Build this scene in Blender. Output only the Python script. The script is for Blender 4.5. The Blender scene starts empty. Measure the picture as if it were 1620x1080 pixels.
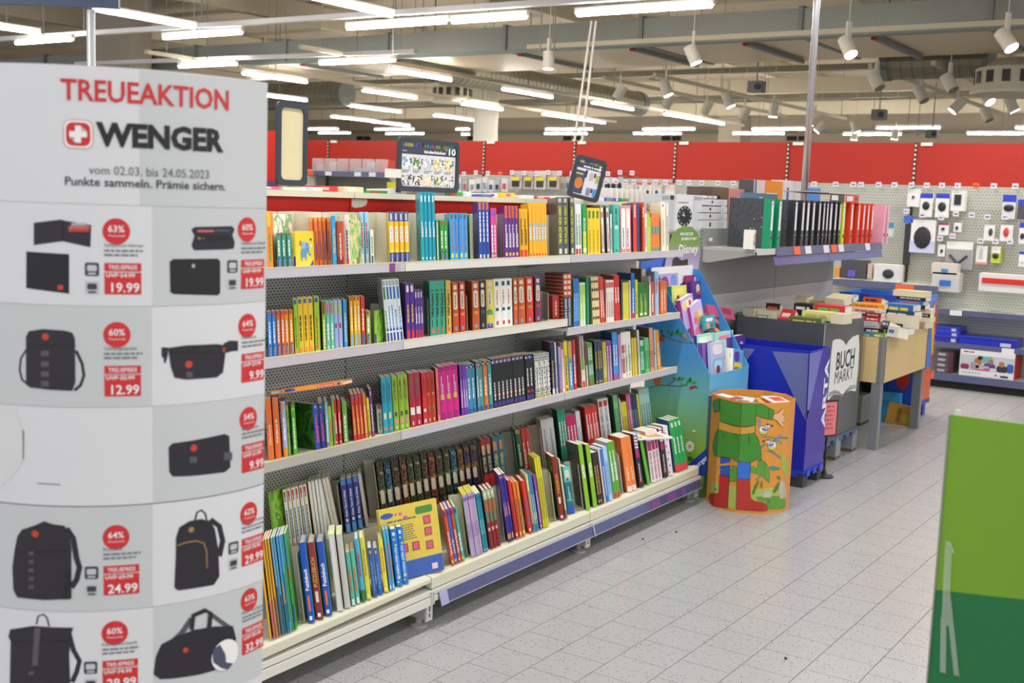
import bpy, bmesh, math, random
from mathutils import Matrix, Vector, Euler

random.seed(7)
scene = bpy.context.scene
COL = scene.collection
PI = math.pi

# ---------------------------------------------------------------- camera
FPX, PITCH, ROLL, YAW, CAMZ = 1830.6, .1243, .0362, -.5964, 1.693
_cy, _sy, _cp, _sp = math.cos(YAW), math.sin(YAW), math.cos(PITCH), math.sin(PITCH)
FWD = Vector((_sy*_cp, _cy*_cp, -_sp))
_r0 = Vector((_cy, -_sy, 0)); _u0 = _r0.cross(FWD)
RGT = _r0*math.cos(ROLL) + _u0*math.sin(ROLL)
UPV = _u0*math.cos(ROLL) - _r0*math.sin(ROLL)
CAM = Vector((0, 0, CAMZ))
cam_data = bpy.data.cameras.new('camera')
cam_data.sensor_width = 36.0
cam_data.lens = 36.0*FPX/1620.0
cam_data.dof.use_dof = True
cam_data.dof.focus_distance = 4.6
cam_data.dof.aperture_fstop = 5.6
cam = bpy.data.objects.new('camera', cam_data)
COL.objects.link(cam)
cam.matrix_world = Matrix(((RGT.x, UPV.x, -FWD.x, 0), (RGT.y, UPV.y, -FWD.y, 0), (RGT.z, UPV.z, -FWD.z, CAMZ), (0, 0, 0, 1)))
scene.camera = cam

# ---------------------------------------------------------------- world, exposure
scene.view_settings.view_transform = 'Standard'
scene.view_settings.look = 'None'
scene.view_settings.exposure = 0.55
scene.view_settings.gamma = 1.0
scene.view_settings.use_curve_mapping = False
world = bpy.data.worlds.new('world'); scene.world = world
world.use_nodes = True
world.node_tree.nodes['Background'].inputs[0].default_value = (0.93, 0.96, 1.0, 1)
world.node_tree.nodes['Background'].inputs[1].default_value = 0.75
TUBE_Z = 3.613
TUBE_STRENGTH = 62.0

# ---------------------------------------------------------------- pixel <-> place
def ray(x, y):
    return (RGT*((x-810)/FPX) + UPV*((540-y)/FPX) + FWD)
def on(x, y, ax, val):
    d = ray(x, y); t = (val-CAM[ax])/d[ax]
    return CAM + d*t
def onx(x, y, v): return on(x, y, 0, v)
def ony(x, y, v): return on(x, y, 1, v)
def onz(x, y, v): return on(x, y, 2, v)
def proj(P):
    q = Vector(P)-CAM; d = q.dot(FWD)
    return 810+FPX*q.dot(RGT)/d, 540-FPX*q.dot(UPV)/d, d
SA = .0149
SF = Matrix.Translation((-3.150, 3.451, 0)) @ Matrix.Rotation(SA, 4, 'Z')     # shelf run: x out of the back panel, y along it
SFI = SF.inverted()
def sh(x, y, v):
    o = SFI @ CAM; d = SFI.to_3x3() @ ray(x, y); t = (v-o.x)/d.x
    return o.y+d.y*t, o.z+d.z*t

# ---------------------------------------------------------------- materials
def lin(h):
    h = h.lstrip('#'); o = []
    for i in (0, 2, 4):
        c = int(h[i:i+2], 16)/255.0
        o.append(c/12.92 if c <= .04045 else ((c+.055)/1.055)**2.4)
    return (o[0], o[1], o[2], 1.0)
_MATS = {}
def mat(h, rough=.5, metal=0.0, vary=.05, scale=14.0, emit=0.0, alpha=1.0, spec=.5, coat=0.0):
    key = (h, rough, metal, vary, scale, emit, alpha, spec, coat)
    if key in _MATS: return _MATS[key]
    m = bpy.data.materials.new('surface_'+h.lstrip('#'))
    m.use_nodes = True
    nt = m.node_tree; b = nt.nodes['Principled BSDF']
    b.inputs['Roughness'].default_value = rough
    b.inputs['Metallic'].default_value = metal
    b.inputs['Specular IOR Level'].default_value = spec
    b.inputs['Coat Weight'].default_value = coat
    c = lin(h)
    if vary > 0:
        tc = nt.nodes.new('ShaderNodeTexCoord'); nz = nt.nodes.new('ShaderNodeTexNoise')
        nz.inputs['Scale'].default_value = scale; nz.inputs['Detail'].default_value = 2.0
        mr = nt.nodes.new('ShaderNodeMapRange')
        mr.inputs['To Min'].default_value = 1-vary; mr.inputs['To Max'].default_value = 1+vary
        mx = nt.nodes.new('ShaderNodeVectorMath'); mx.operation = 'SCALE'
        mx.inputs[0].default_value = c[:3]
        nt.links.new(tc.outputs['Object'], nz.inputs['Vector'])
        nt.links.new(nz.outputs['Fac'], mr.inputs['Value'])
        nt.links.new(mr.outputs['Result'], mx.inputs['Scale'])
        nt.links.new(mx.outputs['Vector'], b.inputs['Base Color'])
    else:
        b.inputs['Base Color'].default_value = c
    if emit > 0:
        b.inputs['Emission Color'].default_value = c; b.inputs['Emission Strength'].default_value = emit
    if alpha < 1:
        b.inputs['Alpha'].default_value = alpha
    _MATS[key] = m
    return m
def gloss(h): return mat(h, .33, vary=.03, scale=30)
def card(h): return mat(h, .42, vary=.03, scale=6)
def paper(h='E9E4D6'): return mat(h, .8, vary=.06, scale=90)
def steel(h='DAD9CF'): return mat(h, .38, vary=.02, scale=4)
def ink(h): return mat(h, .5, vary=0)
def math_node(nt, op, a, b=None):
    n = nt.nodes.new('ShaderNodeMath'); n.operation = op
    for i, v in enumerate((a, b)):
        if v is None: continue
        if isinstance(v, (int, float)): n.inputs[i].default_value = v
        else: nt.links.new(v, n.inputs[i])
    return n.outputs[0]
def perforated(name, base, hole, pu, pz, hu, hz, axis='y', rough=.45, stagger=True):
    m = bpy.data.materials.new(name); m.use_nodes = True
    nt = m.node_tree; b = nt.nodes['Principled BSDF']; b.inputs['Roughness'].default_value = rough
    tc = nt.nodes.new('ShaderNodeTexCoord'); sp = nt.nodes.new('ShaderNodeSeparateXYZ')
    nt.links.new(tc.outputs['Object'], sp.inputs[0])
    u = sp.outputs['Y' if axis == 'y' else 'X']; z = sp.outputs['Z']
    zr = math_node(nt, 'DIVIDE', z, pz)
    row = math_node(nt, 'FLOOR', zr)
    ur = math_node(nt, 'DIVIDE', u, pu)
    if stagger:
        ur = math_node(nt, 'ADD', ur, math_node(nt, 'MULTIPLY', row, .5))
    fu = math_node(nt, 'ABSOLUTE', math_node(nt, 'SUBTRACT', math_node(nt, 'FRACT', ur), .5))
    fz = math_node(nt, 'ABSOLUTE', math_node(nt, 'SUBTRACT', math_node(nt, 'FRACT', zr), .5))
    k = math_node(nt, 'MULTIPLY', math_node(nt, 'LESS_THAN', fu, hu/pu/2), math_node(nt, 'LESS_THAN', fz, hz/pz/2))
    mx = nt.nodes.new('ShaderNodeMix'); mx.data_type = 'RGBA'
    nt.links.new(k, mx.inputs['Factor'])
    mx.inputs['A'].default_value = lin(base); mx.inputs['B'].default_value = lin(hole)
    nt.links.new(mx.outputs['Result'], b.inputs['Base Color'])
    return m
def speckle(name, base, fleck, scale=420, thr=.26, rough=.3, cloud=.05):
    m = bpy.data.materials.new(name); m.use_nodes = True
    nt = m.node_tree; b = nt.nodes['Principled BSDF']; b.inputs['Roughness'].default_value = rough
    b.inputs['Specular IOR Level'].default_value = .45
    ge = nt.nodes.new('ShaderNodeNewGeometry')
    vo = nt.nodes.new('ShaderNodeTexVoronoi'); vo.inputs['Scale'].default_value = scale/6
    nt.links.new(ge.outputs['Position'], vo.inputs['Vector'])
    wn = nt.nodes.new('ShaderNodeTexWhiteNoise'); nt.links.new(vo.outputs['Position'], wn.inputs['Vector'])
    near = math_node(nt, 'LESS_THAN', vo.outputs['Distance'], thr)
    few = math_node(nt, 'LESS_THAN', wn.outputs['Value'], .34)
    k = math_node(nt, 'MULTIPLY', near, few)
    nz = nt.nodes.new('ShaderNodeTexNoise'); nz.inputs['Scale'].default_value = 3.0; nz.inputs['Detail'].default_value = 3
    nt.links.new(ge.outputs['Position'], nz.inputs['Vector'])
    mr = nt.nodes.new('ShaderNodeMapRange'); mr.inputs['To Min'].default_value = 1-cloud; mr.inputs['To Max'].default_value = 1+cloud
    nt.links.new(nz.outputs['Fac'], mr.inputs['Value'])
    sc = nt.nodes.new('ShaderNodeVectorMath'); sc.operation = 'SCALE'; sc.inputs[0].default_value = lin(base)[:3]
    nt.links.new(mr.outputs['Result'], sc.inputs['Scale'])
    mx = nt.nodes.new('ShaderNodeMix'); mx.data_type = 'RGBA'
    nt.links.new(k, mx.inputs['Factor']); nt.links.new(sc.outputs['Vector'], mx.inputs['A'])
    mx.inputs['B'].default_value = lin(fleck)
    nt.links.new(mx.outputs['Result'], b.inputs['Base Color'])
    return m
def wood(name, a, bcol):
    m = bpy.data.materials.new(name); m.use_nodes = True
    nt = m.node_tree; b = nt.nodes['Principled BSDF']; b.inputs['Roughness'].default_value = .5
    tc = nt.nodes.new('ShaderNodeTexCoord'); mp = nt.nodes.new('ShaderNodeMapping'); mp.inputs['Scale'].default_value = (3, 1.5, 28)
    nz = nt.nodes.new('ShaderNodeTexNoise'); nz.inputs['Scale'].default_value = 3; nz.inputs['Detail'].default_value = 5
    nt.links.new(tc.outputs['Object'], mp.inputs[0]); nt.links.new(mp.outputs[0], nz.inputs['Vector'])
    mx = nt.nodes.new('ShaderNodeMix'); mx.data_type = 'RGBA'
    nt.links.new(nz.outputs['Fac'], mx.inputs['Factor']); mx.inputs['A'].default_value = lin(a); mx.inputs['B'].default_value = lin(bcol)
    nt.links.new(mx.outputs['Result'], b.inputs['Base Color'])
    return m
def clouded(name, cols, scale, rough=.4):
    """several print colours broken up by a noise pattern (illustrated covers)"""
    m = bpy.data.materials.new(name); m.use_nodes = True
    nt = m.node_tree; b = nt.nodes['Principled BSDF']; b.inputs['Roughness'].default_value = rough
    tc = nt.nodes.new('ShaderNodeTexCoord'); nz = nt.nodes.new('ShaderNodeTexNoise'); nz.inputs['Scale'].default_value = scale
    nz.inputs['Detail'].default_value = 3
    rp = nt.nodes.new('ShaderNodeValToRGB'); rp.color_ramp.interpolation = 'CONSTANT'
    nt.links.new(tc.outputs['Object'], nz.inputs['Vector']); nt.links.new(nz.outputs['Fac'], rp.inputs[0])
    el = rp.color_ramp.elements
    pos = [.0]+[.38+.26*i/max(1, len(cols)-2) for i in range(len(cols)-1)]
    while len(el) < len(cols): el.new(1.0)
    for i, c in enumerate(cols): el[i].position = pos[i]; el[i].color = lin(c)
    nt.links.new(rp.outputs[0], b.inputs['Base Color'])
    return m
def gradient(name, stops, z0, z1, rough=.4):
    """printed colour run over the height of a panel"""
    m = bpy.data.materials.new(name); m.use_nodes = True
    nt = m.node_tree; b = nt.nodes['Principled BSDF']; b.inputs['Roughness'].default_value = rough
    tc = nt.nodes.new('ShaderNodeTexCoord'); sp = nt.nodes.new('ShaderNodeSeparateXYZ'); nt.links.new(tc.outputs['Object'], sp.inputs[0])
    mr = nt.nodes.new('ShaderNodeMapRange'); mr.inputs['From Min'].default_value = z0; mr.inputs['From Max'].default_value = z1
    nt.links.new(sp.outputs['Z'], mr.inputs['Value'])
    rp = nt.nodes.new('ShaderNodeValToRGB'); nt.links.new(mr.outputs['Result'], rp.inputs[0])
    el = rp.color_ramp.elements
    while len(el) < len(stops): el.new(.5)
    for i, (p, c) in enumerate(stops): el[i].position = p; el[i].color = lin(c)
    nt.links.new(rp.outputs[0], b.inputs['Base Color'])
    return m

# ---------------------------------------------------------------- mesh building
class MB:
    def __init__(s): s.v = []; s.f = []; s.m = []; s.cur = 0; s.M = None
    def mt(s, i): s.cur = i; return s
    def add(s, vs, fs):
        o = len(s.v)
        if s.M is not None: vs = [s.M @ Vector(p) for p in vs]
        s.v += [tuple(p) for p in vs]
        for f in fs: s.f.append(tuple(o+i for i in f)); s.m.append(s.cur)
        return s
    def box(s, x0, x1, y0, y1, z0, z1):
        return s.add([(x0,y0,z0),(x1,y0,z0),(x1,y1,z0),(x0,y1,z0),(x0,y0,z1),(x1,y0,z1),(x1,y1,z1),(x0,y1,z1)],
                     [(0,3,2,1),(4,5,6,7),(0,1,5,4),(1,2,6,5),(2,3,7,6),(3,0,4,7)])
    def prism(s, pts, a, b, ax=2):
        """polygon pts (2-D, counter-clockwise) extruded from a to b along axis ax"""
        n = len(pts)
        def p3(p, t): return (p[0], p[1], t) if ax == 2 else ((p[0], t, p[1]) if ax == 1 else (t, p[0], p[1]))
        vs = [p3(p, a) for p in pts]+[p3(p, b) for p in pts]
        return s.add(vs, [tuple(range(n))[::-1], tuple(range(n, 2*n))]+[(i, (i+1) % n, n+(i+1) % n, n+i) for i in range(n)])
    def cyl(s, p0, p1, r0, r1=None, n=12, cap=True):
        r1 = r0 if r1 is None else r1
        p0 = Vector(p0); p1 = Vector(p1); d = (p1-p0).normalized()
        a = d.orthogonal().normalized(); b = d.cross(a)
        vs = []
        for p, r in ((p0, r0), (p1, r1)):
            for i in range(n):
                t = 2*PI*i/n; vs.append(p+a*(r*math.cos(t))+b*(r*math.sin(t)))
        fs = [(i, (i+1) % n, n+(i+1) % n, n+i) for i in range(n)]
        if cap: fs += [tuple(range(n))[::-1], tuple(range(n, 2*n))]
        return s.add(vs, fs)
    def tube(s, pts, r, n=6):
        for a, b in zip(pts[:-1], pts[1:]): s.cyl(a, b, r, n=n)
        return s
    def lathe(s, prof, n=16, cx=0, cy=0):
        vs = []; fs = []
        for r, z in prof:
            for i in range(n):
                t = 2*PI*i/n; vs.append((cx+r*math.cos(t), cy+r*math.sin(t), z))
        for k in range(len(prof)-1):
            for i in range(n):
                j = (i+1) % n; fs.append((k*n+i, k*n+j, (k+1)*n+j, (k+1)*n+i))
        fs += [tuple(range(n))[::-1], tuple(range((len(prof)-1)*n, len(prof)*n))]
        return s.add(vs, fs)
    def ell(s, c, rx, ry, rz, n=10, k=6):
        prof = []
        vs = [(c[0], c[1], c[2]-rz)]; fs = []
        for a in range(1, k):
            t = PI*a/k-PI/2
            for i in range(n):
                u = 2*PI*i/n; vs.append((c[0]+rx*math.cos(t)*math.cos(u), c[1]+ry*math.cos(t)*math.sin(u), c[2]+rz*math.sin(t)))
        vs.append((c[0], c[1], c[2]+rz)); L = len(vs)-1
        for i in range(n):
            j = (i+1) % n
            fs.append((0, 1+j, 1+i)); fs.append((L, 1+(k-2)*n+i, 1+(k-2)*n+j))
            for a in range(k-2): fs.append((1+a*n+i, 1+a*n+j, 1+(a+1)*n+j, 1+(a+1)*n+i))
        return s.add(vs, fs)
    def mesh(s, name, mats, smooth=False):
        me = bpy.data.meshes.new(name)
        me.from_pydata(s.v, [], s.f)
        for m in (mats if isinstance(mats, (list, tuple)) else [mats]): me.materials.append(m)
        if any(s.m): me.polygons.foreach_set('material_index', s.m)
        if smooth: me.polygons.foreach_set('use_smooth', [True]*len(s.f))
        me.update()
        return me
    def build(s, name, mats, parent=None, smooth=False):
        return link(name, s.mesh(name, mats, smooth), parent)
def link(name, me, parent=None, M=None):
    o = bpy.data.objects.new(name, me); COL.objects.link(o)
    if parent is not None: o.parent = parent
    if M is not None: o.matrix_local = M
    return o
def tag(o, label=None, cat=None, group=None, kind=None):
    if label: o['label'] = label
    if cat: o['category'] = cat
    if group: o['group'] = group
    if kind: o['kind'] = kind
    return o
def thing(name, label, cat, M=None, group=None):
    o = bpy.data.objects.new(name, None); COL.objects.link(o)
    o.empty_display_size = .05
    if M is not None: o.matrix_local = M if isinstance(M, Matrix) else Matrix.Translation(M)
    return tag(o, label, cat, group)
def struct(o): o['kind'] = 'structure'; return o
T = Matrix.Translation
def RX(d): return Matrix.Rotation(math.radians(d), 4, 'X')
def RY(d): return Matrix.Rotation(math.radians(d), 4, 'Y')
def RZ(d): return Matrix.Rotation(math.radians(d), 4, 'Z')
def rrect(x0, x1, y0, y1, r, k=4):
    pts = []
    for cx, cy, a in ((x1-r, y0+r, -90), (x1-r, y1-r, 0), (x0+r, y1-r, 90), (x0+r, y0+r, 180)):
        for i in range(k+1):
            t = math.radians(a+90*i/k); pts.append((cx+r*math.cos(t), cy+r*math.sin(t)))
    return pts
def circle(cx, cy, r, n=20, ry=None):
    return [(cx+r*math.cos(2*PI*i/n), cy+(ry or r)*math.sin(2*PI*i/n)) for i in range(n)]

# ---------------------------------------------------------------- lettering
_TXT = {}
_cu = bpy.data.curves.new('lettering', 'FONT'); _cu.resolution_u = 2
_to = bpy.data.objects.new('lettering', _cu)
def glyphs(s, bold=0.0):
    """verts (x, y) with the text starting at 0 and capital height about 1, and its faces"""
    key = (s, bold)
    if key not in _TXT:
        _cu.body = s; _cu.offset = bold
        me = bpy.data.meshes.new_from_object(_to)
        vs = [(v.co.x, v.co.y) for v in me.vertices]; fs = [tuple(p.vertices) for p in me.polygons]
        bpy.data.meshes.remove(me)
        x0 = min(v[0] for v in vs); k = 1/.69
        _TXT[key] = ([((x-x0)*k, y*k) for x, y in vs], fs)
    return _TXT[key]
def text_w(s, bold=0.0): return max(v[0] for v in glyphs(s, bold)[0])
def put_text(mb, s, P, ex, ey, h, w=None, bold=0.0, align='l', shear=0.0):
    """text on a plane: origin P, unit vectors ex/ey, capital height h, total width w (or natural)"""
    vs, fs = glyphs(s, bold)
    W = max(v[0] for v in vs); kx = h if w is None else w/W
    off = {'l': 0, 'c': -W*kx/2, 'r': -W*kx}[align]
    P = Vector(P); ex = Vector(ex); ey = Vector(ey)
    mb.add([P+ex*(off+x*kx+shear*y*h)+ey*(y*h) for x, y in vs], fs)
    return mb
def greek(mb, P, ex, ey, length, h, rnd):
    """a line of print too small to read: word-long bars"""
    P = Vector(P); ex = Vector(ex); ey = Vector(ey); t = 0
    while t < length*.92:
        w = min(length-t, h*rnd.uniform(1.6, 4.6))
        a = P+ex*t; b = P+ex*(t+w)
        mb.add([a, b, b+ey*h, a+ey*h], [(0, 1, 2, 3)])
        t += w+h*.6
    return mb
# ---------------------------------------------------------------- lamps outside the frame: the hall's other tube rows
def area(name, loc, sx, sy, power, col=(1, .97, .93)):
    l = bpy.data.lights.new(name, 'AREA'); l.shape = 'RECTANGLE'; l.size = sx; l.size_y = sy
    l.energy = power; l.color = col
    o = bpy.data.objects.new(name, l); COL.objects.link(o); o.location = loc
    return o
for i, x in enumerate((-5.45, -2.45, .3, 3.1)):
    area('tube_row_light', (x, 4.0 if x > -5 else 3.2, TUBE_Z), .10, 9.0 if x > -5 else 7.0, 110 if i == 1 else 80)
for i, y in enumerate((10.6,)):
    area('tube_row_light', (-1.2, y, TUBE_Z), 5.0, .10, 70)

# ---------------------------------------------------------------- the hall
tile_mat = speckle('glazed_tile', 'A5A6A9', '3C3A3A', scale=640, thr=.22, rough=.24, cloud=.04)
grout = mat('63605C', .9, vary=.1, scale=40)
fl = MB().box(-34, 10, -6, 38, -.12, -.0045).build('floor', mat('B4B4B6', .5, vary=.05)); struct(fl)
MB().box(-3.7, 2.2, .2, 12.2, -.0044, -.002).build('grout', grout, fl)
TS = .2; X0 = -2.574; Y0 = 3.4655
tb = MB().box(-.0985, .0985, -.0985, .0985, -.004, 0)
tile_me = tb.mesh('tile', tile_mat)
spots = []
for k in range(-6, 23):
    off = ((k+1)*.545) % 1.0
    for j in range(-17, 44):
        x = X0+(k+.5)*TS; y = Y0+(j+.5+off)*TS
        px, py, d = proj((x, y, 0)) if (Vector((x, y, 0))-CAM).dot(FWD) > .5 else (-999, -999, 99)
        vis = 425 < px < 1640 and 600 < py < 1095 and x > -2.75 and not (px > 1500 and py > 650)
        if vis and py > 1050-(px-425)*.437-40: pass
        spots.append((0 if vis else 1, d, x, y))
spots.sort()
rest = MB()
for i, (h, d, x, y) in enumerate(spots):
    if i < 300 and h == 0: link('tile', tile_me, fl, T((x, y, 0)))
    else: rest.M = T((x, y, 0)); rest.box(-.0985, .0985, -.0985, .0985, -.004, 0)
ro = rest.build('tile_field', tile_mat, fl); ro['kind'] = 'stuff'

roof = mat('DCCFB8', .8, vary=.06, scale=.6)
ceil = MB().box(-36, 12, -6, 38.2, 5.35, 5.5).build('ceiling', roof); struct(ceil)
for i in range(22):
    MB().box(-36, 12, 7.2+i*1.4, 7.2+i*1.4+.5, 5.27, 5.35).build('deck_rib', roof, ceil)
wb = MB().box(-36, 12, 37.2, 37.4, -.004, 5.35).build('wall_back', mat('D9CCB8', .8, vary=.04, scale=.5)); struct(wb)
wl = MB().box(-34.2, -34, 8, 37.2, -.004, 5.35).build('wall_left', mat('B9AE9F', .8, vary=.04, scale=.5)); struct(wl)
beamw = mat('DCD0B8', .6, vary=.04, scale=1); beamd = mat('86826F', .5, vary=.05, scale=1)
for i, (y, z, h, m) in enumerate(((18.5, 4.62, .10, beamd), (21.0, 4.5, .30, beamw), (23.6, 4.5, .12, beamd), (26.0, 4.3, .34, beamw), (28.5, 4.4, .12, beamd), (31.5, 4.25, .36, beamw), (33.8, 3.9, .1, beamd), (12.6, 4.9, .22, beamd))):
    struct(MB().box(-34, 11, y, y+.2, z, z+h).build('ceiling_beam', m))
for x in (-21.5, -16.5, -11.4, -6.2, -1.0):
    struct(MB().box(x, x+.18, 9.2, 37, 4.85, 5.25).build('ceiling_beam', beamw))
# pillars
p = on(768, 215, 1, 22.5)
pl = MB(); pl.cyl((p.x, 22.5, 0), (p.x, 22.5, 5.35), .29, n=24); struct(pl.build('pillar', mat('D9D6C8', .6, vary=.03), smooth=True))
a, b = on(146, 60, 1, 14.0), on(205, 60, 1, 14.0)
struct(MB().box(a.x, b.x, 14.0, 14.5, -.003, 5.35).build('pillar', mat('B0A797', .7, vary=.04)))
a = on(1140, 150, 1, 32.0); struct(MB().box(a.x, a.x+.7, 32, 32.7, -.003, 5.35).build('pillar', mat('B9AC9A', .7)))

# ducts
galv = mat('8C8F88', .36, metal=.55, vary=.12, scale=1.2)
galvd = mat('7F8482', .5, metal=.25, vary=.1, scale=2)
zb = 3.86
def duct_run():
    yf, yb = 14.55, 16.9
    zt = ony(950, 33, yf).z
    t = thing('ventilation_duct', 'wide rectangular galvanised ventilation duct hung across the hall ceiling', 'duct', (-9, yf, zb))
    xs = [-24+2.3*i for i in range(12)]
    for x0 in xs:
        MB().box(x0+9+.03, x0+9+2.27, 0, yb-yf, .012, zt-zb).build('duct_section', galv, t)
        MB().box(x0+9-.03, x0+9+.03, -.03, yb-yf+.03, -.02, zt-zb+.03).build('flange', galvd, t)
    MB().box(-15, 12.3, .0, yb-yf, -.004, .010).build('lit_underside', mat('E0CFAE', .45, vary=.05, scale=1), t)  # lighter beige than the duct sides: reflected light put into the colour
    MB().box(-15, 12.3, -.06, -.02, -.05, .0).build('edge_rail', mat('7F8A86', .4, metal=.4), t)
    for x in (-5.5, -3.4, -1.0, .9, 2.6, 4.3, 6.4):
        MB().box(x, x+.07, .1, yb-yf-.2, -.075, -.02).build('hanger_bar', galvd, t)
        MB().box(x, x+.07, .05, .1, -.08, -.02).build('end_cap', ink('B32A22'), t)
duct_run()
def round_duct(name, p0, p1, r, label):
    p0 = Vector(p0); p1 = Vector(p1); n = int((p1-p0).length/.16)
    t = thing(name, label, 'duct', p0)
    mb = MB()
    d = (p1-p0)/n
    for i in range(n):
        mb.cyl(d*i, d*(i+.82), r, n=18); mb.cyl(d*(i+.82), d*(i+1), r*.965, n=18, cap=False)
    MB().box(-.01, .01, -.01, .01, r*.9, 5.349-p0.z).build('hanger', galvd, t)
    mb.build('corrugated_pipe', mat('8F8B7B', .42, metal=.55, vary=.06), t, smooth=False)
    mb = MB(); mb.cyl((0, 0, 0), tuple((p1-p0).normalized()*.1), r*1.06, n=18); mb.cyl(tuple(p1-p0), tuple((p1-p0)*1.03), r*1.06, n=18)
    mb.build('collar', galvd, t)
a = onz(812, 128, 4.0); b = onz(1005, 163, 4.0); round_duct('spiral_duct', (a.x, 16.96, 4.0), (a.x, b.y, 4.0), .27, 'grey corrugated round duct beside the hanging cables')
a = ony(1400, 99, 17.6); b = ony(1565, 92, 17.6); round_duct('spiral_duct', (a.x, 17.6, a.z), (b.x, 17.6, a.z), .26, 'round metal duct leading to the slotted air outlet')
a = ony(415, 152, 20.0); b = ony(545, 158, 20.0); round_duct('spiral_duct', (a.x, 20, a.z), (b.x, 20, a.z), .27, 'round grey duct behind the blank cream sign')
def air_outlet(px, py, y, w, label):
    c = ony(px, py, y)
    t = thing('air_outlet', label, 'air outlet', (c.x, c.y, c.z))
    MB().lathe([(w*.7, .16), (w*.75, .2), (w*.55, .28)], 20).build('cap', mat('B5AE98', .5), t)
    MB().lathe([(w, -.16), (w, .15)], 20).build('drum', mat('CDC6AE', .5), t)
    for i in range(14):
        an = 2*PI*(i+.5)/14
        m = MB(); m.M = RZ(math.degrees(an)); m.box(w-.004, w+.012, -.05, .05, -.06, .1); m.build('slot', ink('3A352C'), t)
    MB().lathe([(w*1.12, -.2), (w*1.12, -.16)], 20).build('rim', mat('D6CFB8', .5), t)
air_outlet(1604, 127, 17.2, .50, 'round slotted air outlet at the end of the duct')
air_outlet(716, 148, 20.5, .42, 'small drum air outlet left of the round pillar')
# far grilles in the wall
for px in (575, 752, 905, 1062, 1262):
    c = ony(px, 218.5, 37.18); w = .95
    t = thing('wall_vent', 'dark vent grille in the far wall, %s from left' % {575: 'first', 752: 'second', 905: 'third', 1062: 'fourth', 1262: 'fifth'}[px], 'vent', (c.x, 37.18, c.z), 'vents in the far wall')
    for s in (-1, 1): MB().box(s*.2-.17, s*.2+.17, -.02, 0, -.07, .07).build('grille', ink('2A2622'), t)
    MB().box(-.4, .4, -.03, -.02, -.09, -.07).build('frame', mat('8a8073'), t)

# ---------------------------------------------------------------- tube lamps in view
lamp_housing = mat('D8D8DA', .4, vary=0)
lamp_glow = mat('FFFAF0', .5, vary=0, emit=TUBE_STRENGTH)
ORD = ['first', 'second', 'third', 'fourth', 'fifth', 'sixth', 'seventh', 'eighth', 'ninth', 'tenth', 'eleventh', 'twelfth', 'thirteenth', 'fourteenth', 'fifteenth']
ROWS = [
 ('nearest cross row', 'x', [(15, 68, 125, 65), (253, 60, 388, 54), (545, 45, 710, 37), (713, 35, 835, 29), (912, 24, 1127, 11)]),
 ('second cross row', 'x', [(275, 105, 382, 103.5), (503, 101, 628, 97)]),
 ('top edge pair', 'y', [(145, 17, 312, 44), (478, -6, 620, 26)]),
 ('row at far left', 'y', [(-40, 38, 58, 54)]),
 ('long row left of the pillar', 'y', [(383, 117, 486, 131), (576, 144, 657, 156), (730, 165, 795, 174), (855, 181, 960, 195)]),
 ('long row over the round pillar', 'y', [(617, 112, 713, 128), (797, 142, 872, 155), (938, 163, 1000, 174), (1051, 181, 1145, 197)]),
 ('row above the blank sign', 'y', [(402, 149, 480, 160), (558, 168, 630, 178), (692, 183, 745, 191)]),
 ('double lamp row', 'y', [(528, 185, 588, 192.5), (589, 193, 647, 199.5)]),
 ('upper far row', 'x', [(484, 204.5, 535, 204.5), (593, 205, 655, 205), (722, 205, 742, 205), (863, 205, 937, 205), (1017, 205, 1099, 205), (1190, 205, 1278, 205), (1387, 203, 1487, 203), (1607, 203, 1680, 203)]),
 ('lowest far row', 'x', [(502, 210.5, 556, 211), (611, 212, 670, 212), (731, 213, 742, 213), (862, 212, 928, 212), (1003, 212, 1077, 212), (1160, 212, 1240, 212), (1335, 213, 1425, 213), (1531, 212, 1640, 212)]),
]
def tube_lamp(P, L, dirn, label):
    t = thing('tube_lamp', label, 'ceiling lamp', Matrix.Translation(P) @ (RZ(90) if dirn == 'y' else RZ(0)), 'tube lamps under the hall ceiling')
    MB().box(-L/2-.03, L/2+.03, -.022, .022, .018, .08).build('housing', lamp_housing, t)
    m = MB(); m.prism([(y, z) for y, z in ((-.030, .018), (-.026, .0), (-.012, -.010), (.012, -.010), (.026, .0), (.030, .018))], -L/2, L/2, 0)
    m.build('diffuser', lamp_glow, t)
    MB().box(-.006, .006, -.006, .006, .08, 5.35-TUBE_Z-.001).build('hanger', mat('8d8a84', .5), t)
for rname, dirn, segs in ROWS:
    for i, (x0, y0, x1, y1) in enumerate(segs):
        a, b = onz(x0, y0, TUBE_Z), onz(x1, y1, TUBE_Z)
        c = (a+b)/2
        tube_lamp(c, (a-b).length, dirn, 'lit tube lamp, %s from left in the %s' % (ORD[i], rname))
# trunking rails that carry the lamps
def rail(P, Q, w, label, m=None):
    P = Vector(P); Q = Vector(Q); d = Q-P; L = d.length; an = math.degrees(math.atan2(d.y, d.x))
    t = thing('lamp_rail', label, 'lamp rail', T(P) @ RZ(an))
    MB().box(0, L, -w, w, 0, .06).build('profile', m or lamp_housing, t)
    for s in range(int(L/2.2)+1):
        MB().cyl((.4+s*2.2, 0, .06), (.4+s*2.2, 0, 5.349-P.z), .006, n=6).build('wire', mat('9a958b'), t)
Y1 = onz(620, 40, TUBE_Z).y
rail((-17, Y1-.35, TUBE_Z+.1), (-1, Y1+.25, TUBE_Z+.1), .04, 'long white lamp rail across the top of the hall')
a = onz(300, 104, TUBE_Z); b = onz(632, 97, TUBE_Z); rail((a.x-3, a.y, TUBE_Z+.1), (b.x+.3, b.y, TUBE_Z+.1), .04, 'short white lamp rail below the wide duct')
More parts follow.
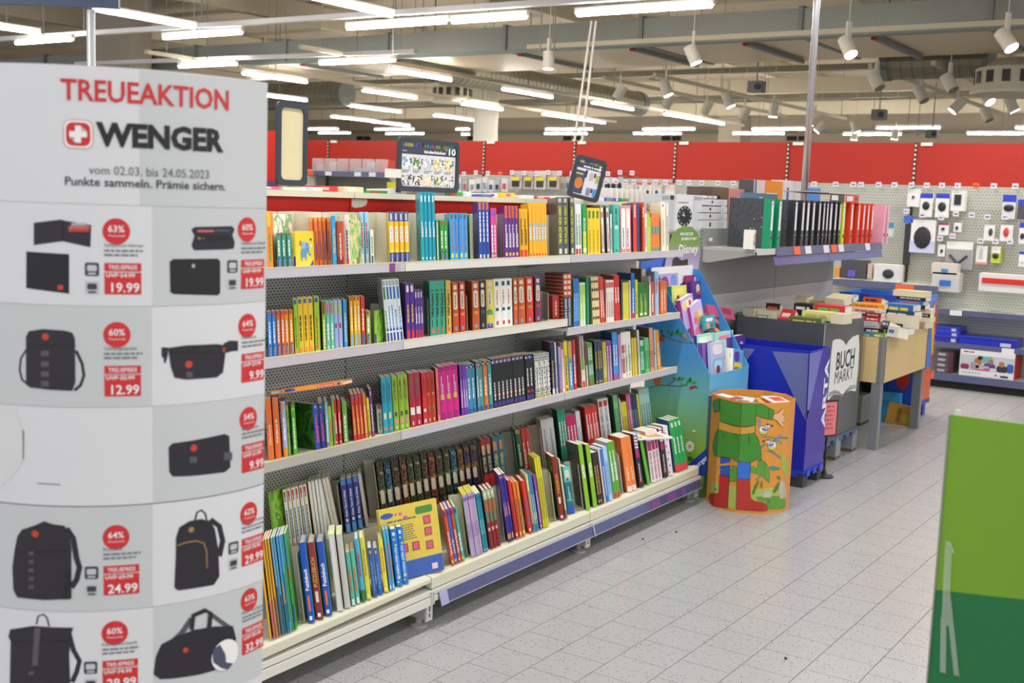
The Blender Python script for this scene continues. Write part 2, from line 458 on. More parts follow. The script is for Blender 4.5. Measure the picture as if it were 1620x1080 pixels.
a = onz(617, 112, TUBE_Z); rail((a.x, a.y-2, TUBE_Z+.1), (a.x, a.y+14, TUBE_Z+.1), .04, 'lamp rail running away over the round pillar', mat('b9ae98'))
a = onz(383, 117, TUBE_Z); rail((a.x, a.y-2, TUBE_Z+.1), (a.x, a.y+13, TUBE_Z+.1), .04, 'lamp rail running away left of the pillar', mat('b9ae98'))

# ---------------------------------------------------------------- track spotlights (warm)
spot_white = mat('D9D3C4', .45, vary=.02); spot_glow = mat('FFF2D8', .5, vary=0, emit=14)
Zs = 3.45
def spotlight(px, py, Z, az, el, label, lit=True, s=1.0):
    c = onz(px, py, Z)
    t = thing('track_spotlight', label, 'spotlight', T(c) @ RZ(az), 'track spotlights under the ceiling')
    m = MB(); m.M = RY(el); m.cyl((0, 0, -.11*s), (0, 0, .11*s), .075*s, n=16); m.build('barrel', spot_white, t, smooth=False)
    m = MB(); m.M = RY(el); m.cyl((0, 0, -.118*s), (0, 0, -.110*s), .066*s, n=16); m.build('lens', spot_glow if lit else mat('8A8272', .4), t)
    MB().box(-.015, .015, -.03, .03, .05, .27).build('bracket', spot_white, t)
    MB().cyl((0, 0, .27), (0, 0, 5.349-Z), .005, n=6).build('rod', spot_white, t)
SP = [(868, 95, 0, 0, 1, 'glaring round spotlight at the left end of the front track'), (1096, 86, 200, 25, 1, 'white spotlight on the front track above the book signs'),
 (1341, 74, 150, 35, 1, 'white spotlight on the front track beside the thin pole'), (1592, 63, 160, 38, 1, 'white spotlight at the right end of the front track'),
 (981, 146, 20, 30, 0, 'unlit spotlight, first from left on the second track'), (1053, 139, 200, 25, 1, 'lit spotlight under the hangers right of the cables'),
 (1058, 160, 20, 30, 0, 'unlit spotlight, second from left on the second track'), (1118, 170, 20, 25, 0, 'unlit spotlight, third from left on the second track'),
 (1152, 158, 200, 25, 1, 'lit spotlight, second on the third track'), (1224, 174, 0, 5, 1, 'lit round spotlight facing the camera near the pole'),
 (1178, 180, 20, 25, 0, 'unlit spotlight, fourth from left on the second track'), (1386, 128, 160, 35, 0, 'unlit spotlight, first on the track below the duct'),
 (1457, 149, 160, 35, 0, 'unlit spotlight, second on the track below the duct'), (1502, 131, 160, 35, 0, 'unlit spotlight, first on the far right track'),
 (1515, 167, 20, 40, 1, 'lit spotlight tilted left under the far right track'), (1560, 152, 160, 40, 1, 'lit spotlight, second on the far right track'),
 (1600, 165, 200, 30, 1, 'lit spotlight at the right edge of the picture'), (1289, 188, 10, 40, 1, 'small lit spotlight just right of the thin pole'),
 (1298, 201, 20, 40, 1, 'small lit spotlight low beside the thin pole'), (1353, 200, 200, 20, 1, 'small lit spotlight above the far lamp row'),
 (1416, 212, 0, 5, 1, 'small glaring spotlight in the far lamp row'), (1352, 213, 0, 5, 1, 'small round spotlight at the end of the far row'),
 (1561, 181, 160, 30, 0, 'unlit spotlight low on the track below the duct')]
for px, py, az, el, lit, lab in SP:
    spotlight(px, py, Zs, az, el, lab, lit, 1.0 if py < 100 else 1.1)
wr = mat('C9C0A6', .5)
a, b = onz(835, 78, Zs+.27), onz(1640, 37, Zs+.27); rail(a, (b.x, a.y, a.z), .03, 'long pale spotlight track crossing below the duct', wr)
for (x0, y0, x1, y1), lab in (((955, 126, 1240, 186), 'pale spotlight track left of the thin pole'), ((1035, 121, 1330, 190), 'pale spotlight track passing behind the thin pole'),
                              ((1376, 107, 1600, 185), 'pale spotlight track under the round duct'), ((1476, 103, 1640, 158), 'pale spotlight track at the far right')):
    a, b = onz(x0, y0, Zs+.27), onz(x1, y1, Zs+.27); rail(a, (a.x, b.y, a.z), .03, lab, wr)
for px, py, e in ((1341, 90, 110), (1096, 100, 110), (1592, 80, 110), (868, 110, 90)):
    c = onz(px, py, Zs-.2)
    l = bpy.data.lights.new('spotlight_beam', 'SPOT'); l.energy = e; l.color = (1, .82, .58); l.spot_size = 1.5; l.spot_blend = .6; l.shadow_soft_size = .08
    o = bpy.data.objects.new('spotlight_beam', l); COL.objects.link(o); o.location = c
    o.rotation_euler = Euler((math.radians(-28), 0, 0))
# ceiling sensors
for px, py, y, lab in ((1197, 138, 17, 'small grey ceiling camera hanging right of the cables'), (1391, 182, 20, 'small grey camera hanging above the far lamps'), (1475, 212, 24, 'small round camera low above the red wall')):
    c = ony(px, py, y)
    t = thing('ceiling_camera', lab, 'camera', c)
    MB().box(-.11, .11, -.1, .1, -.08, .09).build('case', mat('7C7A74', .5), t)
    MB().cyl((.06, -.13, 0), (.06, -.1, 0), .05, n=12).build('lens', ink('23324F'), t)
    MB().cyl((0, 0, .09), (0, 0, 1.0), .012, n=6).build('rod', mat('8A8478'), t)
# ---------------------------------------------------------------- the book shelf run (local: x out of the back panel, y along, z up)
cream = steel('D7D5C0'); white_st = steel('DEDCD4'); lav = mat('C6C2CC', .3, vary=.03); grey_st = steel('A9A9A4')
red_panel = mat('C4261A', .55, vary=.04, scale=2, spec=.3)
perf = perforated('perforated_panel', 'C6C7C2', '0A0A0A', .018, .0108, .0074, .0050)
strip_pl = mat('454876', .18, vary=.12, scale=9)
strip_clear = mat('AEB2DA', .12, vary=.05, alpha=.75)
VF = .29; TRAYV = .462
S_TOP = {0: [1.427, 1.427, 1.427], 1: [1.123, 1.123, 1.076], 2: [.764, .764, .764]}
TILT = {0: 4.0, 1: 4.0, 2: 6.0, 3: 10.5, 4: 10.5}
BACKZ, BACKV, FRONTZ, FRONTV = .382, .212, .214, .448
bay_names = ['nearest bay, beside the white column display', 'middle bay, holding the novels', 'far bay, next to the blue display']
for b in range(3):
    u0 = -1.25+1.25*b; u1 = u0+1.25
    t = thing('shelf_bay', 'grey perforated book shelf, '+bay_names[b], 'shelf', SF @ T((0, u0, 0)), 'book shelf run')
    W = 1.25; e = .003
    MB().box(-.02, 0, e, W-e, .12, 1.02).build('back_panel', perf, t)
    MB().box(-.02, 0, e, W-e, 1.023, 1.425).build('back_panel', perf, t)
    hp = MB().box(-.02, .004, e, W-e, 1.43, 1.664).build('header_panel', red_panel, t); hp['label'] = 'red header panel'
    MB().box(-.47, .03, e, W-e, 1.6655, 1.687).build('top_ledge', cream, t)
    MB().box(-.05, -.021, -.015, .015, .0, 1.664).build('upright', grey_st, t)
    for k in range(3):
        zf = S_TOP[k][b]; tl = math.radians(TILT[k]); dz = math.tan(tl)*(VF-.006)
        m = MB(); m.prism([(.006, zf-.014-dz), (VF-.006, zf-.014), (VF-.006, zf-.002), (.006, zf-.002-dz)], e, W-e, 1)
        sb = m.build('shelf_board', mat('DCDDD6', .4), t)
        lm = lav if (b != 1 or k == 2) else white_st
        if b == 0 and k == 2: lm = mat('B9B4AA', .35, vary=.05)
        MB().box(VF-.0055, VF+.004, e, W-e, zf-.034, zf).build('price_rail', lm, sb)
        MB().box(VF-.006, VF+.0045, e, W-e, zf-.001, zf+.0022).build('rail_edge', mat('D3C9A2', .5), sb)
        if not (b == 0):
            for s in (e, W-e-.004):
                m = MB(); m.prism([(.002, zf-.075), (.05, zf-.075), (VF-.02, zf-.03), (VF-.02, zf-.016), (.002, zf-.016)][::-1], s, s+.004, 1)
                m.build('bracket', grey_st, sb)
        if k == 0 and b == 0:
            MB().box(VF+.0045, VF+.0065, 1.155, 1.185, zf-.033, zf-.001).build('price_tag', ink('8C3E86'), sb)
            MB().box(VF+.0045, VF+.0065, 1.187, 1.22, zf-.033, zf-.001).build('price_tag', ink('B8B0BC'), sb)
    # stepped base tray
    tl = math.tan(math.radians(10.5))
    m = MB(); m.prism([(.012, BACKZ-.19*tl-.004), (BACKV, BACKZ-.004), (BACKV, FRONTZ-.24*tl), (BACKV-.006, FRONTZ-.24*tl), (BACKV-.006, BACKZ-.014), (.012, BACKZ-.19*tl-.014)], e, W-e, 1)
    m.build('riser', cream, t)
    m = MB(); m.prism([(BACKV+.002, FRONTZ-.24*tl-.012), (TRAYV-.03, FRONTZ-.016), (TRAYV-.03, FRONTZ-.004), (BACKV+.002, FRONTZ-.24*tl)], e, W-e, 1)
    m.build('base_tray', cream, t)
    zr = .188 if b == 0 else .163
    m = MB(); m.add([(TRAYV-.03, e, FRONTZ-.002), (TRAYV-.004, e, FRONTZ-.006), (TRAYV, e, FRONTZ-.013), (TRAYV+.001, e, .160), (TRAYV-.03, e, .162),
                     (TRAYV-.03, W-e, FRONTZ-.002), (TRAYV-.004, W-e, FRONTZ-.006), (TRAYV, W-e, FRONTZ-.013), (TRAYV+.001, W-e, zr), (TRAYV-.03, W-e, zr+.002)],
                    [(0, 1, 2, 3, 4), (9, 8, 7, 6, 5), (0, 5, 6, 1), (1, 6, 7, 2), (2, 7, 8, 3), (3, 8, 9, 4), (4, 9, 5, 0)])
    m.build('tray_lip', cream, t)
    rr = MB().box(.03, TRAYV+.006, e, W-e, .136, .155).build('base_rail', white_st, t)
    MB().box(TRAYV-.03, TRAYV+.003, e, W-e, .131, .136).build('groove', mat('77777A'), rr)
    MB().box(TRAYV-.03, TRAYV+.010, e, W-e, .098 if b == 0 else .11, .131).build('lower_rail', white_st, rr)
    for s in ((.0, W) if b == 0 else (W,)):
        lg = MB(); lg.box(.02, TRAYV-.014, s-.012, s+.012, .034, .098); lg.box(TRAYV-.014, TRAYV-.004, s-.02, s+.02, .03, .098)
        lo = lg.build('base_leg', mat('C9CACA', .4), t)
        MB().box(TRAYV-.005, TRAYV-.003, s-.004, s+.004, .045, .06).build('slot', ink('55585C'), lo)
        MB().box(TRAYV-.005, TRAYV-.003, s-.004, s+.004, .068, .092).build('slot', ink('55585C'), lo)
        MB().lathe([(.036, .0), (.036, .006), (.014, .014), (.012, .034)], 16, .405, s).build('levelling_foot', mat('A8A9A8', .3), lo)
    if b > 0:
        s0 = .035 if b == 1 else .004
        st = MB(); st.prism([(TRAYV+.013, .1395), (TRAYV+.027, .0905), (TRAYV+.023, .0885), (TRAYV+.010, .138)][::-1], s0, W-.004, 1)
        so = st.build('price_strip', strip_pl, t)
        st = MB(); st.prism([(TRAYV+.015, .142), (TRAYV+.030, .088), (TRAYV+.028, .086), (TRAYV+.013, .140)][::-1], s0, s0+(.05 if b == 1 else .012), 1)
        st.build('strip_clip', strip_clear, so)
        for (va, za), (vb, zb) in (((TRAYV+.0125, .1415), (TRAYV+.0145, .1385)), ((TRAYV+.0268, .0925), (TRAYV+.0282, .0895))):
            MB().box(va, vb, s0, W-.004, zb, za).build('strip_edge', mat('B9BAD8', .2), so)
        if b == 2:
            for s, w in ((.62, .1), (.8, .12), (.98, .05)):
                st = MB(); st.prism([(TRAYV+.0155, .134), (TRAYV+.0275, .096), (TRAYV+.0265, .096), (TRAYV+.0145, .134)][::-1], s, s+w, 1); st.build('promotion_label', mat('6E3D7C', .3), so)
    MB().box(TRAYV-.03, TRAYV+.012, W-.012, W+.012, .10, .152).build('rail_end', mat('BDBAB2'), t)
    MB().box(-.46, .06, e, W-e, .0, .030).build('plinth', mat('4A4A48', .6), t)
    MB().box(-.03, -.0205, e, W-e, .03, .12).build('plinth_board', mat('7b7b78', .6), t)
# torn white sticker on the red header
m = MB(); m.prism([(.012, 1.632), (.03, 1.626), (.075, 1.63), (.098, 1.638), (.108, 1.655), (.102, 1.662), (.012, 1.662)], .0045, .0055, 0)
tag(m.build('torn_sticker', paper('D8D6CE'), None), 'torn white paper sticker on the red shelf header', 'sticker').matrix_local = SF
def divider(px, v0, v1, shelf, top, label, bay=None, thick=.0022):
    """cream folded sheet turned like the books: a plate along the covers and one behind the fore-edges; px = its front edge in the photograph"""
    z0 = zs(shelf, bay); vv = FR[shelf][0]-.035
    u = u_at_x(px, vv, z0)
    t = thing('shelf_divider', label, 'divider', SF @ T((vv, u, z0-.035*math.tan(math.radians(TILT[shelf]))+.001)) @ RY(-TILT[shelf]) @ RZ(-TURN[shelf]-5), 'cream metal shelf dividers')
    d = .15 if shelf != 3 else .13
    MB().prism([(-d, .0), (0, .0), (0, top*.97), (-.02, top), (-d, top)], -thick, 0, 1).build('plate', cream, t)
    MB().box(-d, -d+thick, -.055, -thick, 0, top).build('back_flange', cream, t)
    MB().box(-d, -.01, -.055, -thick, .0, .0012).build('foot', cream, t)
    return u
TURN = {0: 47, 1: 44, 2: 46, 3: 49, 4: 48}
FR = {0: (VF-.012, 0), 1: (VF-.012, 0), 2: (VF-.012, 0), 3: (BACKV-.006, 0), 4: (TRAYV-.004, 0)}
def zs(shelf, bay=None):
    if shelf <= 2: return S_TOP[shelf][bay or 0]-.0015
    return BACKZ-.002 if shelf == 3 else FRONTZ+.003
def bisect(f, lo, hi):
    for _ in range(50):
        mi = (lo+hi)/2
        if f(mi) > 0: hi = mi
        else: lo = mi
    return (lo+hi)/2
def u_at_x(px, v, z):
    return bisect(lambda u: proj(SF @ Vector((v, u, z)))[0]-px, -2.2, 12)
def h_at_y(py, v, u, z, tilt):
    s, c = math.sin(math.radians(tilt)), math.cos(math.radians(tilt))
    return bisect(lambda h: py-proj(SF @ Vector((v-h*s, u, z+h*c)))[1], .01, 1.0)
# ---------------------------------------------------------------- books
_BK = {}
PAGE = paper('E6E0D0')
def cover_mesh(t, h, d, hard, mats, over=0):
    w = .0022 if hard else .0006
    # U profile seen from above: x out of the spine, y across
    r = min(.004, t*.25) if hard else min(.0015, t*.12)
    out = [(-d, 0), (-r*.8, 0), (0, r), (0, t-r), (-r*.8, t), (-d, t)]
    inn = [(-d, t-w), (-w-r*.5, t-w), (-w, t-w-r*.3), (-w, w+r*.3), (-w-r*.5, w), (-d, w)]
    mb = MB()
    pts = out+inn; n = len(pts)
    vs = [(x, y, 0) for x, y in pts]+[(x, y, h) for x, y in pts]
    fs = []; ms = []
    for i in range(n):
        j = (i+1) % n; fs.append((i, j, n+j, n+i)); ms.append(1 if i in (0,) else (2 if i == 4 else 0))
    for k in range(5):
        a, b, c, e = k, k+1, n-2-k, n-1-k
        fs.append((a, e, c, b)); ms.append(0); fs.append((n+a, n+b, n+c, n+e)); ms.append(0)
    mb.v = vs; mb.f = fs; mb.m = ms
    return mb.mesh('cover', mats)
def make_book(root, t, h, d, c, hard=False, cov=None, cov2=None, tx=None, tc='FFFFFF', ft=None, hd=None, pill=None, mid=None, marks=None, key=None, pg=None, txr=(.12, .80), down=False, bold=.012, th=.55, top=None, mk=None, ftx=None):
    """parts of one book under its root: spine at x=0, y across the spine, z up"""
    kk = (round(t, 5), round(h, 4), round(d, 4), key)
    if kk not in _BK:
        parts = []
        spine = mk if mk else gloss(c)
        left = (cov if not isinstance(cov, str) else gloss(cov)) if cov else spine
        right = (cov2 if not isinstance(cov2, str) else gloss(cov2)) if cov2 else left
        parts.append(('cover', cover_mesh(t, h, d, hard, [spine, left, right])))
        w = .0026 if hard else .0009; o = .004 if hard else .0
        parts.append(('page_block', MB().box(-d+o, -w-.001, w, t-w, o, h-o-(.0004 if not hard else 0)).mesh('page_block', pg or PAGE)))
        ex = .00035
        def band(z0, z1, col, nm, x=ex):
            m = MB(); r = min(.004, t*.25)
            m.prism([(-.002, .0002), (x, r), (x, t-r), (-.002, t-.0002)], z0, z1, 2); parts.append((nm, m.mesh(nm, gloss(col))))
        if ft: band(.0006, h*ft[1], ft[0], 'foot_band')
        if hd: band(h*(1-hd[1]), h-.0006, hd[0], 'head_band')
        if mid: band(h*mid[1], h*mid[2], mid[0], 'middle_band')
        if pill:
            m = MB(); rr = t*.3; m.prism([(y, z) for y, z in rrect(t*.2, t*.8, h*pill[1], h*pill[2], min(rr, t*.29), 3)], .0003, .0008, 0)
            parts.append(('title_pill', m.mesh('title_pill', gloss(pill[0]))))
        if tx:
            rnd = random.Random(repr(kk))
            a, b = txr; L = h*(b-a); x = .0011
            ez = Vector((0, 0, -1 if down else 1)); ey = Vector((0, 1 if down else -1, 0))
            z0 = h*b if down else h*a
            m = MB()
            if tx == '~' or tx == '~~':
                hh = min(.0048, t*.3) if tx == '~' else min(.004, t*.2)
                if tx == '~~':
                    greek(m, (x, t*.5-ey.y*(-.35*hh) if False else t*.5+(-ey.y)*hh*.25-0, z0), ez, ey, L*.9, hh, rnd)
                    greek(m, (x, t*.5+(-ey.y)*hh*1.35, z0), ez, ey, L*.55, hh*.7, rnd)
                else:
                    greek(m, (x, t*.5-ey.y*hh*.5, z0), ez, ey, L*rnd.uniform(.75, 1), hh, rnd)
            else:
                hh = t*th; Wn = text_w(tx, bold)*hh
                ww = L if Wn > L*1.25 or Wn < L*.6 else min(Wn, L)
                if Wn < L*.6: ww = Wn
                put_text(m, tx, (x, t*.5-ey.y*hh*.5, z0), ez, ey, hh, ww, bold)
            parts.append(('title', m.mesh('title', ink(tc))))
        if ftx:
            m = MB(); hh = t*.34; put_text(m, ftx, (.0011, t*.5+hh*.5, h*ft[1]*.1), (0, 0, 1), (0, -1, 0), hh, h*ft[1]*.8, .005); parts.append(('publisher_name', m.mesh('publisher_name', ink('E8ECF6'))))
        if marks:
            for (a, b, y0, y1, col) in marks:
                m = MB(); m.box(.0002, .0009, t*y0, t*y1, h*a, h*b); parts.append(('print_mark', m.mesh('print_mark', ink(col))))
        _BK[kk] = parts
    for nm, me in _BK[kk]: link(nm, me, root)
SHELF_TXT = {0: 'top shelf', 1: 'second shelf', 2: 'third shelf', 3: 'base shelf back row', 4: 'base shelf front row'}
LAST = {}
NB = [0]
def row(shelf, bay, crop):
    """returns B(x0, x1, ytop, n, desc, colour, ...): books given by where their spines stand in the photograph"""
    cx, cy, cs = crop
    tilt = TILT[shelf]; v = FR[shelf][0]; z = zs(shelf, bay)
    tt_ = math.tan(math.radians(tilt))
    def B(x0, x1, yt, n, desc, c='888888', dp=.16, lean=0.0, rec=0.0, turn=None, name=None, cat='book', cols=None, fit=True, hset=None, group=None, wid=None, **kw):
        th = math.radians(TURNB.get((shelf, bay), TURN[shelf]) if turn is None else turn); ct, sn = math.cos(th), math.sin(th)
        def left(vl): return u_at_x(cx+x0/cs, vl, z-(v-vl)*tt_)
        vl = v-rec-.012; ua = left(vl); p = tk = .01
        if wid: p = wid/ct
        else:
            for _ in range(3):
                def right(p):
                    t = p*ct; vr = vl+t*sn
                    return proj(SF @ Vector((vr, ua+p*(n-1)+t*ct, z-(v-vr)*tt_)))[0]-(cx+x1/cs)
                p = bisect(right, .0015, .25); vl = v-rec-p*ct*sn; ua = left(vl)
        tt = max(.0025, p*ct-(.0019 if n > 1 else .0012))
        if wid: tt = wid; vl = v-rec-wid*sn; ua = left(vl)
        zz = z-(v-vl)*tt_+.0008
        hh = hset or h_at_y(cy+yt/cs, vl, ua, zz, tilt)
        if lean: hh = hh/math.cos(math.radians(lean))
        key = (shelf, bay)
        if fit and rec < .03 and turn is None:
            lo = LAST.get(key, -9)
            if ua < lo: ua = lo+.0004
            LAST[key] = ua+p*n
        for i in range(n):
            kk = dict(kw); ci = c
            if cols: ci = cols[i % len(cols)] if isinstance(cols[0], str) else c
            if cols and not isinstance(cols[0], str): kk.update(cols[i % len(cols)]); ci = kk.pop('c', c)
            jv = random.uniform(-.0035, .0005) if n > 1 else 0
            M = SF @ T((vl+jv, ua+p*i, zz+jv*tt_)) @ RY(-tilt) @ RX(lean) @ RZ(-math.degrees(th))
            d2 = kk.pop('desc', desc)
            lab = d2+((', %s of %s from left' % (ORD[i], NUMW[n])) if n > 1 else '')+', '+SHELF_TXT[shelf]
            o = thing(name or KINDN[shelf], lab, cat, M, group or ('books on the '+SHELF_TXT[shelf]))
            make_book(o, tt, hh, dp, ci, key=(desc, ci, i if cols else 0, shelf), **kk)
            NB[0] += 1
    return B
NUMW = ['none', 'one', 'two', 'three', 'four', 'five', 'six', 'seven', 'eight', 'nine', 'ten', 'eleven', 'twelve', 'thirteen', 'fourteen', 'fifteen']
KINDN = {0: 'hardcover_book', 1: 'second_shelf_book', 2: 'third_shelf_book', 3: 'novel', 4: 'picture_book'}  # one name per shelf row
TURNB = {(0, 2): 45, (1, 2): 40, (2, 2): 44, (3, 2): 50, (4, 2): 42}
CA = (410, 290, 4.697); CB = (720, 290, 4.697); CC = (880, 240, 6.0)
CD = (410, 420, 4.909); CE = (720, 420, 4.5)
CG = (415, 540, 4.909); CH = (735, 520, 4.696)
CI = (415, 720, 4.697); CJ = (590, 680, 4.91); CK = (850, 600, 4.5)
fairy = clouded('fairy_cover', ['7FB56A', 'A8CF7C', 'F0D9A0', '5E9E58', 'D98A8A'], 22)
forest = clouded('forest_cover', ['1F3A24', '2F5A2E', '4D7A35', '27452C', '8A5A3A'], 18)
greenpic = clouded('green_meadow_cover', ['6FA23A', '8CBF3F', '5B8F33', 'C9D86A'], 16)
dino = clouded('white_dino_cover', ['F4F2E8', 'F4F2E8', '8EC08A', 'F4F2E8', 'E8C860'], 14)
magpic = clouded('pictorial_cover', ['D8CDBB', 'B8A68C', '8C7A66', 'E8E0D2', 'A3603C'], 24)
darkpat = clouded('dark_leaf_cover', ['2B2F28', '4A4F44', '1E211C', '6A6F60'], 40)
gingham = perforated('gingham_cover', 'D9505A', 'F3E6E2', .008, .008, .0042, .0042, 'y', .4, False)
chevron = perforated('dotted_cover', 'E9E9E6', '26262A', .0085, .012, .005, .0085, 'y', .4, True)
redpat = perforated('red_pattern_cover', 'B5382F', 'E7C9B0', .006, .009, .003, .004, 'y', .4, True)
novel_mats = [clouded('novel_jacket_%d' % i, cs, 30) for i, cs in enumerate([
    ['1D2A17', '35532B', '16190F', '6C5A2E', '8FA86A'], ['14222E', '2F5E78', '101418', '4E8CA0', '1D3648'], ['241A13', '5C3A22', '17110C', '3F5A34', '9A7A4A'],
    ['3A2012', '7A4418', '1E120B', 'A06A22', '5A3015'], ['2A1810', '803A1A', '140C08', 'B0641E', '46200F'], ['151022', '3A2D55', '2B1A14', '8C5A2A', '201838']])]
# ------------------------------------------------ top shelf
B = row(0, 0, CA)
B(66, 108, 212, 1, 'thick orange board book with yellow label on top', 'EE8A22', dp=.2, tx='~', tc='5E9E30', hd=('F4C430', .26), ft=('E98B2A', .12))
B(106, 122, 225, 1, 'white book with green dinosaur pictures, turned outwards', 'F2EFE6', dp=.15, turn=70, rec=.10, cov=dino, cov2=dino, wid=.008)
B(140, 250, 368, 3, 'small teal book with dark blue foot', '43A48C', dp=.13, ftx='Ravensburger', ft=('2A3C9A', .29), hd=('B9503A', .07), tx='~', txr=(.34, .9))
B(255, 288, 354, 1, 'yellow book with blue elephant cover facing out', 'F0D233', turn=74, dp=.135, rec=.004, wid=.012, cov2='F2D83B', ft=('2A3C9A', .29), name='elephant_book')
B(385, 545, 252, 5, 'orange book with purple lettering', 'E87A35', dp=.18, tx='~~', tc='5C3A86', hd=('F0B03A', .09), rec=.055)
B(547, 580, 240, 1, 'bright blue book with yellow lettering', '2F9FDB', dp=.2, cov='1F4F9A', tx='Meine liebsten Tiere', tc='F5D94A', txr=(.25, .8), th=.5)
B(582, 640, 282, 1, 'brick-red book with dark red foot', 'CF5630', dp=.2, tx='~', tc='F6E3D6', ft=('8E2426', .19))
B(645, 668, 232, 1, 'white fairy-tale book turned to show its cover', 'EDEDE6', dp=.15, turn=66, rec=.004, wid=.016, cov2=fairy, tx='~', tc='3F4FA0', ft=('D9475A', .12))
B(762, 828, 212, 2, 'pale blue book with white foot', '9BD0EC', dp=.15, rec=.05, ft=('EDEFF0', .19), tx='~', tc='D0455A', txr=(.3, .85))
B(832, 858, 345, 1, 'slim white book with navy foot', 'E8EAE0', dp=.15, ft=('26476E', .24), tx='~', tc='5C7A50', txr=(.3, .85))
B(977, 1122, 212, 4, 'yellow book with white pill and blue foot', 'EFC32B', dp=.2, pill=('F1F2F2', .40, .72), tx='Tiere der Welt', tc='4A6AA8', txr=(.43, .69), th=.34, bold=0, ftx='Ravensburger', ft=('2B4A9E', .20), hd=('3A57A8', .18), hard=True, marks=[(.20, .27, .25, .75, 'F5D93F'), (.84, .97, .3, .7, 'C8CCE6')])
B(1210, 1318, 64, 4, 'tall turquoise book with white lettering', '18A0B8', dp=.2, tx='~~', txr=(.35, .62), hard=False, marks=[(.86, .95, .3, .7, 'D8F0F2'), (.03, .06, .35, .65, 'FFFFFF')])
B(1320, 1345, 276, 1, 'dark green book with cream pages', '2F6E3A', dp=.2, hard=True, marks=[(.03, .97, .2, .6, 'E8E2D0')])
B(1349, 1412, 274, 2, 'green book with navy foot and red square', '3AA640', dp=.17, ftx='Ravensburger', ft=('27459A', .22), tx='~', txr=(.3, .8), marks=[(.9, .97, .3, .8, 'C8402E')])
B(1420, 1560, 220, 4, 'sky blue book with pink lettering', '34A9E4', dp=.2, tx='Bagger, Laster und Traktoren', tc='D8558C', txr=(.2, .82), th=.42, marks=[(.88, .97, .3, .7, '7A5A48'), (.05, .14, .3, .7, 'E8D84A')])
B = row(0, 1, CB)
B(112, 130, 232, 1, 'grey-green board book edge beside blue books', '8FA06A', dp=.2)
B(182, 266, 138, 3, 'royal blue book with orange head', '2C4BAA', dp=.18, hd=('E2703A', .14), tx='~', txr=(.3, .85), marks=[(.02, .08, .3, .7, 'DCE6F0')])
B(268, 320, 184, 2, 'pink book with green mark', 'E04C9C', dp=.17, tx='~', marks=[(.10, .15, .2, .8, '4FA84A'), (.03, .08, .2, .8, 'C9B8C0'), (.86, .97, .2, .8, '8C5AB8')])
B(372, 480, 165, 4, 'purple book with orange head', '66308E', dp=.19, hd=('E0652A', .24), tx='~~', txr=(.2, .70), bold=.02, marks=[(.04, .10, .25, .75, 'F0D060')])
B(484, 552, 188, 2, 'mustard yellow book with red foot', 'EDB41C', dp=.17, ft=('E0402C', .15), tx='~~', tc='4A3A18', txr=(.25, .85))
B(556, 690, 146, 6, 'golden yellow book with pale blue title', 'EEB624', dp=.21, mid=('8FB8DC', .30, .63), tx='~', tc='EEF4FA', txr=(.32, .61), marks=[(.02, .06, .3, .7, 'D8402E')])
B(765, 850, 102, 2, 'dark grey cookbook with yellow capitals', '595B58', dp=.23, hard=True, tx='TIM MÄLZER  NEUE HEIMAT', tc='DDE13A', txr=(.20, .86), th=.42, marks=[(.91, .98, .25, .75, 'B8BAB6'), (.03, .12, .3, .7, 'D8D8D0')])
B = row(0, 2, CC)
B(133, 180, 430, 1, 'dark grey yellow-lettered cookbook at the bay joint', '5A5C59', dp=.23, hard=True, tx='TIM MÄLZER  NEUE HEIMAT', tc='DDE13A', txr=(.20, .86), th=.42, marks=[(.91, .98, .25, .75, 'B8BAB6'), (.03, .12, .3, .7, 'D8D8D0')])
B(182, 250, 495, 2, 'white book with red foot', 'E8ECEC', dp=.19, ft=('D02F3E', .12), tx='~~', tc='5E8A6E', txr=(.2, .9))
B(252, 295, 493, 1, 'green and yellow diet book with white capitals', '1F9A50', dp=.19, mid=('D6CD32', .02, .45), tx='ISS DICH FIT', tc='F2F5E6', txr=(.25, .72), th=.48, down=True, marks=[(.05, .13, .15, .85, 'E8E8D8')])
B(300, 425, 533, 3, 'lemon yellow book with green head lettering', 'F0CE24', dp=.19, tx='~', tc='B99A14', txr=(.05, .70), marks=[(.78, .94, .3, .7, '3E8A4A')])
B(436, 462, 515, 1, 'white book with pink title, leaning, nearer one', 'ECE8EA', dp=.18, lean=2.5, cov='1F5A34', hd=('34357A', .04), mid=('D83A6E', .76, .88), tx='~~', tc='C84A72', txr=(.1, .70), ft=('D83A6E', .05))
B(488, 513, 515, 1, 'white book with pink title, leaning, farther one', 'ECE8EA', dp=.18, lean=2.5, cov='1F6A44', hd=('34357A', .04), mid=('D83A6E', .76, .88), tx='~~', tc='C84A72', txr=(.1, .70), ft=('D83A6E', .05))
B(515, 535, 590, 1, 'slim pale green and white book', 'CFE0D6', dp=.17, tx='~', tc='5A7A70')
B(546, 605, 500, 1, 'thick turquoise cookbook with dark capitals', '52BDB0', dp=.21, hard=True, tx='JAMIE OLIVER', tc='27524E', txr=(.58, .93), th=.36, down=True, marks=[(.03, .08, .3, .7, '2F8A80'), (.49, .57, .2, .8, 'A8E0D8')])
B(610, 720, 508, 2, 'red and white gingham cookbook', 'D9505A', mk=gingham, dp=.21, hard=True, cov='E8C8C4', tx='~', tc='39508C', txr=(.12, .6), pill=('F2EEEC', .08, .94))
B(732, 770, 480, 1, 'orange-red cookbook with white title', 'D9432A', dp=.2, tx='~', txr=(.7, .95), cov='3B4A7A')
B(770, 795, 482, 1, 'blue cookbook wedged between two orange-red ones', '1E5C96', dp=.19, rec=.02, cov2=magpic)
B(797, 822, 480, 1, 'orange-red cookbook beside slim white books', 'DB472C', dp=.2, tx='~', txr=(.7, .95))
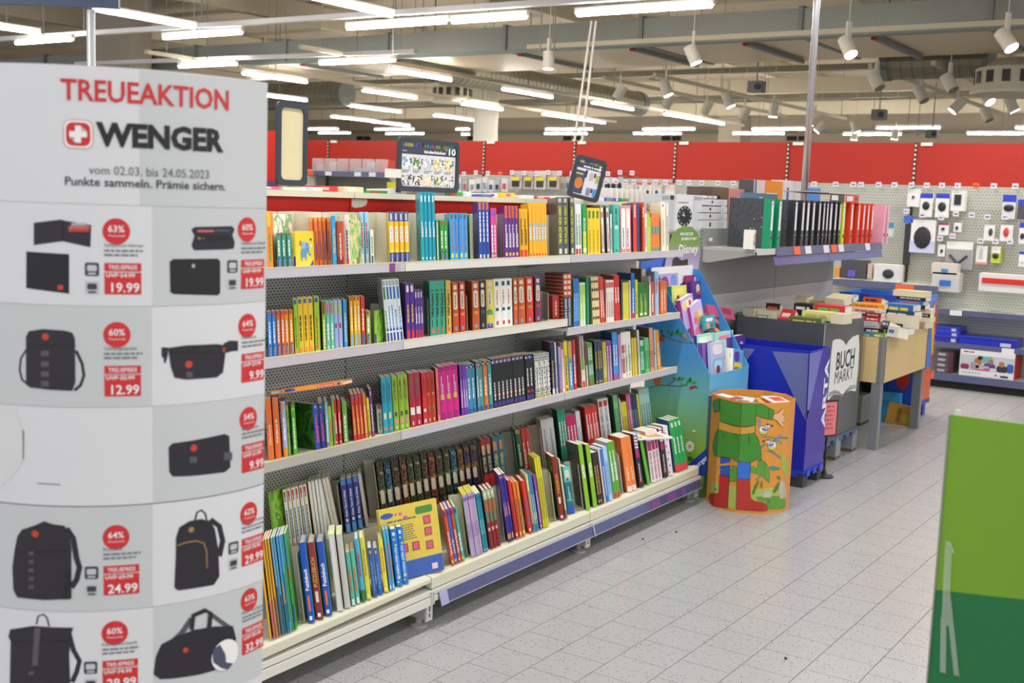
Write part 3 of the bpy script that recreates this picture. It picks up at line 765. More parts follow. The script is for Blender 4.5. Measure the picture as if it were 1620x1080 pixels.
B(826, 860, 563, 2, 'slim white book with green lettering', 'E4EADC', dp=.16, tx='~', tc='6FA03A', hd=('C84A3A', .06))
B(862, 888, 565, 2, 'slim lime green book', 'B4D23C', dp=.16, tx='~', tc='F4F7E0', hd=('C83A30', .07))
B(890, 905, 620, 1, 'slim yellow flowered book', 'C9B24A', dp=.16)
B(910, 990, 585, 3, 'orange book with teal zigzag bands', 'E9873C', dp=.2, cov='B86A2C', mid=('2FA39A', .46, .66), ft=('2FA39A', .11))
B(965, 990, 475, 1, 'tall cream gift book with bluish jacket', 'E4DCC4', dp=.2, rec=.05, cov=magpic)
B(996, 1045, 475, 1, 'thick cream hardback with blue emblem', 'E9E5D2', dp=.19, hard=True, tx='~', tc='A8A890', marks=[(.90, .95, .3, .6, '6A9ABA')])
B(1046, 1070, 482, 1, 'slim cream hardback at the end', 'E6E2D4', dp=.19, hard=True, tx='~', tc='7A7A90')
zz0 = S_TOP[0][0]
for i in range(15):
    u0 = -1.20+.232*i; zb_ = zz0-.20*math.tan(math.radians(4))
    t = thing('folded_presenter', 'cream folded metal sheet behind the books, %s from left, top shelf' % ORD[i], 'divider', SF @ T((0, u0, zb_)), 'cream folded sheets on the top shelf')
    m = MB(); q = [(.112, 0), (.030, .175), (.112, .228)]; tp = .198
    for (va, ya), (vb, yb) in zip(q[:-1], q[1:]):
        m.add([(va, ya, 0), (vb, yb, 0), (vb, yb, tp), (va, ya, tp), (va-.002, ya, 0), (vb-.002, yb, 0), (vb-.002, yb, tp), (va-.002, ya, tp)], [(0, 1, 2, 3), (7, 6, 5, 4), (3, 2, 6, 7), (0, 4, 5, 1), (0, 3, 7, 4), (1, 5, 6, 2)])
    m.build('folded_sheet', cream, t)
    MB().box(.03, .112, .0, .228, -.0005, .0006).build('foot', cream, t)
# ------------------------------------------------ second shelf
B = row(1, 0, CD)
nav = ('26419A', .26)
B(76, 144, 358, 2, 'small blue book with navy foot', '2F8FE0', dp=.13, ftx='Ravensburger', ft=nav, tx='~', txr=(.3, .85), marks=[(.91, .98, .2, .8, 'D8403A')])
B(145, 210, 353, 2, 'small orange book with navy foot', 'E87830', dp=.13, ftx='Ravensburger', ft=nav, tx='~', txr=(.3, .85), marks=[(.91, .98, .2, .8, 'D8403A')])
B(211, 277, 347, 2, 'small amber book with navy foot', 'EBA028', dp=.13, ftx='Ravensburger', ft=nav, tx='~', txr=(.3, .85), marks=[(.91, .98, .2, .8, 'D8403A')])
B(279, 312, 258, 1, 'lime green paperback before three yellow ones', '9CCB2E', dp=.17, tx='~', tc='5A8A1E', ft=('E8904A', .10), marks=[(.9, .98, .2, .8, '3A5AA0')])
B(313, 436, 252, 3, 'sunny yellow paperback with dark title', 'EFCB2C', dp=.17, tx='~', tc='5A4A14', txr=(.22, .8), ft=('E8A04A', .10), marks=[(.9, .98, .2, .8, '4A6AA8')])
B(437, 480, 242, 1, 'lime green paperback after three yellow ones', '9CCB2E', dp=.17, cov2='7A4A2A', tx='~', tc='C06A2A', marks=[(.9, .98, .2, .8, '3A5AA0'), (.04, .11, .2, .7, 'E0604A')])
B(497, 526, 278, 1, 'lime book with dark red label', '9AC43C', dp=.16, hd=('8A2A3A', .26), tx='~', txr=(.1, .65), marks=[(.03, .07, .3, .7, 'F0F0E0')])
B(527, 590, 276, 2, 'mint book with pink label', '76C9B8', dp=.16, mid=('E8609A', .74, .95), tx='~', txr=(.2, .6), marks=[(.03, .07, .3, .7, 'F0F0E0')])
B(591, 657, 268, 2, 'pale lilac book with red drawing', 'A9B4E6', dp=.16, mid=('B9D25A', .72, .94), marks=[(.42, .52, .25, .75, 'A84A5A'), (.05, .09, .3, .7, 'C8D86A')])
B(661, 692, 263, 1, 'vivid blue book with yellow lettering', '2C9FE6', dp=.16, tx='~', tc='F2DE5A', cov2='E8B84A')
B(718, 797, 243, 3, 'yellow reader with pale blue foot', 'EDBE22', dp=.15, ft=('78B8E0', .25), hd=('B8352A', .08), tx='~', txr=(.32, .85), bold=.02)
B(798, 830, 238, 1, 'red reader with blue lettered foot', 'D9362E', dp=.15, ft=('2F6AC0', .24), tx='~', txr=(.3, .8))
B(836, 872, 350, 1, 'small lime book with navy foot', '9ACB3A', dp=.12, ftx='Ravensburger', ft=('27449A', .29), tx='~', txr=(.34, .85), marks=[(.88, .97, .2, .7, 'D8403A')])
B(896, 925, 350, 1, 'small lime book showing its rabbit cover', '9CCD3C', dp=.11, turn=66, rec=.004, wid=.011, cov2=greenpic, ft=('27449A', .29))
B(992, 1128, 108, 5, 'tall white handbook with blue upper part', 'E6EEF2', dp=.2, lean=5.2, mid=('1F6AB4', .68, .88), ft=('2A45A0', .14), tx='~', tc='4A8AC0', txr=(.2, .6), marks=[(.90, .98, .15, .85, 'A8B0B4'), (.17, .21, .2, .8, '2A45A0')], cols=[dict(mid=('3A8A3E', .68, .88), tc='4A9A40', desc='tall white handbook with green upper part')]+[dict()]*4)
B = row(1, 1, CD)
B(1152, 1218, 140, 2, 'deep purple book with red foot', '5E2F96', dp=.17, ft=('E0352E', .16), tx='~', tc='F0C85A', txr=(.3, .7), pill=('E9DCEC', .84, .97))
B(1219, 1287, 193, 3, 'slim purple book with red foot', '63329A', dp=.15, ft=('E0352E', .17), tx='~~', txr=(.3, .72), pill=('C8C0D8', .84, .97))
def football(x0, x1, yt, n, desc, c, num):
    B(x0, x1, yt, n, desc, c, dp=.17, tx='Fußball Academy  %s' % num, tc='17261F', txr=(.34, .97), th=.44, bold=.02, marks=[(.05, .13, .35, .75, 'D8685A'), (.16, .30, .35, .5, '2A3A30')])
football(1332, 1455, 122, 3, 'turquoise football novel numbered two', '3DA88C', '2')
football(1456, 1498, 115, 1, 'sand yellow football novel numbered one', 'E2B44A', '1')
def pilled(x0, x1, yt, desc, c, mark='D88A3A', **k):
    kw = dict(dp=.17, pill=('E9E0CC', .46, .82), tx='~', tc='8A7A60', txr=(.5, .78), marks=[(.86, .95, .25, .75, 'E6DAC0'), (.33, .39, .2, .8, mark), (.05, .12, .35, .65, '6AA8D8')]); kw.update(k)
    B(x0, x1, yt, 1, desc, c, **kw)
pilled(1506, 1556, 133, 'rust brown magic novel after the football books', 'B9542C')
pilled(1561, 1608, 128, 'red magic novel after the football books', 'CE3C30')
B = row(1, 1, CE)
pilled(126, 179, 112, 'rust magic novel left of the black one', 'BE5A2C')
pilled(181, 223, 107, 'black magic novel with cream pill', '243034', '39606A')
pilled(225, 279, 103, 'yellow magic novel with compass and purple foot', 'E3CF4E', '5A9A6A', ft=('6A3A8A', .10), mid=('5FA070', .28, .36))
B(281, 417, 97, 3, 'white magic novel with black floral line', 'E4E8E6', dp=.17, pill=('F4EFE4', .42, .84), tx='~', tc='C0705A', txr=(.48, .78), marks=[(.86, .95, .3, .7, '2E4A5E'), (.34, .40, .3, .7, '2E4A5E'), (.05, .13, .35, .65, 'C83A4A')])
pilled(419, 450, 91, 'narrow rust magic novel after the white ones', 'BF5C2E')
pilled(451, 503, 87, 'wide rust magic novel after the white ones', 'C0602F')
pilled(509, 560, 82, 'bright red magic novel near the middle-bay end', 'D23E30', '8AA03A')
pilled(572, 616, 77, 'purple-red magic novel at the row end', '7A3358', 'B05A3A', hd=('5A2C88', .38))
B(695, 745, 215, 1, 'small red book with white back-cover text', 'C83424', dp=.17, rec=.05, fit=False, tx='~')
B = row(1, 2, CE)
B(776, 838, 52, 2, 'navy cookbook with red patterned head', '233457', dp=.23, turn=36, hard=True, cov=redpat, mid=('B8483A', .56, .985), tx='HERZHAFT & VEGETARISCH', tc='EEF0F4', txr=(.04, .54), th=.36, down=True, marks=[(.60, .66, .2, .8, 'E7C9B0'), (.70, .76, .2, .8, 'E7C9B0'), (.80, .86, .2, .8, 'E7C9B0'), (.90, .96, .2, .8, 'E7C9B0')])
B(846, 888, 94, 3, 'bright blue slim book with green edge', '2C74D8', dp=.17, cov='7FB82E', tx='~', tc='A8D8F4')
B(891, 936, 122, 2, 'light green slim book with red foot', 'A8D66A', dp=.17, tx='~~', tc='F4FAEA', ft=('E8E8E0', .14), hd=('E8F0E0', .05))
B(938, 957, 85, 1, 'tall teal book behind cream ones', '1F8A72', dp=.19)
B(984, 1040, 83, 4, 'cream book with black spots, leaning', 'E2CDA0', dp=.18, lean=4.0, marks=[(.1, .16, .2, .8, '2A2420'), (.3, .36, .2, .8, '2A2420'), (.5, .56, .2, .8, '2A2420'), (.7, .76, .2, .8, '2A2420'), (.88, .93, .2, .8, '2A2420')])
B(1042, 1073, 82, 2, 'slim red book, leaning left', 'D8402C', dp=.18, lean=4.0, tx='~')
B(1080, 1138, 105, 4, 'white book with red and green lettering', 'ECECE6', dp=.18, tx='~~', tc='B0455A', ft=('E4E0DA', .12), marks=[(.82, .95, .2, .8, 'C8303A')])
B(1144, 1182, 70, 2, 'tall red book, leaning slightly', 'CE3026', dp=.19, lean=2.5, tx='~', txr=(.4, .85))
B(1184, 1196, 100, 1, 'slim dark blue book', '2F4A72', dp=.18)
B(1197, 1240, 120, 3, 'slim yellow book with black edge', 'E6DC3A', dp=.17, cov='2A2A1E', hard=True)
B(1241, 1254, 105, 1, 'slim pale pink book', 'E4D2D8', dp=.17)
B(1256, 1283, 54, 1, 'tall blue book with red foot', '1E74BA', dp=.2, cov='16508A', ft=('D8303A', .16), tx='~', tc='E8F0F8')
B(1284, 1304, 100, 1, 'yellow book beside dark green ones', 'E9D83A', dp=.18, tx='~', tc='4A5A8A')
B(1305, 1380, 126, 2, 'dark green gardening book', '2E7A2C', dp=.18, tx='~~', tc='C8D85A', marks=[(.05, .12, .3, .7, 'F0F4E8')])
B(1330, 1362, 22, 1, 'tall grey-brown book standing behind green ones', 'B8B2AC', dp=.16, rec=.06, cov='6A5E52', fit=False)
B(1382, 1395, 75, 1, 'slim white book with red head', 'E8E4E4', dp=.18, hd=('C8303A', .2))
B(1396, 1420, 115, 1, 'reddish brown book beside pale blue one', 'C8552E', dp=.17, tx='~')
B(1422, 1454, 44, 1, 'tall pale blue book with red lettering', 'A6C2EC', dp=.19, hard=True, tx='~', tc='D8503A', txr=(.5, .9))
B(1461, 1510, 110, 2, 'bright orange book at the end', 'E2702A', dp=.17, tx='~', tc='F4D8B0')
divider(720+90/4.5, .06, VF-.02, 1, .15, 'cream divider after the red magic novel, second shelf', 1)
divider(410+1320/4.909, .06, VF-.02, 1, .15, 'cream divider before the football novels, second shelf', 1)
divider(720+668/4.5, .06, VF-.02, 1, .13, 'cream divider before the navy cookbooks, second shelf', 1)
divider(410+985/4.909, .06, VF-.03, 1, .14, 'cream divider behind the white handbooks, second shelf', 0)
# thin magazines pushed in across the back
for i in range(3):
    zz = S_TOP[1][0]
    a = thing('thin_magazine', 'thin beige magazine lying slanted at back, %s of three, second shelf' % ['lowest', 'middle', 'topmost'][i], 'magazine', SF @ T((.20+.01*i, -1.20+.02*i, zz+.118+.009*i)) @ RX(27-1.5*i) , 'slanted magazines')
    MB().box(-.17, 0, 0, .30-.01*i, 0, .0024).build('cover', card('A39A7C'), a)
    MB().box(-.168, .001, .001, .297-.01*i, .0024, .0052).build('page_block', paper('C9C2A6'), a)
# ------------------------------------------------ third shelf
B = row(2, 0, CG)
B(48, 96, 445, 1, 'orange board book at the column display', 'E2702E', dp=.19, tx='Kleine Freunde', tc='F6D8C0', txr=(.25, .8), th=.4)
B(103, 152, 440, 1, 'orange board book with pale lettering', 'E4722F', dp=.19, tx='~', tc='F6D8C0', txr=(.25, .8), marks=[(.88, .93, .3, .6, '2FA8A0')])
B(166, 205, 465, 1, 'pale lilac book with orange foot', 'A9B6E2', dp=.18, hard=True, ft=('E39A2E', .16), tx='~', tc='F2F4FA', txr=(.3, .8), marks=[(.86, .88, .15, .85, 'E8904A'), (.90, .92, .15, .85, 'E8904A'), (.94, .96, .15, .85, 'E8904A')])
B(206, 226, 500, 1, 'green meadow picture book', '7AA24A', mk=greenpic, dp=.17, rec=.012)
B(244, 277, 500, 1, 'leaf green book with yellow dot', '55B332', dp=.18, tx='~', tc='E6F4D0', marks=[(.90, .95, .3, .7, 'E8E04A')])
B(418, 456, 484, 1, 'royal blue forest storybook, nearer one', '2C46B2', dp=.2, turn=14, cov=forest, lean=1.5, tx='~~', tc='E8609A', txr=(.15, .85), marks=[(.90, .96, .3, .7, '7AC8E8')])
B(460, 497, 484, 1, 'royal blue forest storybook, farther one', '2C46B2', dp=.2, cov='E8D86A', lean=1.5, tx='~~', tc='E8609A', txr=(.15, .85), marks=[(.90, .96, .3, .7, '7AC8E8')])
B(499, 524, 470, 1, 'light blue book beside royal blue storybooks', '8EC8EA', dp=.19, tx='~', tc='F0F6FA', marks=[(.04, .09, .2, .8, 'C8453A')])
B(527, 553, 505, 1, 'lime green book with orange lettering', 'A8CC3A', dp=.18, tx='~', tc='D86A2A')
B(555, 572, 460, 1, 'slim green book with blue lettering', '8ABF4A', dp=.18, tx='~', tc='2A6AA8')
B(574, 626, 455, 2, 'crimson book with bold white title', 'D22F34', dp=.18, tx='~~', txr=(.25, .75), bold=.02, marks=[(.03, .08, .25, .75, 'DCE4EE')])
B(634, 672, 470, 1, 'grass green book with white title', '6CB83A', dp=.19, cov='2A3A20', tx='~', marks=[(.04, .10, .25, .75, 'E8F4DC')])
B(712, 798, 412, 3, 'red exercise book with yellow title', 'CF3A34', dp=.19, lean=1.5, tx='~~', tc='F2D25A', txr=(.12, .85), marks=[(.91, .95, .25, .75, '3A8AD0')])
B(800, 826, 405, 1, 'orange exercise book', 'E8862A', dp=.19, lean=1.5, tx='~', tc='F6DEB8')
B(829, 851, 440, 1, 'slim yellow exercise book with blue mark', 'E8E03A', dp=.18, lean=1.5, tx='~', tc='8A8A2A', marks=[(.05, .16, .2, .8, '2F5AB0')])
B(855, 879, 370, 1, 'slim purple book with red foot', '5E3C98', dp=.17, lean=2, ft=('DE3A30', .15), tx='~', tc='E8E0F0', marks=[(.86, .96, .3, .7, 'C8C0DC')])
B(897, 941, 500, 1, 'small white box book with red head', 'CFE0B8', dp=.10, rec=.03, hd=('D23A40', .12), ft=('D8E8C8', .2), tx='~', tc='3A8A3A')
u0, z0_ = sh(415+60/4.909, 540+416/4.909, .215)
o = thing('picture_book', 'orange picture book lying across the tops, third shelf', 'book', SF @ T((.215, u0, z0_)) @ RY(-12) @ RZ(-60), 'books on the third shelf')
MB().box(-.17, 0, 0, .262, 0, .0018).build('cover', gloss('DE8A2E'), o)
MB().box(-.165, -.006, .003, .258, .0018, .0125).build('page_block', PAGE, o)
m = MB(); m.prism([(0, .04), (.003, .044), (.003, .258), (0, .262)], 0, .015, 2); m.build('spine', gloss('E9942E'), o)
MB().box(-.17, 0, 0, .262, .0125, .015).build('top_board', gloss('C07A2C'), o)
MB().box(.003, .0036, .055, .09, .003, .012).build('print_mark', ink('2C4DA8'), o)
MB().box(.003, .0036, .17, .23, .003, .012).build('print_mark', ink('D2402E'), o)
m = MB(); put_text(m, 'Bei der Feuerwehr', (.004, .173, .005), (0, 1, 0), (0, 0, 1), .0055, .054, .01); m.build('title', ink('F8EDE0'), o)
m = MB(); m.prism(circle(.246, .0075, .0055, 12), .003, .004, 0); m.build('emblem', ink('2C4DA8'), o)
B = row(2, 1, CG)
lotta = dict(dp=.16, tx='LOTTA-LEBEN', txr=(.56, .95), th=.42, bold=.01)
B(946, 1027, 283, 2, 'turquoise diary novel', '2AA4BE', cov='156A80', tc='1A6A84', **lotta, marks=[(.25, .36, .25, .7, 'D8E0A8'), (.05, .10, .25, .75, 'E8803A')], hd=None)
B(1029, 1155, 270, 3, 'lime green diary novel', '96BE30', cov='3C5A1C', tc='6E3A26', **lotta, marks=[(.26, .34, .3, .75, '4A5A54'), (.13, .20, .25, .75, 'F08AB0'), (.03, .09, .45, .6, 'F4F4F4')])
B(1157, 1250, 248, 2, 'crimson diary novel with white sheep', 'BE2340', cov='5A1626', tc='3F8A86', **lotta, marks=[(.22, .36, .15, .85, 'F0EEEA'), (.03, .10, .45, .6, 'F4F4F4')])
B(1252, 1289, 243, 1, 'bright red diary novel', 'DE2C38', tc='8A2A48', **lotta, marks=[(.24, .30, .3, .75, 'F0F0EC'), (.03, .10, .2, .8, 'B8C8D8')])
B(1291, 1360, 240, 2, 'red-brown diary novel with green figure', 'BC3A26', tc='8A1A20', **lotta, marks=[(.26, .34, .3, .7, '6A8A3A'), (.03, .10, .45, .6, 'F4F4F4'), (.55, .60, .3, .7, 'E8C84A')])
B(1364, 1385, 208, 1, 'coral pink paperback', 'E8837A', dp=.17, tx='~', tc='8A3A3A', cov='7A1A4A')
B(1387, 1541, 195, 3, 'magenta paperback with golden emblem', 'D61F8E', dp=.17, cov='8A1A5E', tx='~~', tc='F4C8E4', txr=(.45, .85), ft=('A81F86', .13), marks=[(.37, .46, .25, .75, 'E8C85A'), (.95, .97, .1, .9, '7A1A6A'), (.91, .925, .1, .9, '7A1A6A')])
B(1543, 1602, 185, 3, 'violet paperback with white title', '7A3CB4', dp=.17, tx='~~', tc='F0E4FA', txr=(.15, .8), marks=[(.36, .42, .25, .75, 'D86AB8')])
B = row(2, 1, CH)
pz = [(.93, .96, .1, .4, 'E0E0E0'), (.93, .96, .5, .9, '2A2A3A'), (.97, .995, .1, .5, '2A2A3A'), (.89, .92, .1, .5, 'D04A8A'), (.89, .92, .5, .9, '3AA05A')]
def game(x0, x1, yt, desc, c, n=1): B(x0, x1, yt, n, desc, c, dp=.17, tx='~', txr=(.3, .75), bold=.02, cov='234A5A', marks=pz+[(.02, .10, .2, .8, '3A50B0')])
game(22, 90, 268, 'steel blue reader with chequered head', '3A8FB4', 2)
game(91, 111, 248, 'grey-blue reader with chequered head', '6E9CA8')
game(112, 148, 246, 'teal reader left of the orange one', '4AA0A4')
game(149, 183, 240, 'orange reader with chequered head', 'DC8236')
game(184, 215, 238, 'teal reader right of the orange one', '48A2A8')
B(219, 461, 228, 8, 'black gaming novel', '24262C', dp=.17, cov='1A1B20', hd=None, tx='~', tc='F0F0F2', txr=(.15, .62), marks=[(.91, .96, .1, .45, 'D8DCE0'), (.91, .96, .5, .9, '3A6AC8'), (.955, .985, .3, .8, 'D83A3A'), (.02, .11, .2, .8, '4A3AA8'), (.24, .28, .3, .8, 'C83A3A')])
B(463, 528, 193, 2, 'black gaming novel before the dotted books', '24262C', dp=.18, cov='1A1B20', tx='~', tc='F0F0F2', txr=(.3, .75), marks=[(.91, .96, .1, .45, 'D8DCE0'), (.91, .96, .5, .9, '3A6AC8'), (.02, .11, .2, .8, '4A3AA8'), (.17, .22, .3, .8, 'C83A3A')])
B(531, 648, 190, 3, 'white diary with black dot pattern', 'E6E6E4', mk=chevron, cov='1C1C22', dp=.17, tx='~', tc='70707A', pill=('EFEFEC', .2, .84), marks=[(.03, .10, .35, .65, 'D8C03A')])
B(651, 680, 100, 1, 'navy novel with gold lettering', '26295C', dp=.19, cov='4A3A1A', tx='~', tc='D8B84A', ft=('E4E4E8', .11))
B(681, 694, 100, 1, 'slim white novel with blue mark', 'DDE2EC', dp=.19, tx='~', tc='4A4A7A')
B(695, 708, 130, 1, 'slim dark blue novel', '2E2F6E', dp=.17)
B(709, 728, 135, 1, 'pale lilac paperback', 'B8BCE4', dp=.17, tx='~', tc='6A6AA0', ft=('D23A4A', .1))
B(729, 752, 102, 1, 'rose pink paperback with dark head', 'EFB4BC', dp=.17, hd=('6A2A4A', .14), tx='~', ft=('E8E8E8', .08))
B(753, 778, 90, 1, 'lemon yellow paperback with black lettering', 'E6DC2A', dp=.17, tx='~', tc='3A3A1A', ft=('C8322E', .07))
B(779, 813, 92, 1, 'mustard and sky blue paperback', '5B97E4', dp=.17, hd=('D8A428', .36), tx='~', txr=(.1, .58))
B(815, 838, 85, 1, 'bright red paperback, last in middle bay', 'DA2F2C', dp=.17, tx='~')
B = row(2, 2, CH)
B(874, 905, 52, 1, 'tall grey and green guidebook with red foot', 'DADCD4', dp=.17, lean=2, mid=('6AB43A', .34, .60), ft=('D23A34', .12), hd=('9A9C96', .40), tx='~', tc='6A7A60', txr=(.62, .95))
B(907, 926, 115, 1, 'brown speckled guidebook', '6E4A3A', dp=.16, lean=1.5, ft=('D8D4C8', .5))
B(927, 972, 108, 2, 'green landscape guidebook', '5E9E48', dp=.16, lean=2, mid=('A8C8D8', .25, .5), tx='~', txr=(.6, .9), ft=('8A6A4A', .15))
B(980, 1036, 92, 3, 'slate blue guidebook with gold title', '3A475C', dp=.17, cov='1E2226', tx='~', tc='D8B04A', txr=(.35, .8), marks=[(.03, .08, .3, .7, 'D8B04A')])
B(1038, 1066, 100, 2, 'olive yellow guidebook', 'C6B94A', dp=.17, tx='~', tc='F0E8C0', ft=('A89A3A', .2))
B(1067, 1106, 92, 2, 'purple guidebook with lilac lower half', '8A3E96', dp=.17, ft=('C0A8C8', .62), tx='~', tc='F4E4F8', txr=(.6, .95))
B(1108, 1150, 27, 2, 'tall azure guidebook with red foot', '3C96E0', dp=.2, cov='2A70B8', ft=('D83034', .13), tx='~', txr=(.3, .85))
B(1152, 1171, 42, 1, 'slim lilac and pink guidebook', 'C4A8D8', dp=.18, hd=('E87A9A', .5))
B(1173, 1250, 27, 3, 'white cookbook with green script', 'E9E9E4', dp=.2, cov='C8C4BC', tx='~~', tc='6A9A5A', marks=[(.03, .08, .3, .7, 'E0A8A0')], cols=[dict(desc='white cookbook with pink label', marks=[(.1, .42, .15, .85, 'D8406E'), (.55, .72, .15, .85, 'D8406E')])]+[dict()]*2)
B(1252, 1292, 70, 3, 'thin yellow book with brown edge', 'DCC23A', dp=.18, cov='5A4A1A', hard=True)
B(1293, 1310, 10, 1, 'tall pale grey book behind green ones', 'D4D2D0', dp=.2)
B(1311, 1345, 88, 2, 'emerald green book', '1F9A62', dp=.19, hd=('DCE4DE', .16), tx='~', tc='D8F0E0')
B(1346, 1381, 68, 2, 'light green book', '6CBF82', dp=.18, tx='~', tc='2A6A3A')
B(1382, 1414, -6, 2, 'tall salmon book', 'DE9A7E', dp=.2, cov='7A4A3E', tx='~', tc='6A4A3A', txr=(.1, .6))
B(1416, 1430, 12, 1, 'tall pale sky-blue book with red dot', 'A8D0EA', dp=.2, marks=[(.4, .45, .2, .8, 'D8403A')])
B(1433, 1462, 10, 1, 'orange book leaning at shelf end', 'E09426', dp=.18, lean=2.5, tx='~', tc='F6DEB0')

el = [o for o in bpy.data.objects if o.name.startswith('elephant_book')][0]
hE = max(v.co.z for v in [c for c in el.children if c.name.startswith('cover')][0].data.vertices)
def eart(pts, nm, col, k):
    MB().prism([(-.128+x*.128, z*hE) for x, z in [(1-p[0], p[1]) for p in pts]], .0125+.0003*k, .0128+.0003*k, 1).build(nm, ink(col), el)
body = [(.28, .16), (.34, .16), (.36, .26), (.50, .26), (.52, .16), (.58, .16), (.60, .34), (.66, .44), (.72, .34), (.80, .30), (.88, .33), (.86, .36), (.80, .34), (.76, .42), (.75, .58), (.66, .68), (.50, .66), (.42, .56), (.30, .48), (.24, .36)]
eart(body, 'elephant_print', '5F97C8', 0); eart(circle(.44, .60, .13, 14, .11), 'elephant_ear', '8FB8E0', 1); eart(circle(.66, .54, .028, 10, .02), 'elephant_eye', 'F0F0F0', 2); eart(circle(.67, .54, .012, 8, .01), 'elephant_pupil', '1E1E22', 3)
eart(circle(.26, .66, .05, 8, .08), 'tree_print', 'A8702E', 0); eart(circle(.86, .76, .07, 8, .03), 'tree_crown', '2E6A2E', 0); eart([(.78, .02), (.98, .02), (.98, .18)], 'corner_print', '5A3A9A', 0); eart(circle(.86, .58, .07, 12, .06), 'round_window', 'E8E4DA', 0)
el.name = 'picture_book'
# ------------------------------------------------ base shelf, back row
B = row(3, 0, CI)
B(96, 130, 275, 1, 'lime green picture book with white cloud', '7FB63A', dp=.15, turn=72, rec=.006, wid=.01, cov2=greenpic)
B(205, 385, 258, 6, 'white comic book with red figure', 'E2E6EA', dp=.16, cov='D8C83A', tx='~', tc='3A5AA8', txr=(.2, .7), ft=('D8A8A8', .12), marks=[(.88, .97, .25, .75, 'B03048'), (.80, .88, .35, .65, 'B03048')])
B(402, 500, 195, 4, 'plain white thick book', 'E4E4DE', dp=.17, pg=paper('DAD6C8'), lean=1)
B(505, 585, 170, 3, 'white activity book, leaning', 'D8D4C8', dp=.17, lean=7, cov2=magpic)
B(622, 757, 183, 3, 'dark blue novel with white title', '24378E', dp=.17, cov='5A5248', hard=False, tx='Kleine Tiere im Schnee', txr=(.30, .80), th=.42, ft=('6AAFE4', .17), marks=[(.20, .26, .3, .7, 'F0F4F8'), (.90, .92, .1, .9, '5AA8E0'), (.935, .955, .1, .9, '5AA8E0'), (.97, .985, .1, .9, '5AA8E0')])
B(760, 785, 140, 1, 'pictorial magazine leaning on the divider', 'C8C4BE', dp=.16, lean=3, cov2=magpic)
B = row(3, 1, CJ)
flame = dict(dp=.17, pill=('D8CDB0', .28, .52), pg=paper('8C8A86'))
nov = [('black and green', 0), ('dark blue', 1), ('brown and green', 2), ('amber brown', 3), ('dark green', 0), ('moss green', 0), ('narrow green', 2), ('rust red', 4), ('dark brown eyed', 2), ('olive eyed', 0), ('blue-green', 1), ('copper', 3), ('purple-black', 5), ('dark violet', 5)]
xs = [72, 128, 182, 245, 300, 352, 408, 462, 520, 578, 632, 684, 735, 785, 838]
for i, (nm, k) in enumerate(nov):
    B(xs[i], xs[i+1], 262-i*11+(0 if i % 3 else -10), 1, 'thick %s dragon novel, %s in the row' % (nm, ORD[i]), '2A2018', mk=novel_mats[k], hard=True, **flame)
B(872, 958, 72, 2, 'dark red novel with black title band', '9A2A2A', dp=.17, hard=True, cov='5A1A1A', mid=('241C1E', .26, .74), ft=('C83A30', .24), tx='NICHT ÖFFNEN', tc='E0D8CC', txr=(.30, .62), th=.5, marks=[(.66, .86, .25, .75, 'C8B48A')])
B(960, 1056, 55, 2, 'teal blue novel with yellow title', '1F6A8A', dp=.17, hard=True, cov='14465A', tx='NICHT ÖFFNEN', tc='E6D83A', txr=(.12, .62), th=.5, marks=[(.70, .90, .25, .75, 'D88A3A')])
B(1140, 1183, -5, 1, 'dark green novel with gold stripes', '1E5A3A', dp=.17, hard=True, tx='~~', tc='D8E0D0', txr=(.2, .75), marks=[(.90, .915, .1, .9, 'D8A03A'), (.93, .945, .1, .9, 'D8A03A'), (.96, .975, .1, .9, 'D8A03A')], ft=('3A70A0', .1))
B(1185, 1252, -10, 2, 'brick-red novel with white lettering', 'B8322C', dp=.17, hard=True, tx='~~', tc='F0E0D8', txr=(.2, .8), marks=[(.12, .18, .3, .7, 'E8B08A')])
B = row(3, 2, CK)
B(58, 152, 288, 2, 'thick light grey reference book', 'C8C8CA', dp=.19, tx='~~', tc='7A7A80', txr=(.2, .85))
B(182, 238, 220, 3, 'teal green guide with white title', '2F9E80', dp=.19, cov='1E5A4A', tx='~', txr=(.3, .85))
B(239, 305, 262, 3, 'magenta guide with white title', 'C81468', dp=.17, tx='~', cov='D8D4D0')
B(306, 340, 228, 2, 'white and grey guide', 'D8DADC', dp=.19, tx='~', tc='9A9AA0')
B(372, 462, 200, 4, 'scarlet guide with white title', 'D62B28', dp=.2, cov='A81F1E', tx='~~', txr=(.3, .9))
B(466, 541, 142, 2, 'white health guide, red-blue capitals', 'E4E4E2', dp=.2, pg=paper('BDBAB4'), tx='RATGEBER GESUNDHEIT', tc='2A5AA0', txr=(.12, .80), th=.42, down=True, marks=[(.83, .95, .2, .8, 'C8302C')], ft=('C8302C', .05))
B(576, 612, 115, 2, 'pale green guide', '7CBE8A', dp=.19, cov='3A6A4A', tx='~', tc='2A6A3A')
B(613, 624, 135, 1, 'slim white guide beside pale green ones', 'E0E0DC', dp=.18)
B(625, 668, 165, 4, 'slim yellow guide', 'E2D42E', dp=.17, cov='1F6A6A', tx='~', tc='6A6A1A')
B(669, 697, 108, 3, 'pink guide', 'E07AA8', dp=.19, cov='B8285A', tx='~', tc='F8E0EC')
B(698, 736, 108, 3, 'dark blue slim guide', '223A6E', dp=.19, tx='~', tc='A8C0E8')
B(737, 752, 105, 1, 'bright yellow guide beside mint ones', 'E8DC2A', dp=.19)
B(754, 832, 75, 4, 'pale mint blue guide', 'A4CCC8', dp=.2, tx='~', tc='5A8A8A')
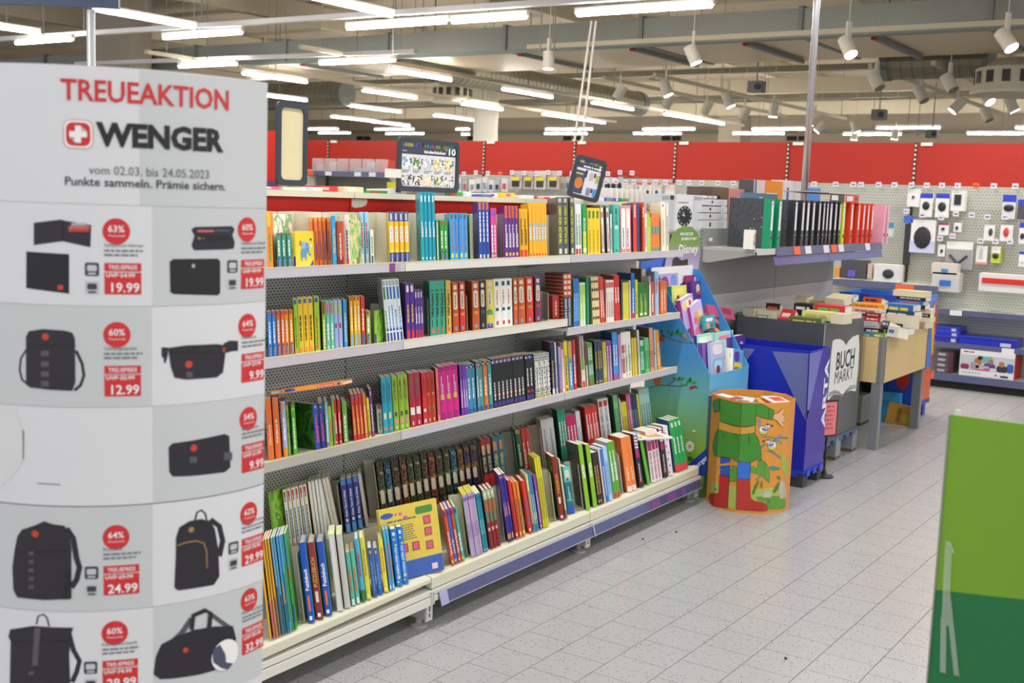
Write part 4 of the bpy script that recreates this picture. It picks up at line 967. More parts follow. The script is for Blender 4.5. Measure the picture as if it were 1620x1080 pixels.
for px, lab, tp in ((415+600/4.697, 'cream divider left of the dark blue novels', .19), (415+880/4.697, 'wide cream divider before the dragon novels', .235), (590+862/4.91, 'cream divider after the dragon novels', .2), (590+1130/4.91, 'cream divider after the teal novels', .2), (850+50/4.5, 'cream divider before the grey reference books', .2)):
    divider(px, .03, BACKV-.015, 3, tp, lab+', base shelf back row')
# ------------------------------------------------ base shelf, front row
B = row(4, 0, CI)
B(62, 266, 640, 10, 'magazine', 'D8A02A', dp=.19, tx=None, name='magazine', cat='magazine', pg=paper('E8E4DA'), cols=[
   dict(c='E0A21E', cov='20201E', desc='black and yellow magazine'), dict(c='DE9C1C', cov='20201E', desc='yellow magazine with pink foot', ft=('C83A8A', .38)), dict(c='E2A822', cov='1C1C1C', desc='amber magazine with rose foot', ft=('D8708A', .38)), dict(c='E8AC24', cov='22221E', desc='golden magazine with slate foot', ft=('3A5A78', .4)),
   dict(c='6AA0C8', cov='2A5A3A', desc='sky blue magazine with slate foot', ft=('2F4F6A', .5)), dict(c='58A8D8', cov='2E6A36', desc='blue magazine with dark chequered foot', ft=('1E3A2A', .4)), dict(c='4A9ACF', desc='blue magazine with orange band', mid=('E08A2A', .3, .5), ft=('2A6A3A', .3)),
   dict(c='5AA4D4', desc='azure magazine with green foot', mid=('2F7A3A', .1, .6)), dict(c='3F9A3E', desc='leaf green magazine with sky head', hd=('4A9AD8', .3)), dict(c='3FA044', desc='green magazine with blue oval', hd=('3A8AD4', .36), mid=('C83A34', .52, .64), pill=('2C48B0', .07, .26))])
B(340, 394, 652, 1, 'blue puzzle book with cyan cover, nearer one', '1F4FB8', dp=.19, cov='2FB4CC', cov2='2FB4CC', hard=True, tx='Puzzlebuch', txr=(.40, .80), th=.5, bold=.02, marks=[(.14, .34, .35, .65, 'E8722A'), (.03, .08, .3, .7, 'F4F4F4')], pg=paper('B9B2A6'))
B(400, 457, 650, 1, 'dark red puzzle book with gold title', '8E2A30', dp=.19, cov='3A7A3A', cov2='4A8A3A', hard=True, tx='PUZZLEBUCH', tc='E0B83A', txr=(.42, .80), th=.5, marks=[(.22, .36, .3, .7, 'E8D8C8'), (.03, .08, .3, .7, 'F4F4F4')], pg=paper('B9B2A6'))
B(465, 522, 645, 1, 'blue puzzle book with cyan cover, farther one', '2052BC', dp=.19, cov='2FB4CC', cov2='2FB4CC', hard=True, tx='Puzzlebuch', txr=(.40, .80), th=.5, bold=.02, marks=[(.14, .34, .35, .65, 'E8722A'), (.03, .08, .3, .7, 'F4F4F4')], pg=paper('B9B2A6'))
B(556, 606, 588, 1, 'thick white pad with pale green top', 'DEDAD2', dp=.2, cov='3A3A36', hd=('C4DCA8', .03), pg=paper('D8E4B8'), marks=[(.02, .96, .08, .14, '8A8078'), (.02, .96, .84, .9, '8A8078')])
B(612, 660, 588, 1, 'thick grey-white pad with green top', 'D0CEC8', dp=.2, cov='4A4A46', hd=('C4DCA8', .03), pg=paper('D8E4B8'))
B(662, 733, 722, 2, 'mint green school book with orange title', '5FC0A8', dp=.17, cov='2A7A6A', pg=paper('D8C49A'), tx='~', tc='E0703A', txr=(.25, .75), ft=('E4EEEA', .12))
B(738, 773, 622, 1, 'sky blue book with red lettering', '4AB0DC', dp=.18, hard=True, tx='~', tc='C8303A', txr=(.4, .8), ft=('2F7A3A', .18))
dk = dict(tx='Das dauert aber lange!', tc='C8642A', txr=(.38, .92), th=.42)
B(774, 813, 612, 1, 'yellow story with orange title beside sky blue book', 'DCD63A', dp=.18, hard=True, **dk, marks=[(.04, .08, .3, .6, 'F4F4E0')])
B(822, 860, 690, 1, 'dark blue storybook with owl mark', '275AA8', dp=.17, cov='E8E4D8', hard=True, tx='~', tc='5A90D8', marks=[(.88, .94, .3, .7, 'D8A85A')])
B(862, 901, 690, 1, 'mid blue storybook with owl mark', '2C62B4', dp=.17, cov='E8E4D8', hard=True, tx='~', tc='6A9CE0', marks=[(.88, .94, .3, .7, 'D8A85A')])
B(906, 942, 622, 1, 'yellow story with orange title after blue storybooks', 'DED83C', dp=.18, cov='2A6AB0', hard=True, **dk, marks=[(.04, .08, .3, .6, 'F4F4E0')])
B(946, 992, 556, 2, 'light blue tall storybook with red title', '4FB2D8', dp=.12, hard=True, tx='~~', tc='D84A3A', txr=(.2, .85), marks=[(.02, .08, .3, .7, 'F4F8FA')])
star = [(.06, .09, .25, .55, 'F2D84A'), (.14, .17, .5, .8, 'F2D84A'), (.80, .83, .3, .6, 'F2D84A'), (.70, .73, .5, .8, 'F2D84A'), (.88, .94, .3, .7, 'E8F0F8')]
B(1000, 1098, 550, 2, 'bright blue bedtime book with white title', '1F7FD4', dp=.10, hard=True, tx='Alle Schäfchen schlafen schon', txr=(.12, .68), th=.42, marks=star)
B = row(4, 1, CJ)
hx = [('D9502E', 'Peppa auf dem Bauernhof', 'orange-red holiday book'), ('3F6CC8', 'Oma und Opa', 'blue grandparents book'), ('D6482C', 'Peppa auf dem Bauernhof', 'red farm book'), ('46B4A4', '~', 'turquoise animal book')]
B(610, 722, 618, 4, 'slim hardback', 'D9502E', dp=.17, hard=True, lean=4.5, txr=(.18, .60), th=.5, cols=[dict(c=c, tx=s, desc=d+' with white title', marks=[(.88, .96, .2, .8, '5A3A8A'), (.03, .08, .2, .7, 'F0C84A')]) for c, s, d in hx])
B(765, 862, 500, 5, 'thin lilac book with yellow cover', 'B8A0DC', dp=.19, cov='D8D82E', cov2='D8D82E', lean=3, pg=paper('D6D23A'), tx='~', tc='8A70B8', txr=(.3, .6), marks=[(.90, .95, .2, .8, '6A4AA8')])
B(863, 907, 492, 2, 'thin petrol blue book', '148AA0', dp=.19, lean=3, tx='~', tc='8AD0DC', txr=(.3, .6), marks=[(.90, .95, .2, .8, '3A4AA8'), (.02, .04, .3, .7, 'F0F0F0')])
B(912, 1004, 470, 3, 'brown picture-spine hardback', '8A3428', dp=.18, hard=True, lean=2, hd=('A8C89A', .16), mid=('9A6A42', .62, .84), ft=('8A2430', .40), marks=[(.45, .62, .2, .8, '5A8A6A'), (.90, .96, .3, .7, 'E8E4E0'), (.3, .36, .25, .75, 'E0B0A8')])
B(1052, 1106, 345, 3, 'indigo slim book with patterned middle', '3A2C90', dp=.18, lean=3, cov='6A50B8', tx='~~', tc='F0B0A8', txr=(.38, .62), marks=[(.94, .98, .3, .7, 'E0906A'), (.04, .12, .2, .8, 'D8A83A')])
B(1108, 1138, 388, 1, 'red animal book, first of the coloured set', 'D43430', dp=.18, hard=True, lean=3, tx='~', tc='8A2A3A', marks=[(.04, .09, .3, .7, 'F0E0C8')])
B(1140, 1165, 402, 1, 'orange animal book in the coloured set', 'DE7A2C', dp=.18, hard=True, lean=3, tx='~', tc='8A4A2A', marks=[(.04, .09, .3, .7, 'F0E0C8')])
B(1166, 1190, 402, 1, 'amber animal book in the coloured set', 'D8961E', dp=.18, hard=True, lean=3, tx='~', tc='3A6AA8', marks=[(.04, .09, .3, .7, 'F0E0C8')])
B(1208, 1242, 392, 1, 'red animal book, last of the coloured set', 'D43430', dp=.18, hard=True, lean=3, tx='~', tc='6A6A9A', marks=[(.04, .09, .3, .7, 'F0E0C8')])
B(1244, 1264, 345, 1, 'pale yellow book with blue foot', 'DCD49A', dp=.18, hard=True, lean=2.5, tx='~', tc='3A5A8A', ft=('3A7AA8', .14))
B(1265, 1297, 345, 2, 'steel blue book with pale lettering', '3A86B0', dp=.18, hard=True, lean=2.5, tx='~', tc='C8E4F0', marks=[(.2, .32, .2, .8, 'D8C86A')])
B(1300, 1321, 348, 1, 'violet book after steel blue ones', '9A4AB4', dp=.18, hard=True, lean=2.5, tx='~', tc='E8C8F4', marks=[(.03, .08, .3, .7, 'E8D84A')])
B(1326, 1374, 215, 3, 'tall yellow book in clear wrap', 'D8D22E', dp=.18, hard=True, lean=2, cov='B8B03A', tx='~', tc='8A8A2A')
B(1452, 1492, 205, 1, 'dark red puzzle book with meadow cover', '8E2A2E', dp=.19, hard=True, lean=2, cov=forest, tx='PUZZLEBUCH', tc='E0B83A', txr=(.42, .72), th=.46, marks=[(.26, .36, .3, .7, 'E8D8C8'), (.03, .07, .3, .7, 'F4F4F4')])
B(1494, 1510, 225, 1, 'cream book with brown foot', 'D8D2B0', dp=.19, hard=True, lean=2, ft=('8A4A2A', .14))
B = row(4, 2, CK)
LAST[(4, 2)] = -9
B(219, 270, 622, 1, 'teal book with round cat portrait and blue foot', '1E6E80', dp=.15, hard=True, fit=False, rec=.03, hd=('58C4C0', .33), ft=('2450C0', .18), tx='~~', tc='A8D8DC', txr=(.3, .6), marks=[(.72, .92, .2, .8, 'D8D0C4'), (.70, .76, .3, .7, '6A5A4A'), (.26, .30, .1, .9, '4AB0B0')])
gt = dict(dp=.2, cov=darkpat, tx='GARTEN', txr=(.48, .76), th=.55, bold=.02, lean=1.5)
B(349, 380, 462, 1, 'lime green gardening book, nearer one', '86BE22', **gt)
B(398, 430, 462, 1, 'lime green gardening book, farther one', '86BE22', **gt)
B(433, 478, 522, 2, 'dark brown book with gold capitals', '33222A', dp=.17, lean=1.5, tx='~', tc='D8A43A', txr=(.2, .9), marks=[(.04, .09, .3, .7, 'C8A060')])
B(480, 490, 500, 1, 'slim white book beside dark brown ones', 'E4E0DC', dp=.18, lean=1.5)
B(491, 513, 495, 1, 'mid blue book with white cover', '3F6CC0', dp=.18, lean=1.5, cov='DCDCE4', tx='~', tc='C8DCF4')
B(514, 546, 480, 2, 'light blue flowered book', 'A4CCEA', dp=.18, lean=1.5, tx='~', tc='5A8AC0')
B(547, 599, 447, 2, 'apple green book with red foot', '56A52C', dp=.2, lean=1.5, cov='D8D4DC', ft=('D03440', .09), tx='~~', txr=(.3, .9))
B(642, 714, 415, 2, 'orange cookbook with white foot label', 'E5833C', dp=.2, lean=1.5, cov='C06A38', ft=('E4E2DE', .10), tx='~~', tc='F8D8B8', txr=(.2, .5))
B(728, 762, 388, 1, 'black and magenta book with striped head, nearer', '2A2630', dp=.19, lean=2, mid=('A82A78', .56, .72), hd=('E0D4E2', .27), tx='~', tc='D8D0DC', txr=(.15, .5), marks=[(.1, .15, .3, .7, 'D86A3A'), (.77, .79, .1, .9, '6A2A6A'), (.83, .85, .1, .9, '6A2A6A'), (.89, .91, .1, .9, '6A2A6A'), (.95, .97, .1, .9, '6A2A6A')])
B(785, 809, 405, 1, 'leaf green thin book leaning far left', '62B838', dp=.17, lean=8, cov='3A7A24')
B(812, 897, 372, 3, 'white cookbook with magenta title label', 'E6DCE0', dp=.2, lean=1, cov='D8AAA4', mid=('B82C74', .62, .80), tx='BECHER- UND TASSENKUCHEN', tc='A83A6A', txr=(.05, .58), th=.34, down=True)
B(900, 933, 348, 1, 'black and magenta book with striped head, farther', '2A2630', dp=.19, lean=1, mid=('A82A78', .56, .72), hd=('E0D4E2', .27), tx='~', tc='D8D0DC', txr=(.15, .5), marks=[(.1, .15, .3, .7, 'D86A3A'), (.77, .79, .1, .9, '6A2A6A'), (.83, .85, .1, .9, '6A2A6A'), (.89, .91, .1, .9, '6A2A6A'), (.95, .97, .1, .9, '6A2A6A')])
B(935, 970, 332, 1, 'white book with pink dots', 'EADDE2', dp=.19, lean=1, marks=[(.05+.13*i, .09+.13*i, .15+.3*(i % 2), .4+.3*(i % 2), 'C84A88') for i in range(7)])
B(988, 1080, 292, 3, 'emerald green cookbook with red foot', '1F9A4A', dp=.19, hard=True, lean=4, cov='2A4A9A', ft=('D63A3C', .14), tx='~', txr=(.35, .75), marks=[(.86, .95, .35, .65, 'D8F0DC')])
for px, lab, tp in ((415+318/4.697, 'cream divider left of the first blue puzzle book', .24), (590+738/4.91, 'cream divider before the thin lilac books', .24), (590+1028/4.91, 'cream divider before the indigo books', .22),
                    (590+1420/4.91, 'cream divider before the dark red puzzle book', .22), (850+330/4.5, 'wide cream divider before the gardening books', .22), (850+612/4.5, 'cream divider before the orange cookbooks', .2)):
    divider(px, BACKV+.02, FRONTV-.02, 4, tp, lab+', front row')
# face-out yellow cover
z0 = FRONTZ; u1 = u_at_x(415+1366/4.697, TRAYV+.012, z0); u0 = u1-.24
o = thing('picture_book', 'large yellow picture book with blue foot, standing face-out', 'book', SF @ T((TRAYV+.006-.26*math.sin(math.radians(22)), u0, z0-.012)) @ RY(-10.5) @ RZ(-22), 'books on the base shelf front row')
W = .256; Hh = .285
def outface():
    m = MB(); m.box(-.003, 0, 0, W, 0, Hh); m.box(-.019, -.016, 0, W, 0, Hh); m.build('cover', gloss('DCC24E'), o)
    MB().box(-.016, -.003, .004, W-.004, .004, Hh-.004).build('page_block', PAGE, o)
    m = MB(); m.prism([(-.019, W), (-.017, W+.003), (-.002, W+.003), (0, W)], 0, Hh, 2); m.build('spine', gloss('E2CA55'), o)
    MB().box(.0002, .0008, .0, W, 0, Hh*.24).build('foot_band', gloss('3A5FB0'), o)
    MB().box(-.0185, -.0005, W+.0031, W+.0037, 0, Hh*.24).build('foot_band', gloss('3F66BC'), o)
    m = MB()
    rn = random.Random(3)
    for i in range(7): greek(m, (.0008, W*.12, Hh*(.72-.032*i)), (0, 1, 0), (0, 0, 1), W*.50*rn.uniform(.85, 1), Hh*.011, rn)
    greek(m, (.0008, W*.12, Hh*.80), (0, 1, 0), (0, 0, 1), W*.5, Hh*.022, rn)
    m.build('print_lines', ink('6A6A5A'), o)
    for y, z in ((.74, .68), (.74, .52), (.30, .36), (.50, .36), (.74, .33)):
        MB().box(.0003, .0009, W*y, W*(y+.13), Hh*z, Hh*(z+.12)).build('picture_frame', ink('9A5A3A'), o)
        MB().box(.0009, .0013, W*(y+.02), W*(y+.11), Hh*(z+.015), Hh*(z+.105)).build('pink_picture', ink('D8587A'), o)
    m = MB(); m.prism(rrect(W*.62, W*.92, Hh*.84, Hh*.94, .008), .0003, .001, 0); m.build('publisher_badge', ink('4A8A3A'), o)
    m = MB()
    for y, z, s in ((.28, .90, .012), (.36, .90, .016), (.44, .84, .02)):
        m.prism([(W*y, Hh*z-s*.6), (W*y+s*.5, Hh*z), (W*y+s*.25, Hh*z+s*.3), (W*y, Hh*z+s*.1), (W*y-s*.25, Hh*z+s*.3), (W*y-s*.5, Hh*z)], .0003, .001, 0)
    m.build('heart_print', ink('B85AA0'), o)
    MB().box(.0009, .0014, W*.80, W*.90, Hh*.05, Hh*.13).build('barcode_label', ink('E6C4D0'), o)
    m = MB(); m.prism([(W*.02+.02*math.cos(a)*1.4+.028, Hh*.90+.011*math.sin(a)) for a in [2*PI*i/12 for i in range(12)]], .0003, .001, 0); m.build('title_cloud', ink('3A50A8'), o)
outface()
# white magazine lying on top of the front row in the far bay
a = thing('magazine', 'white magazine lying flat on top of the pink cookbooks', 'magazine', SF @ T((.40, u_at_x(850+700/4.5, .40, .45), FRONTZ+.243)) @ RX(-1) @ RY(1) @ RZ(-28), 'books on the base shelf front row')
MB().box(-.17, 0, 0, .24, 0, .0012).build('cover', card('DADAD8'), a)
MB().box(-.168, -.001, .001, .239, .0012, .0075).build('page_block', paper('EDEDEB'), a)
MB().box(-.17, 0, 0, .24, .0075, .0085).build('top_cover', card('E6E6E6'), a)
MB().box(-.13, -.02, .09, .2, .0086, .0092).build('cover_picture', ink('C8A05A'), a)
MB().box(-.16, -.14, .06, .15, .0086, .0092).build('cover_title', ink('4A7AC0'), a)
# ---------------------------------------------------------------- curved cardboard column with loyalty offers
WCX, WCY, WR = -1.8686, 1.4086, .34
TH0, TH1 = math.radians(-74.0), math.radians(9.6)
def cylhit(px, py):
    d = ray(px, py); a = d.x**2+d.y**2; b = -2*(d.x*WCX+d.y*WCY); c = WCX**2+WCY**2-WR**2
    t = (-b-math.sqrt(max(0, b*b-4*a*c)))/(2*a); P = CAM+d*t
    return math.atan2(P.y-WCY, P.x-WCX)*WR, P.z
def cylpt(s, z, lay):
    r = WR+lay*.0005; th = s/WR
    return (r*math.cos(th), r*math.sin(th), z)
wn = thing('column_display', 'tall white cardboard column display advertising black bags in red and black print', 'display', (WCX, WCY, 0))
wh = mat('DBDCE1', .5, vary=.02, scale=5); wg = mat('C8CCCF', .5, vary=.02, scale=5)
def arc_panel(z0, z1, name, m, a0=TH0, a1=TH1, lay=0, n=48):
    mb = MB(); vs = []; fs = []
    for i in range(n+1):
        th = a0+(a1-a0)*i/n
        for z in (z0, z1): vs.append((math.cos(th)*(WR+lay*.0005), math.sin(th)*(WR+lay*.0005), z))
    for i in range(n): fs.append((2*i, 2*i+2, 2*i+3, 2*i+1))
    mb.add(vs, fs); return mb.build(name, m, wn, smooth=True)
for z0, z1 in ((.0, 1.1535), (1.1555, 1.876)):
    # closed lens-shaped shell: the printed front and its mirror at the back
    n = 40; fr = [(WR*.9985*math.cos(TH0+(TH1-TH0)*i/n), WR*.9985*math.sin(TH0+(TH1-TH0)*i/n)) for i in range(n+1)]
    A, Bp = Vector(fr[0]), Vector(fr[-1]); ab = (Bp-A).normalized()
    bk = []
    for p in fr[1:-1]:
        q = Vector(p)-A; al = ab*q.dot(ab); bk.append(tuple(A+al*2-q))
    MB().prism(fr+bk[::-1], z0, z1, 2).build('cardboard_shell', wh, wn)
MB().prism([(x*.985, y*.985) for x, y in fr]+[(x*.985, y*.985) for x, y in bk[::-1]], 1.1530, 1.1560, 2).build('fold_line', mat('8E9096', .6), wn)
THM = math.radians(-28.7)
rowz = [1.876, 1.657, 1.491, 1.3225, 1.155, .973, .79]
for k in range(6):
    gl = k in (2, 4); z1, z0 = rowz[k], rowz[k+1]
    zz = (z0+.001, z1-.001) if k else (z0, z1-.002)
    arc_panel(zz[0], zz[1], 'print_field', wg if gl else wh, TH0+.004, THM if k else math.radians(-32), 1, 30)
    arc_panel(zz[0], zz[1], 'print_field', wh if gl else wg, THM if k else math.radians(-32), TH1-.003, 1, 26)
def cyl_poly(polys, name, mats, parent):
    """polys: (list of (s,z), material index, layer) laid on the curved front"""
    mb = MB()
    flat = []
    for pts, mi, lay in polys:
        flat += [(q, mi, lay) for q in pts] if isinstance(pts[0], list) else [(pts, mi, lay)]
    for pts, mi, lay in flat:
        bm = bmesh.new()
        bm.faces.new([bm.verts.new((s, z, 0)) for s, z in pts])
        bmesh.ops.triangulate(bm, faces=bm.faces[:])
        cut_map(bm, mb, mi, lay)
    return mb.build(name, mats, parent)
def cut_map(bm, mb, mi, lay, step=.012):
    s0 = min(v.co.x for v in bm.verts); s1 = max(v.co.x for v in bm.verts)
    k = math.ceil(s0/step)
    while k*step < s1:
        bmesh.ops.bisect_plane(bm, geom=bm.verts[:]+bm.edges[:]+bm.faces[:], plane_co=(k*step, 0, 0), plane_no=(1, 0, 0)); k += 1
    bm.verts.index_update(); mb.cur = mi
    mb.add([cylpt(v.co.x, v.co.y, lay) for v in bm.verts], [tuple(v.index for v in f.verts) for f in bm.faces])
    bm.free()
def cyl_text(mb, txt, s0, z0, h, w=None, bold=0.0, mi=0, lay=4, align='l'):
    vs, fs = glyphs(txt, bold); W = max(v[0] for v in vs); kx = h if w is None else w/W
    off = {'l': 0, 'c': -W*kx/2, 'r': -W*kx}[align]
    bm = bmesh.new(); bv = [bm.verts.new((s0+off+x*kx, z0+y*h, 0)) for x, y in vs]
    for f in fs:
        try: bm.faces.new([bv[i] for i in f])
        except ValueError: pass
    cut_map(bm, mb, mi, lay)
RED = ink('CF2A30'); BLK = ink('1B1B1F'); GRY = ink('6A6B70'); WHT = ink('F2F2F2')
def line_text(txt, xl, yl, xr, yr, hpx, name, m, bold):
    s0, z0 = cylhit(xl, yl); s1, z1 = cylhit(xr, yr)
    h = hpx/FPX*2.04; mb = MB(); cyl_text(mb, txt, s0, (z0+z1)/2, h, s1-s0, bold); mb.build(name, m, wn)
line_text('TREUEAKTION', 96.5, 157.5, 361, 174, 29, 'headline', RED, .018)
line_text('WENGER', 152, 228.5, 353, 239.5, 31, 'brand_lettering', BLK, .045)
line_text('vom 02.03. bis 24.05.2023', 141, 275.5, 330, 282, 12.5, 'date_line', GRY, 0)
line_text('Punkte sammeln. Prämie sichern.', 103.5, 293, 356, 300.5, 12, 'slogan_line', ink('2E2E34'), .010)
s, z = cylhit(124, 212.3); a = .0185
cyl_poly([(rrect(s-a-.0045, s+a+.0045, z-a-.0045, z+a+.0045, .012), 0, 2), (rrect(s-a-.0035, s+a+.0035, z-a-.0035, z+a+.0035, .011), 1, 3), (rrect(s-a, s+a, z-a, z+a, .010), 0, 4),
          ([(s-.0045, z-.0135), (s+.0045, z-.0135), (s+.0045, z-.0045), (s+.0135, z-.0045), (s+.0135, z+.0045), (s+.0045, z+.0045), (s+.0045, z+.0135), (s-.0045, z+.0135), (s-.0045, z+.0045), (s-.0135, z+.0045), (s-.0135, z-.0045), (s-.0045, z-.0045)], 1, 5)], 'cross_emblem', [RED, WHT], wn)
def offer(bx, by, pct, lx, ly, title, uvp, price, icons=True):
    """round badge, caption, price label; (bx,by) badge centre and (lx,ly) label top-left in the photograph"""
    s, z = cylhit(bx, by)
    b = cyl_poly([(circle(s, z, .0215, 24), 0, 2)], 'discount_badge', [RED], wn)
    mb = MB(); cyl_text(mb, pct, s, z-.001, .0105, None, .012, 0, 4, 'c'); cyl_text(mb, 'Treuevorteil', s, z-.0085, .0036, None, 0, 0, 4, 'c'); mb.build('badge_lettering', WHT, b)
    s, z = cylhit(lx, ly)
    mb = MB(); cyl_text(mb, title, s, z+.0265, .0056, None, .008, 0, 3)
    rn = random.Random(title)
    for i in range(2):
        t = 0; L = .060-.008*i
        bm = bmesh.new()
        while t < L:
            w = min(L-t, rn.uniform(.005, .014)); q = [bm.verts.new((s+t+dx, z+.0185-.007*i+dz, 0)) for dx, dz in ((0, 0), (w, 0), (w, .0032), (0, .0032))]; bm.faces.new(q); t += w+.002
        cut_map(bm, mb, 0, 3)
    mb.build('caption', ink('77787C'), wn)
    w = .0575
    b = cyl_poly([([(s, z-.0135), (s+w, z-.0135), (s+w, z), (s, z)], 0, 2), ([(s, z-.0515), (s+w, z-.0515), (s+w, z-.0155), (s, z-.0155)], 0, 2), ([(s+.003, z-.0205), (s+.048, z-.0205), (s+.048, z-.0198), (s+.003, z-.0198)], 1, 5)], 'price_label', [RED, WHT], wn)
    mb = MB(); cyl_text(mb, 'TREUEPREIS', s+w/2, z-.0105, .0072, .045, .008, 0, 4, 'c'); cyl_text(mb, 'UVP '+uvp, s+.003, z-.0235, .0072, None, .005, 0, 4); cyl_text(mb, price, s+w-.003, z-.0475, .0150, None, .015, 0, 4, 'r'); mb.build('price_lettering', WHT, b)
    if icons:
        polys = []
        for i in range(2):
            zz = z-.0+(-.030*i)
            polys += [(rrect(s-.030, s-.008, zz-.022, zz, .003, 2), i, 2), (rrect(s-.0265, s-.0115, zz-.014, zz-.004, .002, 2), 1-i, 3), (rrect(s-.0255, s-.0125, zz-.0195, zz-.0165, .001, 1), 1-i, 3)]
        cyl_poly(polys, 'feature_icon', [ink('3A3C42'), ink('C4C6CC')], wn)
offer(184, 366, '63%', 165, 415.6, 'Geldbörse Herren', '54.99', '19.99')
offer(185, 529.4, '60%', 165, 578.4, 'Umhängetasche', '32.99', '12.99', False)
offer(183.7, 849.5, '64%', 163.6, 895, 'Rucksack', '69.99', '24.99')
offer(181.6, 1000.8, '60%', 162, 1045, 'Rolltop-Rucksack', '74.99', '29.99')
offer(390.5, 363, '60%', 381, 411, 'Geldbörse Damen', '49.99', '19.99')
offer(391, 515, '64%', 381.6, 560, 'Hüfttasche', '27.99', '9.99', False)
offer(392.6, 662, '54%', 382.2, 704, 'Kulturtasche', '21.99', '9.99', False)
offer(393.4, 812, '62%', 382, 853, 'Rucksack Damen', '79.99', '29.99')
offer(394, 948, '63%', 382.5, 994, 'Reise- und Sporttasche', '89.99', '32.99', False)
c2 = lambda L: [cylhit(x/2.919, 330+y/2.919) for x, y in L]
c3 = lambda L: [cylhit(x/2.842, 700+y/2.842) for x, y in L]
BAG = ink('26222C'); BAG2 = ink('18161C'); BGR = ink('55525E'); SHD = ink('B4B3BC'); TAN = ink('A8824E'); RDL = ink('C8402E'); PNK = ink('C86A70')
def sq(f, x0, x1, y0, y1): return f([(x0, y1), (x1, y1), (x1, y0), (x0, y0)])
def band(f, L, w):
    """a strap of width w drawn along the pixel path L"""
    out = []; back = []
    for i, (x, y) in enumerate(L):
        a = L[max(0, i-1)]; b = L[min(len(L)-1, i+1)]; dx, dy = b[0]-a[0], b[1]-a[1]; n = math.hypot(dx, dy) or 1
        out.append((x-dy/n*w/2, y+dx/n*w/2)); back.append((x+dy/n*w/2, y-dx/n*w/2))
    return [f([out[i], out[i+1], back[i+1], back[i]]) for i in range(len(L)-1)]
PM = [BAG, BAG2, BGR, RDL, WHT, TAN, SHD, PNK, ink('4A4F66')]
def pic(polys, lab):
    o = cyl_poly(polys, 'product_picture', PM, wn); o['label'] = lab
pic([(c2([(157, 65), (280, 50), (300, 55), (422, 76), (418, 178), (290, 150), (157, 168)]), 0, 2), (sq(c2, 318, 415, 80, 92), 7, 3), (sq(c2, 318, 412, 93, 106), 3, 3), (sq(c2, 330, 400, 66, 78), 6, 3), (c2([(288, 52), (293, 52), (293, 150), (288, 150)]), 1, 3),
     (c2([(123, 197), (320, 210), (320, 392), (122, 366)]), 1, 2), (c2([(268, 352), (293, 352), (293, 374), (268, 374)][::-1]), 3, 3), (c2([(302, 210), (306, 210), (306, 388), (302, 388)][::-1]), 0, 3)], 'printed picture of two dark wallets')
pic([(c2([(882, 95), (900, 84), (1070, 80), (1082, 95), (1072, 122), (1083, 155), (1078, 184), (1050, 188), (895, 192), (883, 170), (897, 125)]), 0, 2), (sq(c2, 910, 985, 98, 108), 7, 3), (sq(c2, 990, 1060, 96, 106), 8, 3), (sq(c2, 925, 1060, 122, 150), 1, 3), (sq(c2, 912, 940, 132, 141), 5, 3),
     (c2([(783, 244), (800, 232), (1003, 230), (1016, 242), (1016, 388), (1004, 400), (800, 394), (786, 385)]), 1, 2), (sq(c2, 885, 898, 255, 272), 6, 3)], 'printed picture of an open clutch and a flat purse')
pic([(band(c2, [(130, 640), (98, 690), (92, 745), (104, 790), (128, 808)], 9), 0, 2), (band(c2, [(352, 655), (380, 715), (388, 770), (372, 815), (345, 838)], 14), 0, 2), (c2([(122, 590), (135, 565), (200, 555), (300, 562), (335, 572), (347, 600), (349, 800), (335, 840), (230, 835), (140, 824), (122, 810)]), 0, 3), (sq(c2, 124, 347, 628, 634), 1, 4), (circle(*cylhit(212/2.919, 330+590/2.919), .0058, 12), 3, 4)]
    + [(sq(c2, 192, 228, y, y+25), 2, 4) for y in (655, 704, 750, 795)], 'printed picture of a dark shoulder bag')
pic([(c2([(745, 640), (775, 640), (775, 675), (765, 712), (757, 712), (755, 690), (745, 680)]), 0, 2), (c2([(775, 642), (860, 630), (1000, 624), (1036, 630), (1038, 680), (1028, 755), (1000, 778), (860, 788), (805, 780), (788, 730)]), 0, 3), (c2([(1030, 622), (1060, 608), (1098, 610), (1098, 655), (1060, 660), (1038, 668)]), 0, 2), (sq(c2, 778, 1034, 660, 665), 1, 4), (circle(*cylhit(870/2.919, 330+718/2.919), .0065, 12), 3, 4), (sq(c2, 858, 888, 752, 778), 2, 4), (sq(c2, 1026, 1036, 640, 662), 3, 4)], 'printed picture of a dark belt bag')
pic([(c3([(757, 20), (775, 2), (850, -8), (1010, -40), (1030, -30), (1035, 110), (1010, 132), (850, 150), (775, 152), (760, 130)]), 0, 2), (circle(*cylhit(870/2.842, 700+23/2.842), .0062, 12), 3, 3), (sq(c3, 852, 884, 62, 90), 2, 3), (sq(c3, 1005, 1042, 42, 78), 2, 3)], 'printed picture of a dark wash bag')
pic([(band(c3, [(300, 385), (330, 430), (345, 520), (358, 560), (345, 615), (322, 650)], 26), 0, 2), (c3([(62, 660), (58, 560), (68, 480), (80, 420), (100, 390), (160, 370), (200, 352), (240, 366), (290, 372), (312, 400), (322, 480), (322, 700), (200, 706), (80, 694)]), 0, 3), (sq(c3, 75, 315, 484, 489), 1, 4), (c3([(322, 560), (322, 700), (290, 704), (290, 570)][::-1]), 1, 4), (circle(*cylhit(161/2.842, 700+408/2.842), .006, 12), 3, 4)]
    + [(sq(c3, 132, 154, y, y+17), 2, 4) for y in (487, 525, 563, 601, 638)], 'printed picture of a large black backpack')
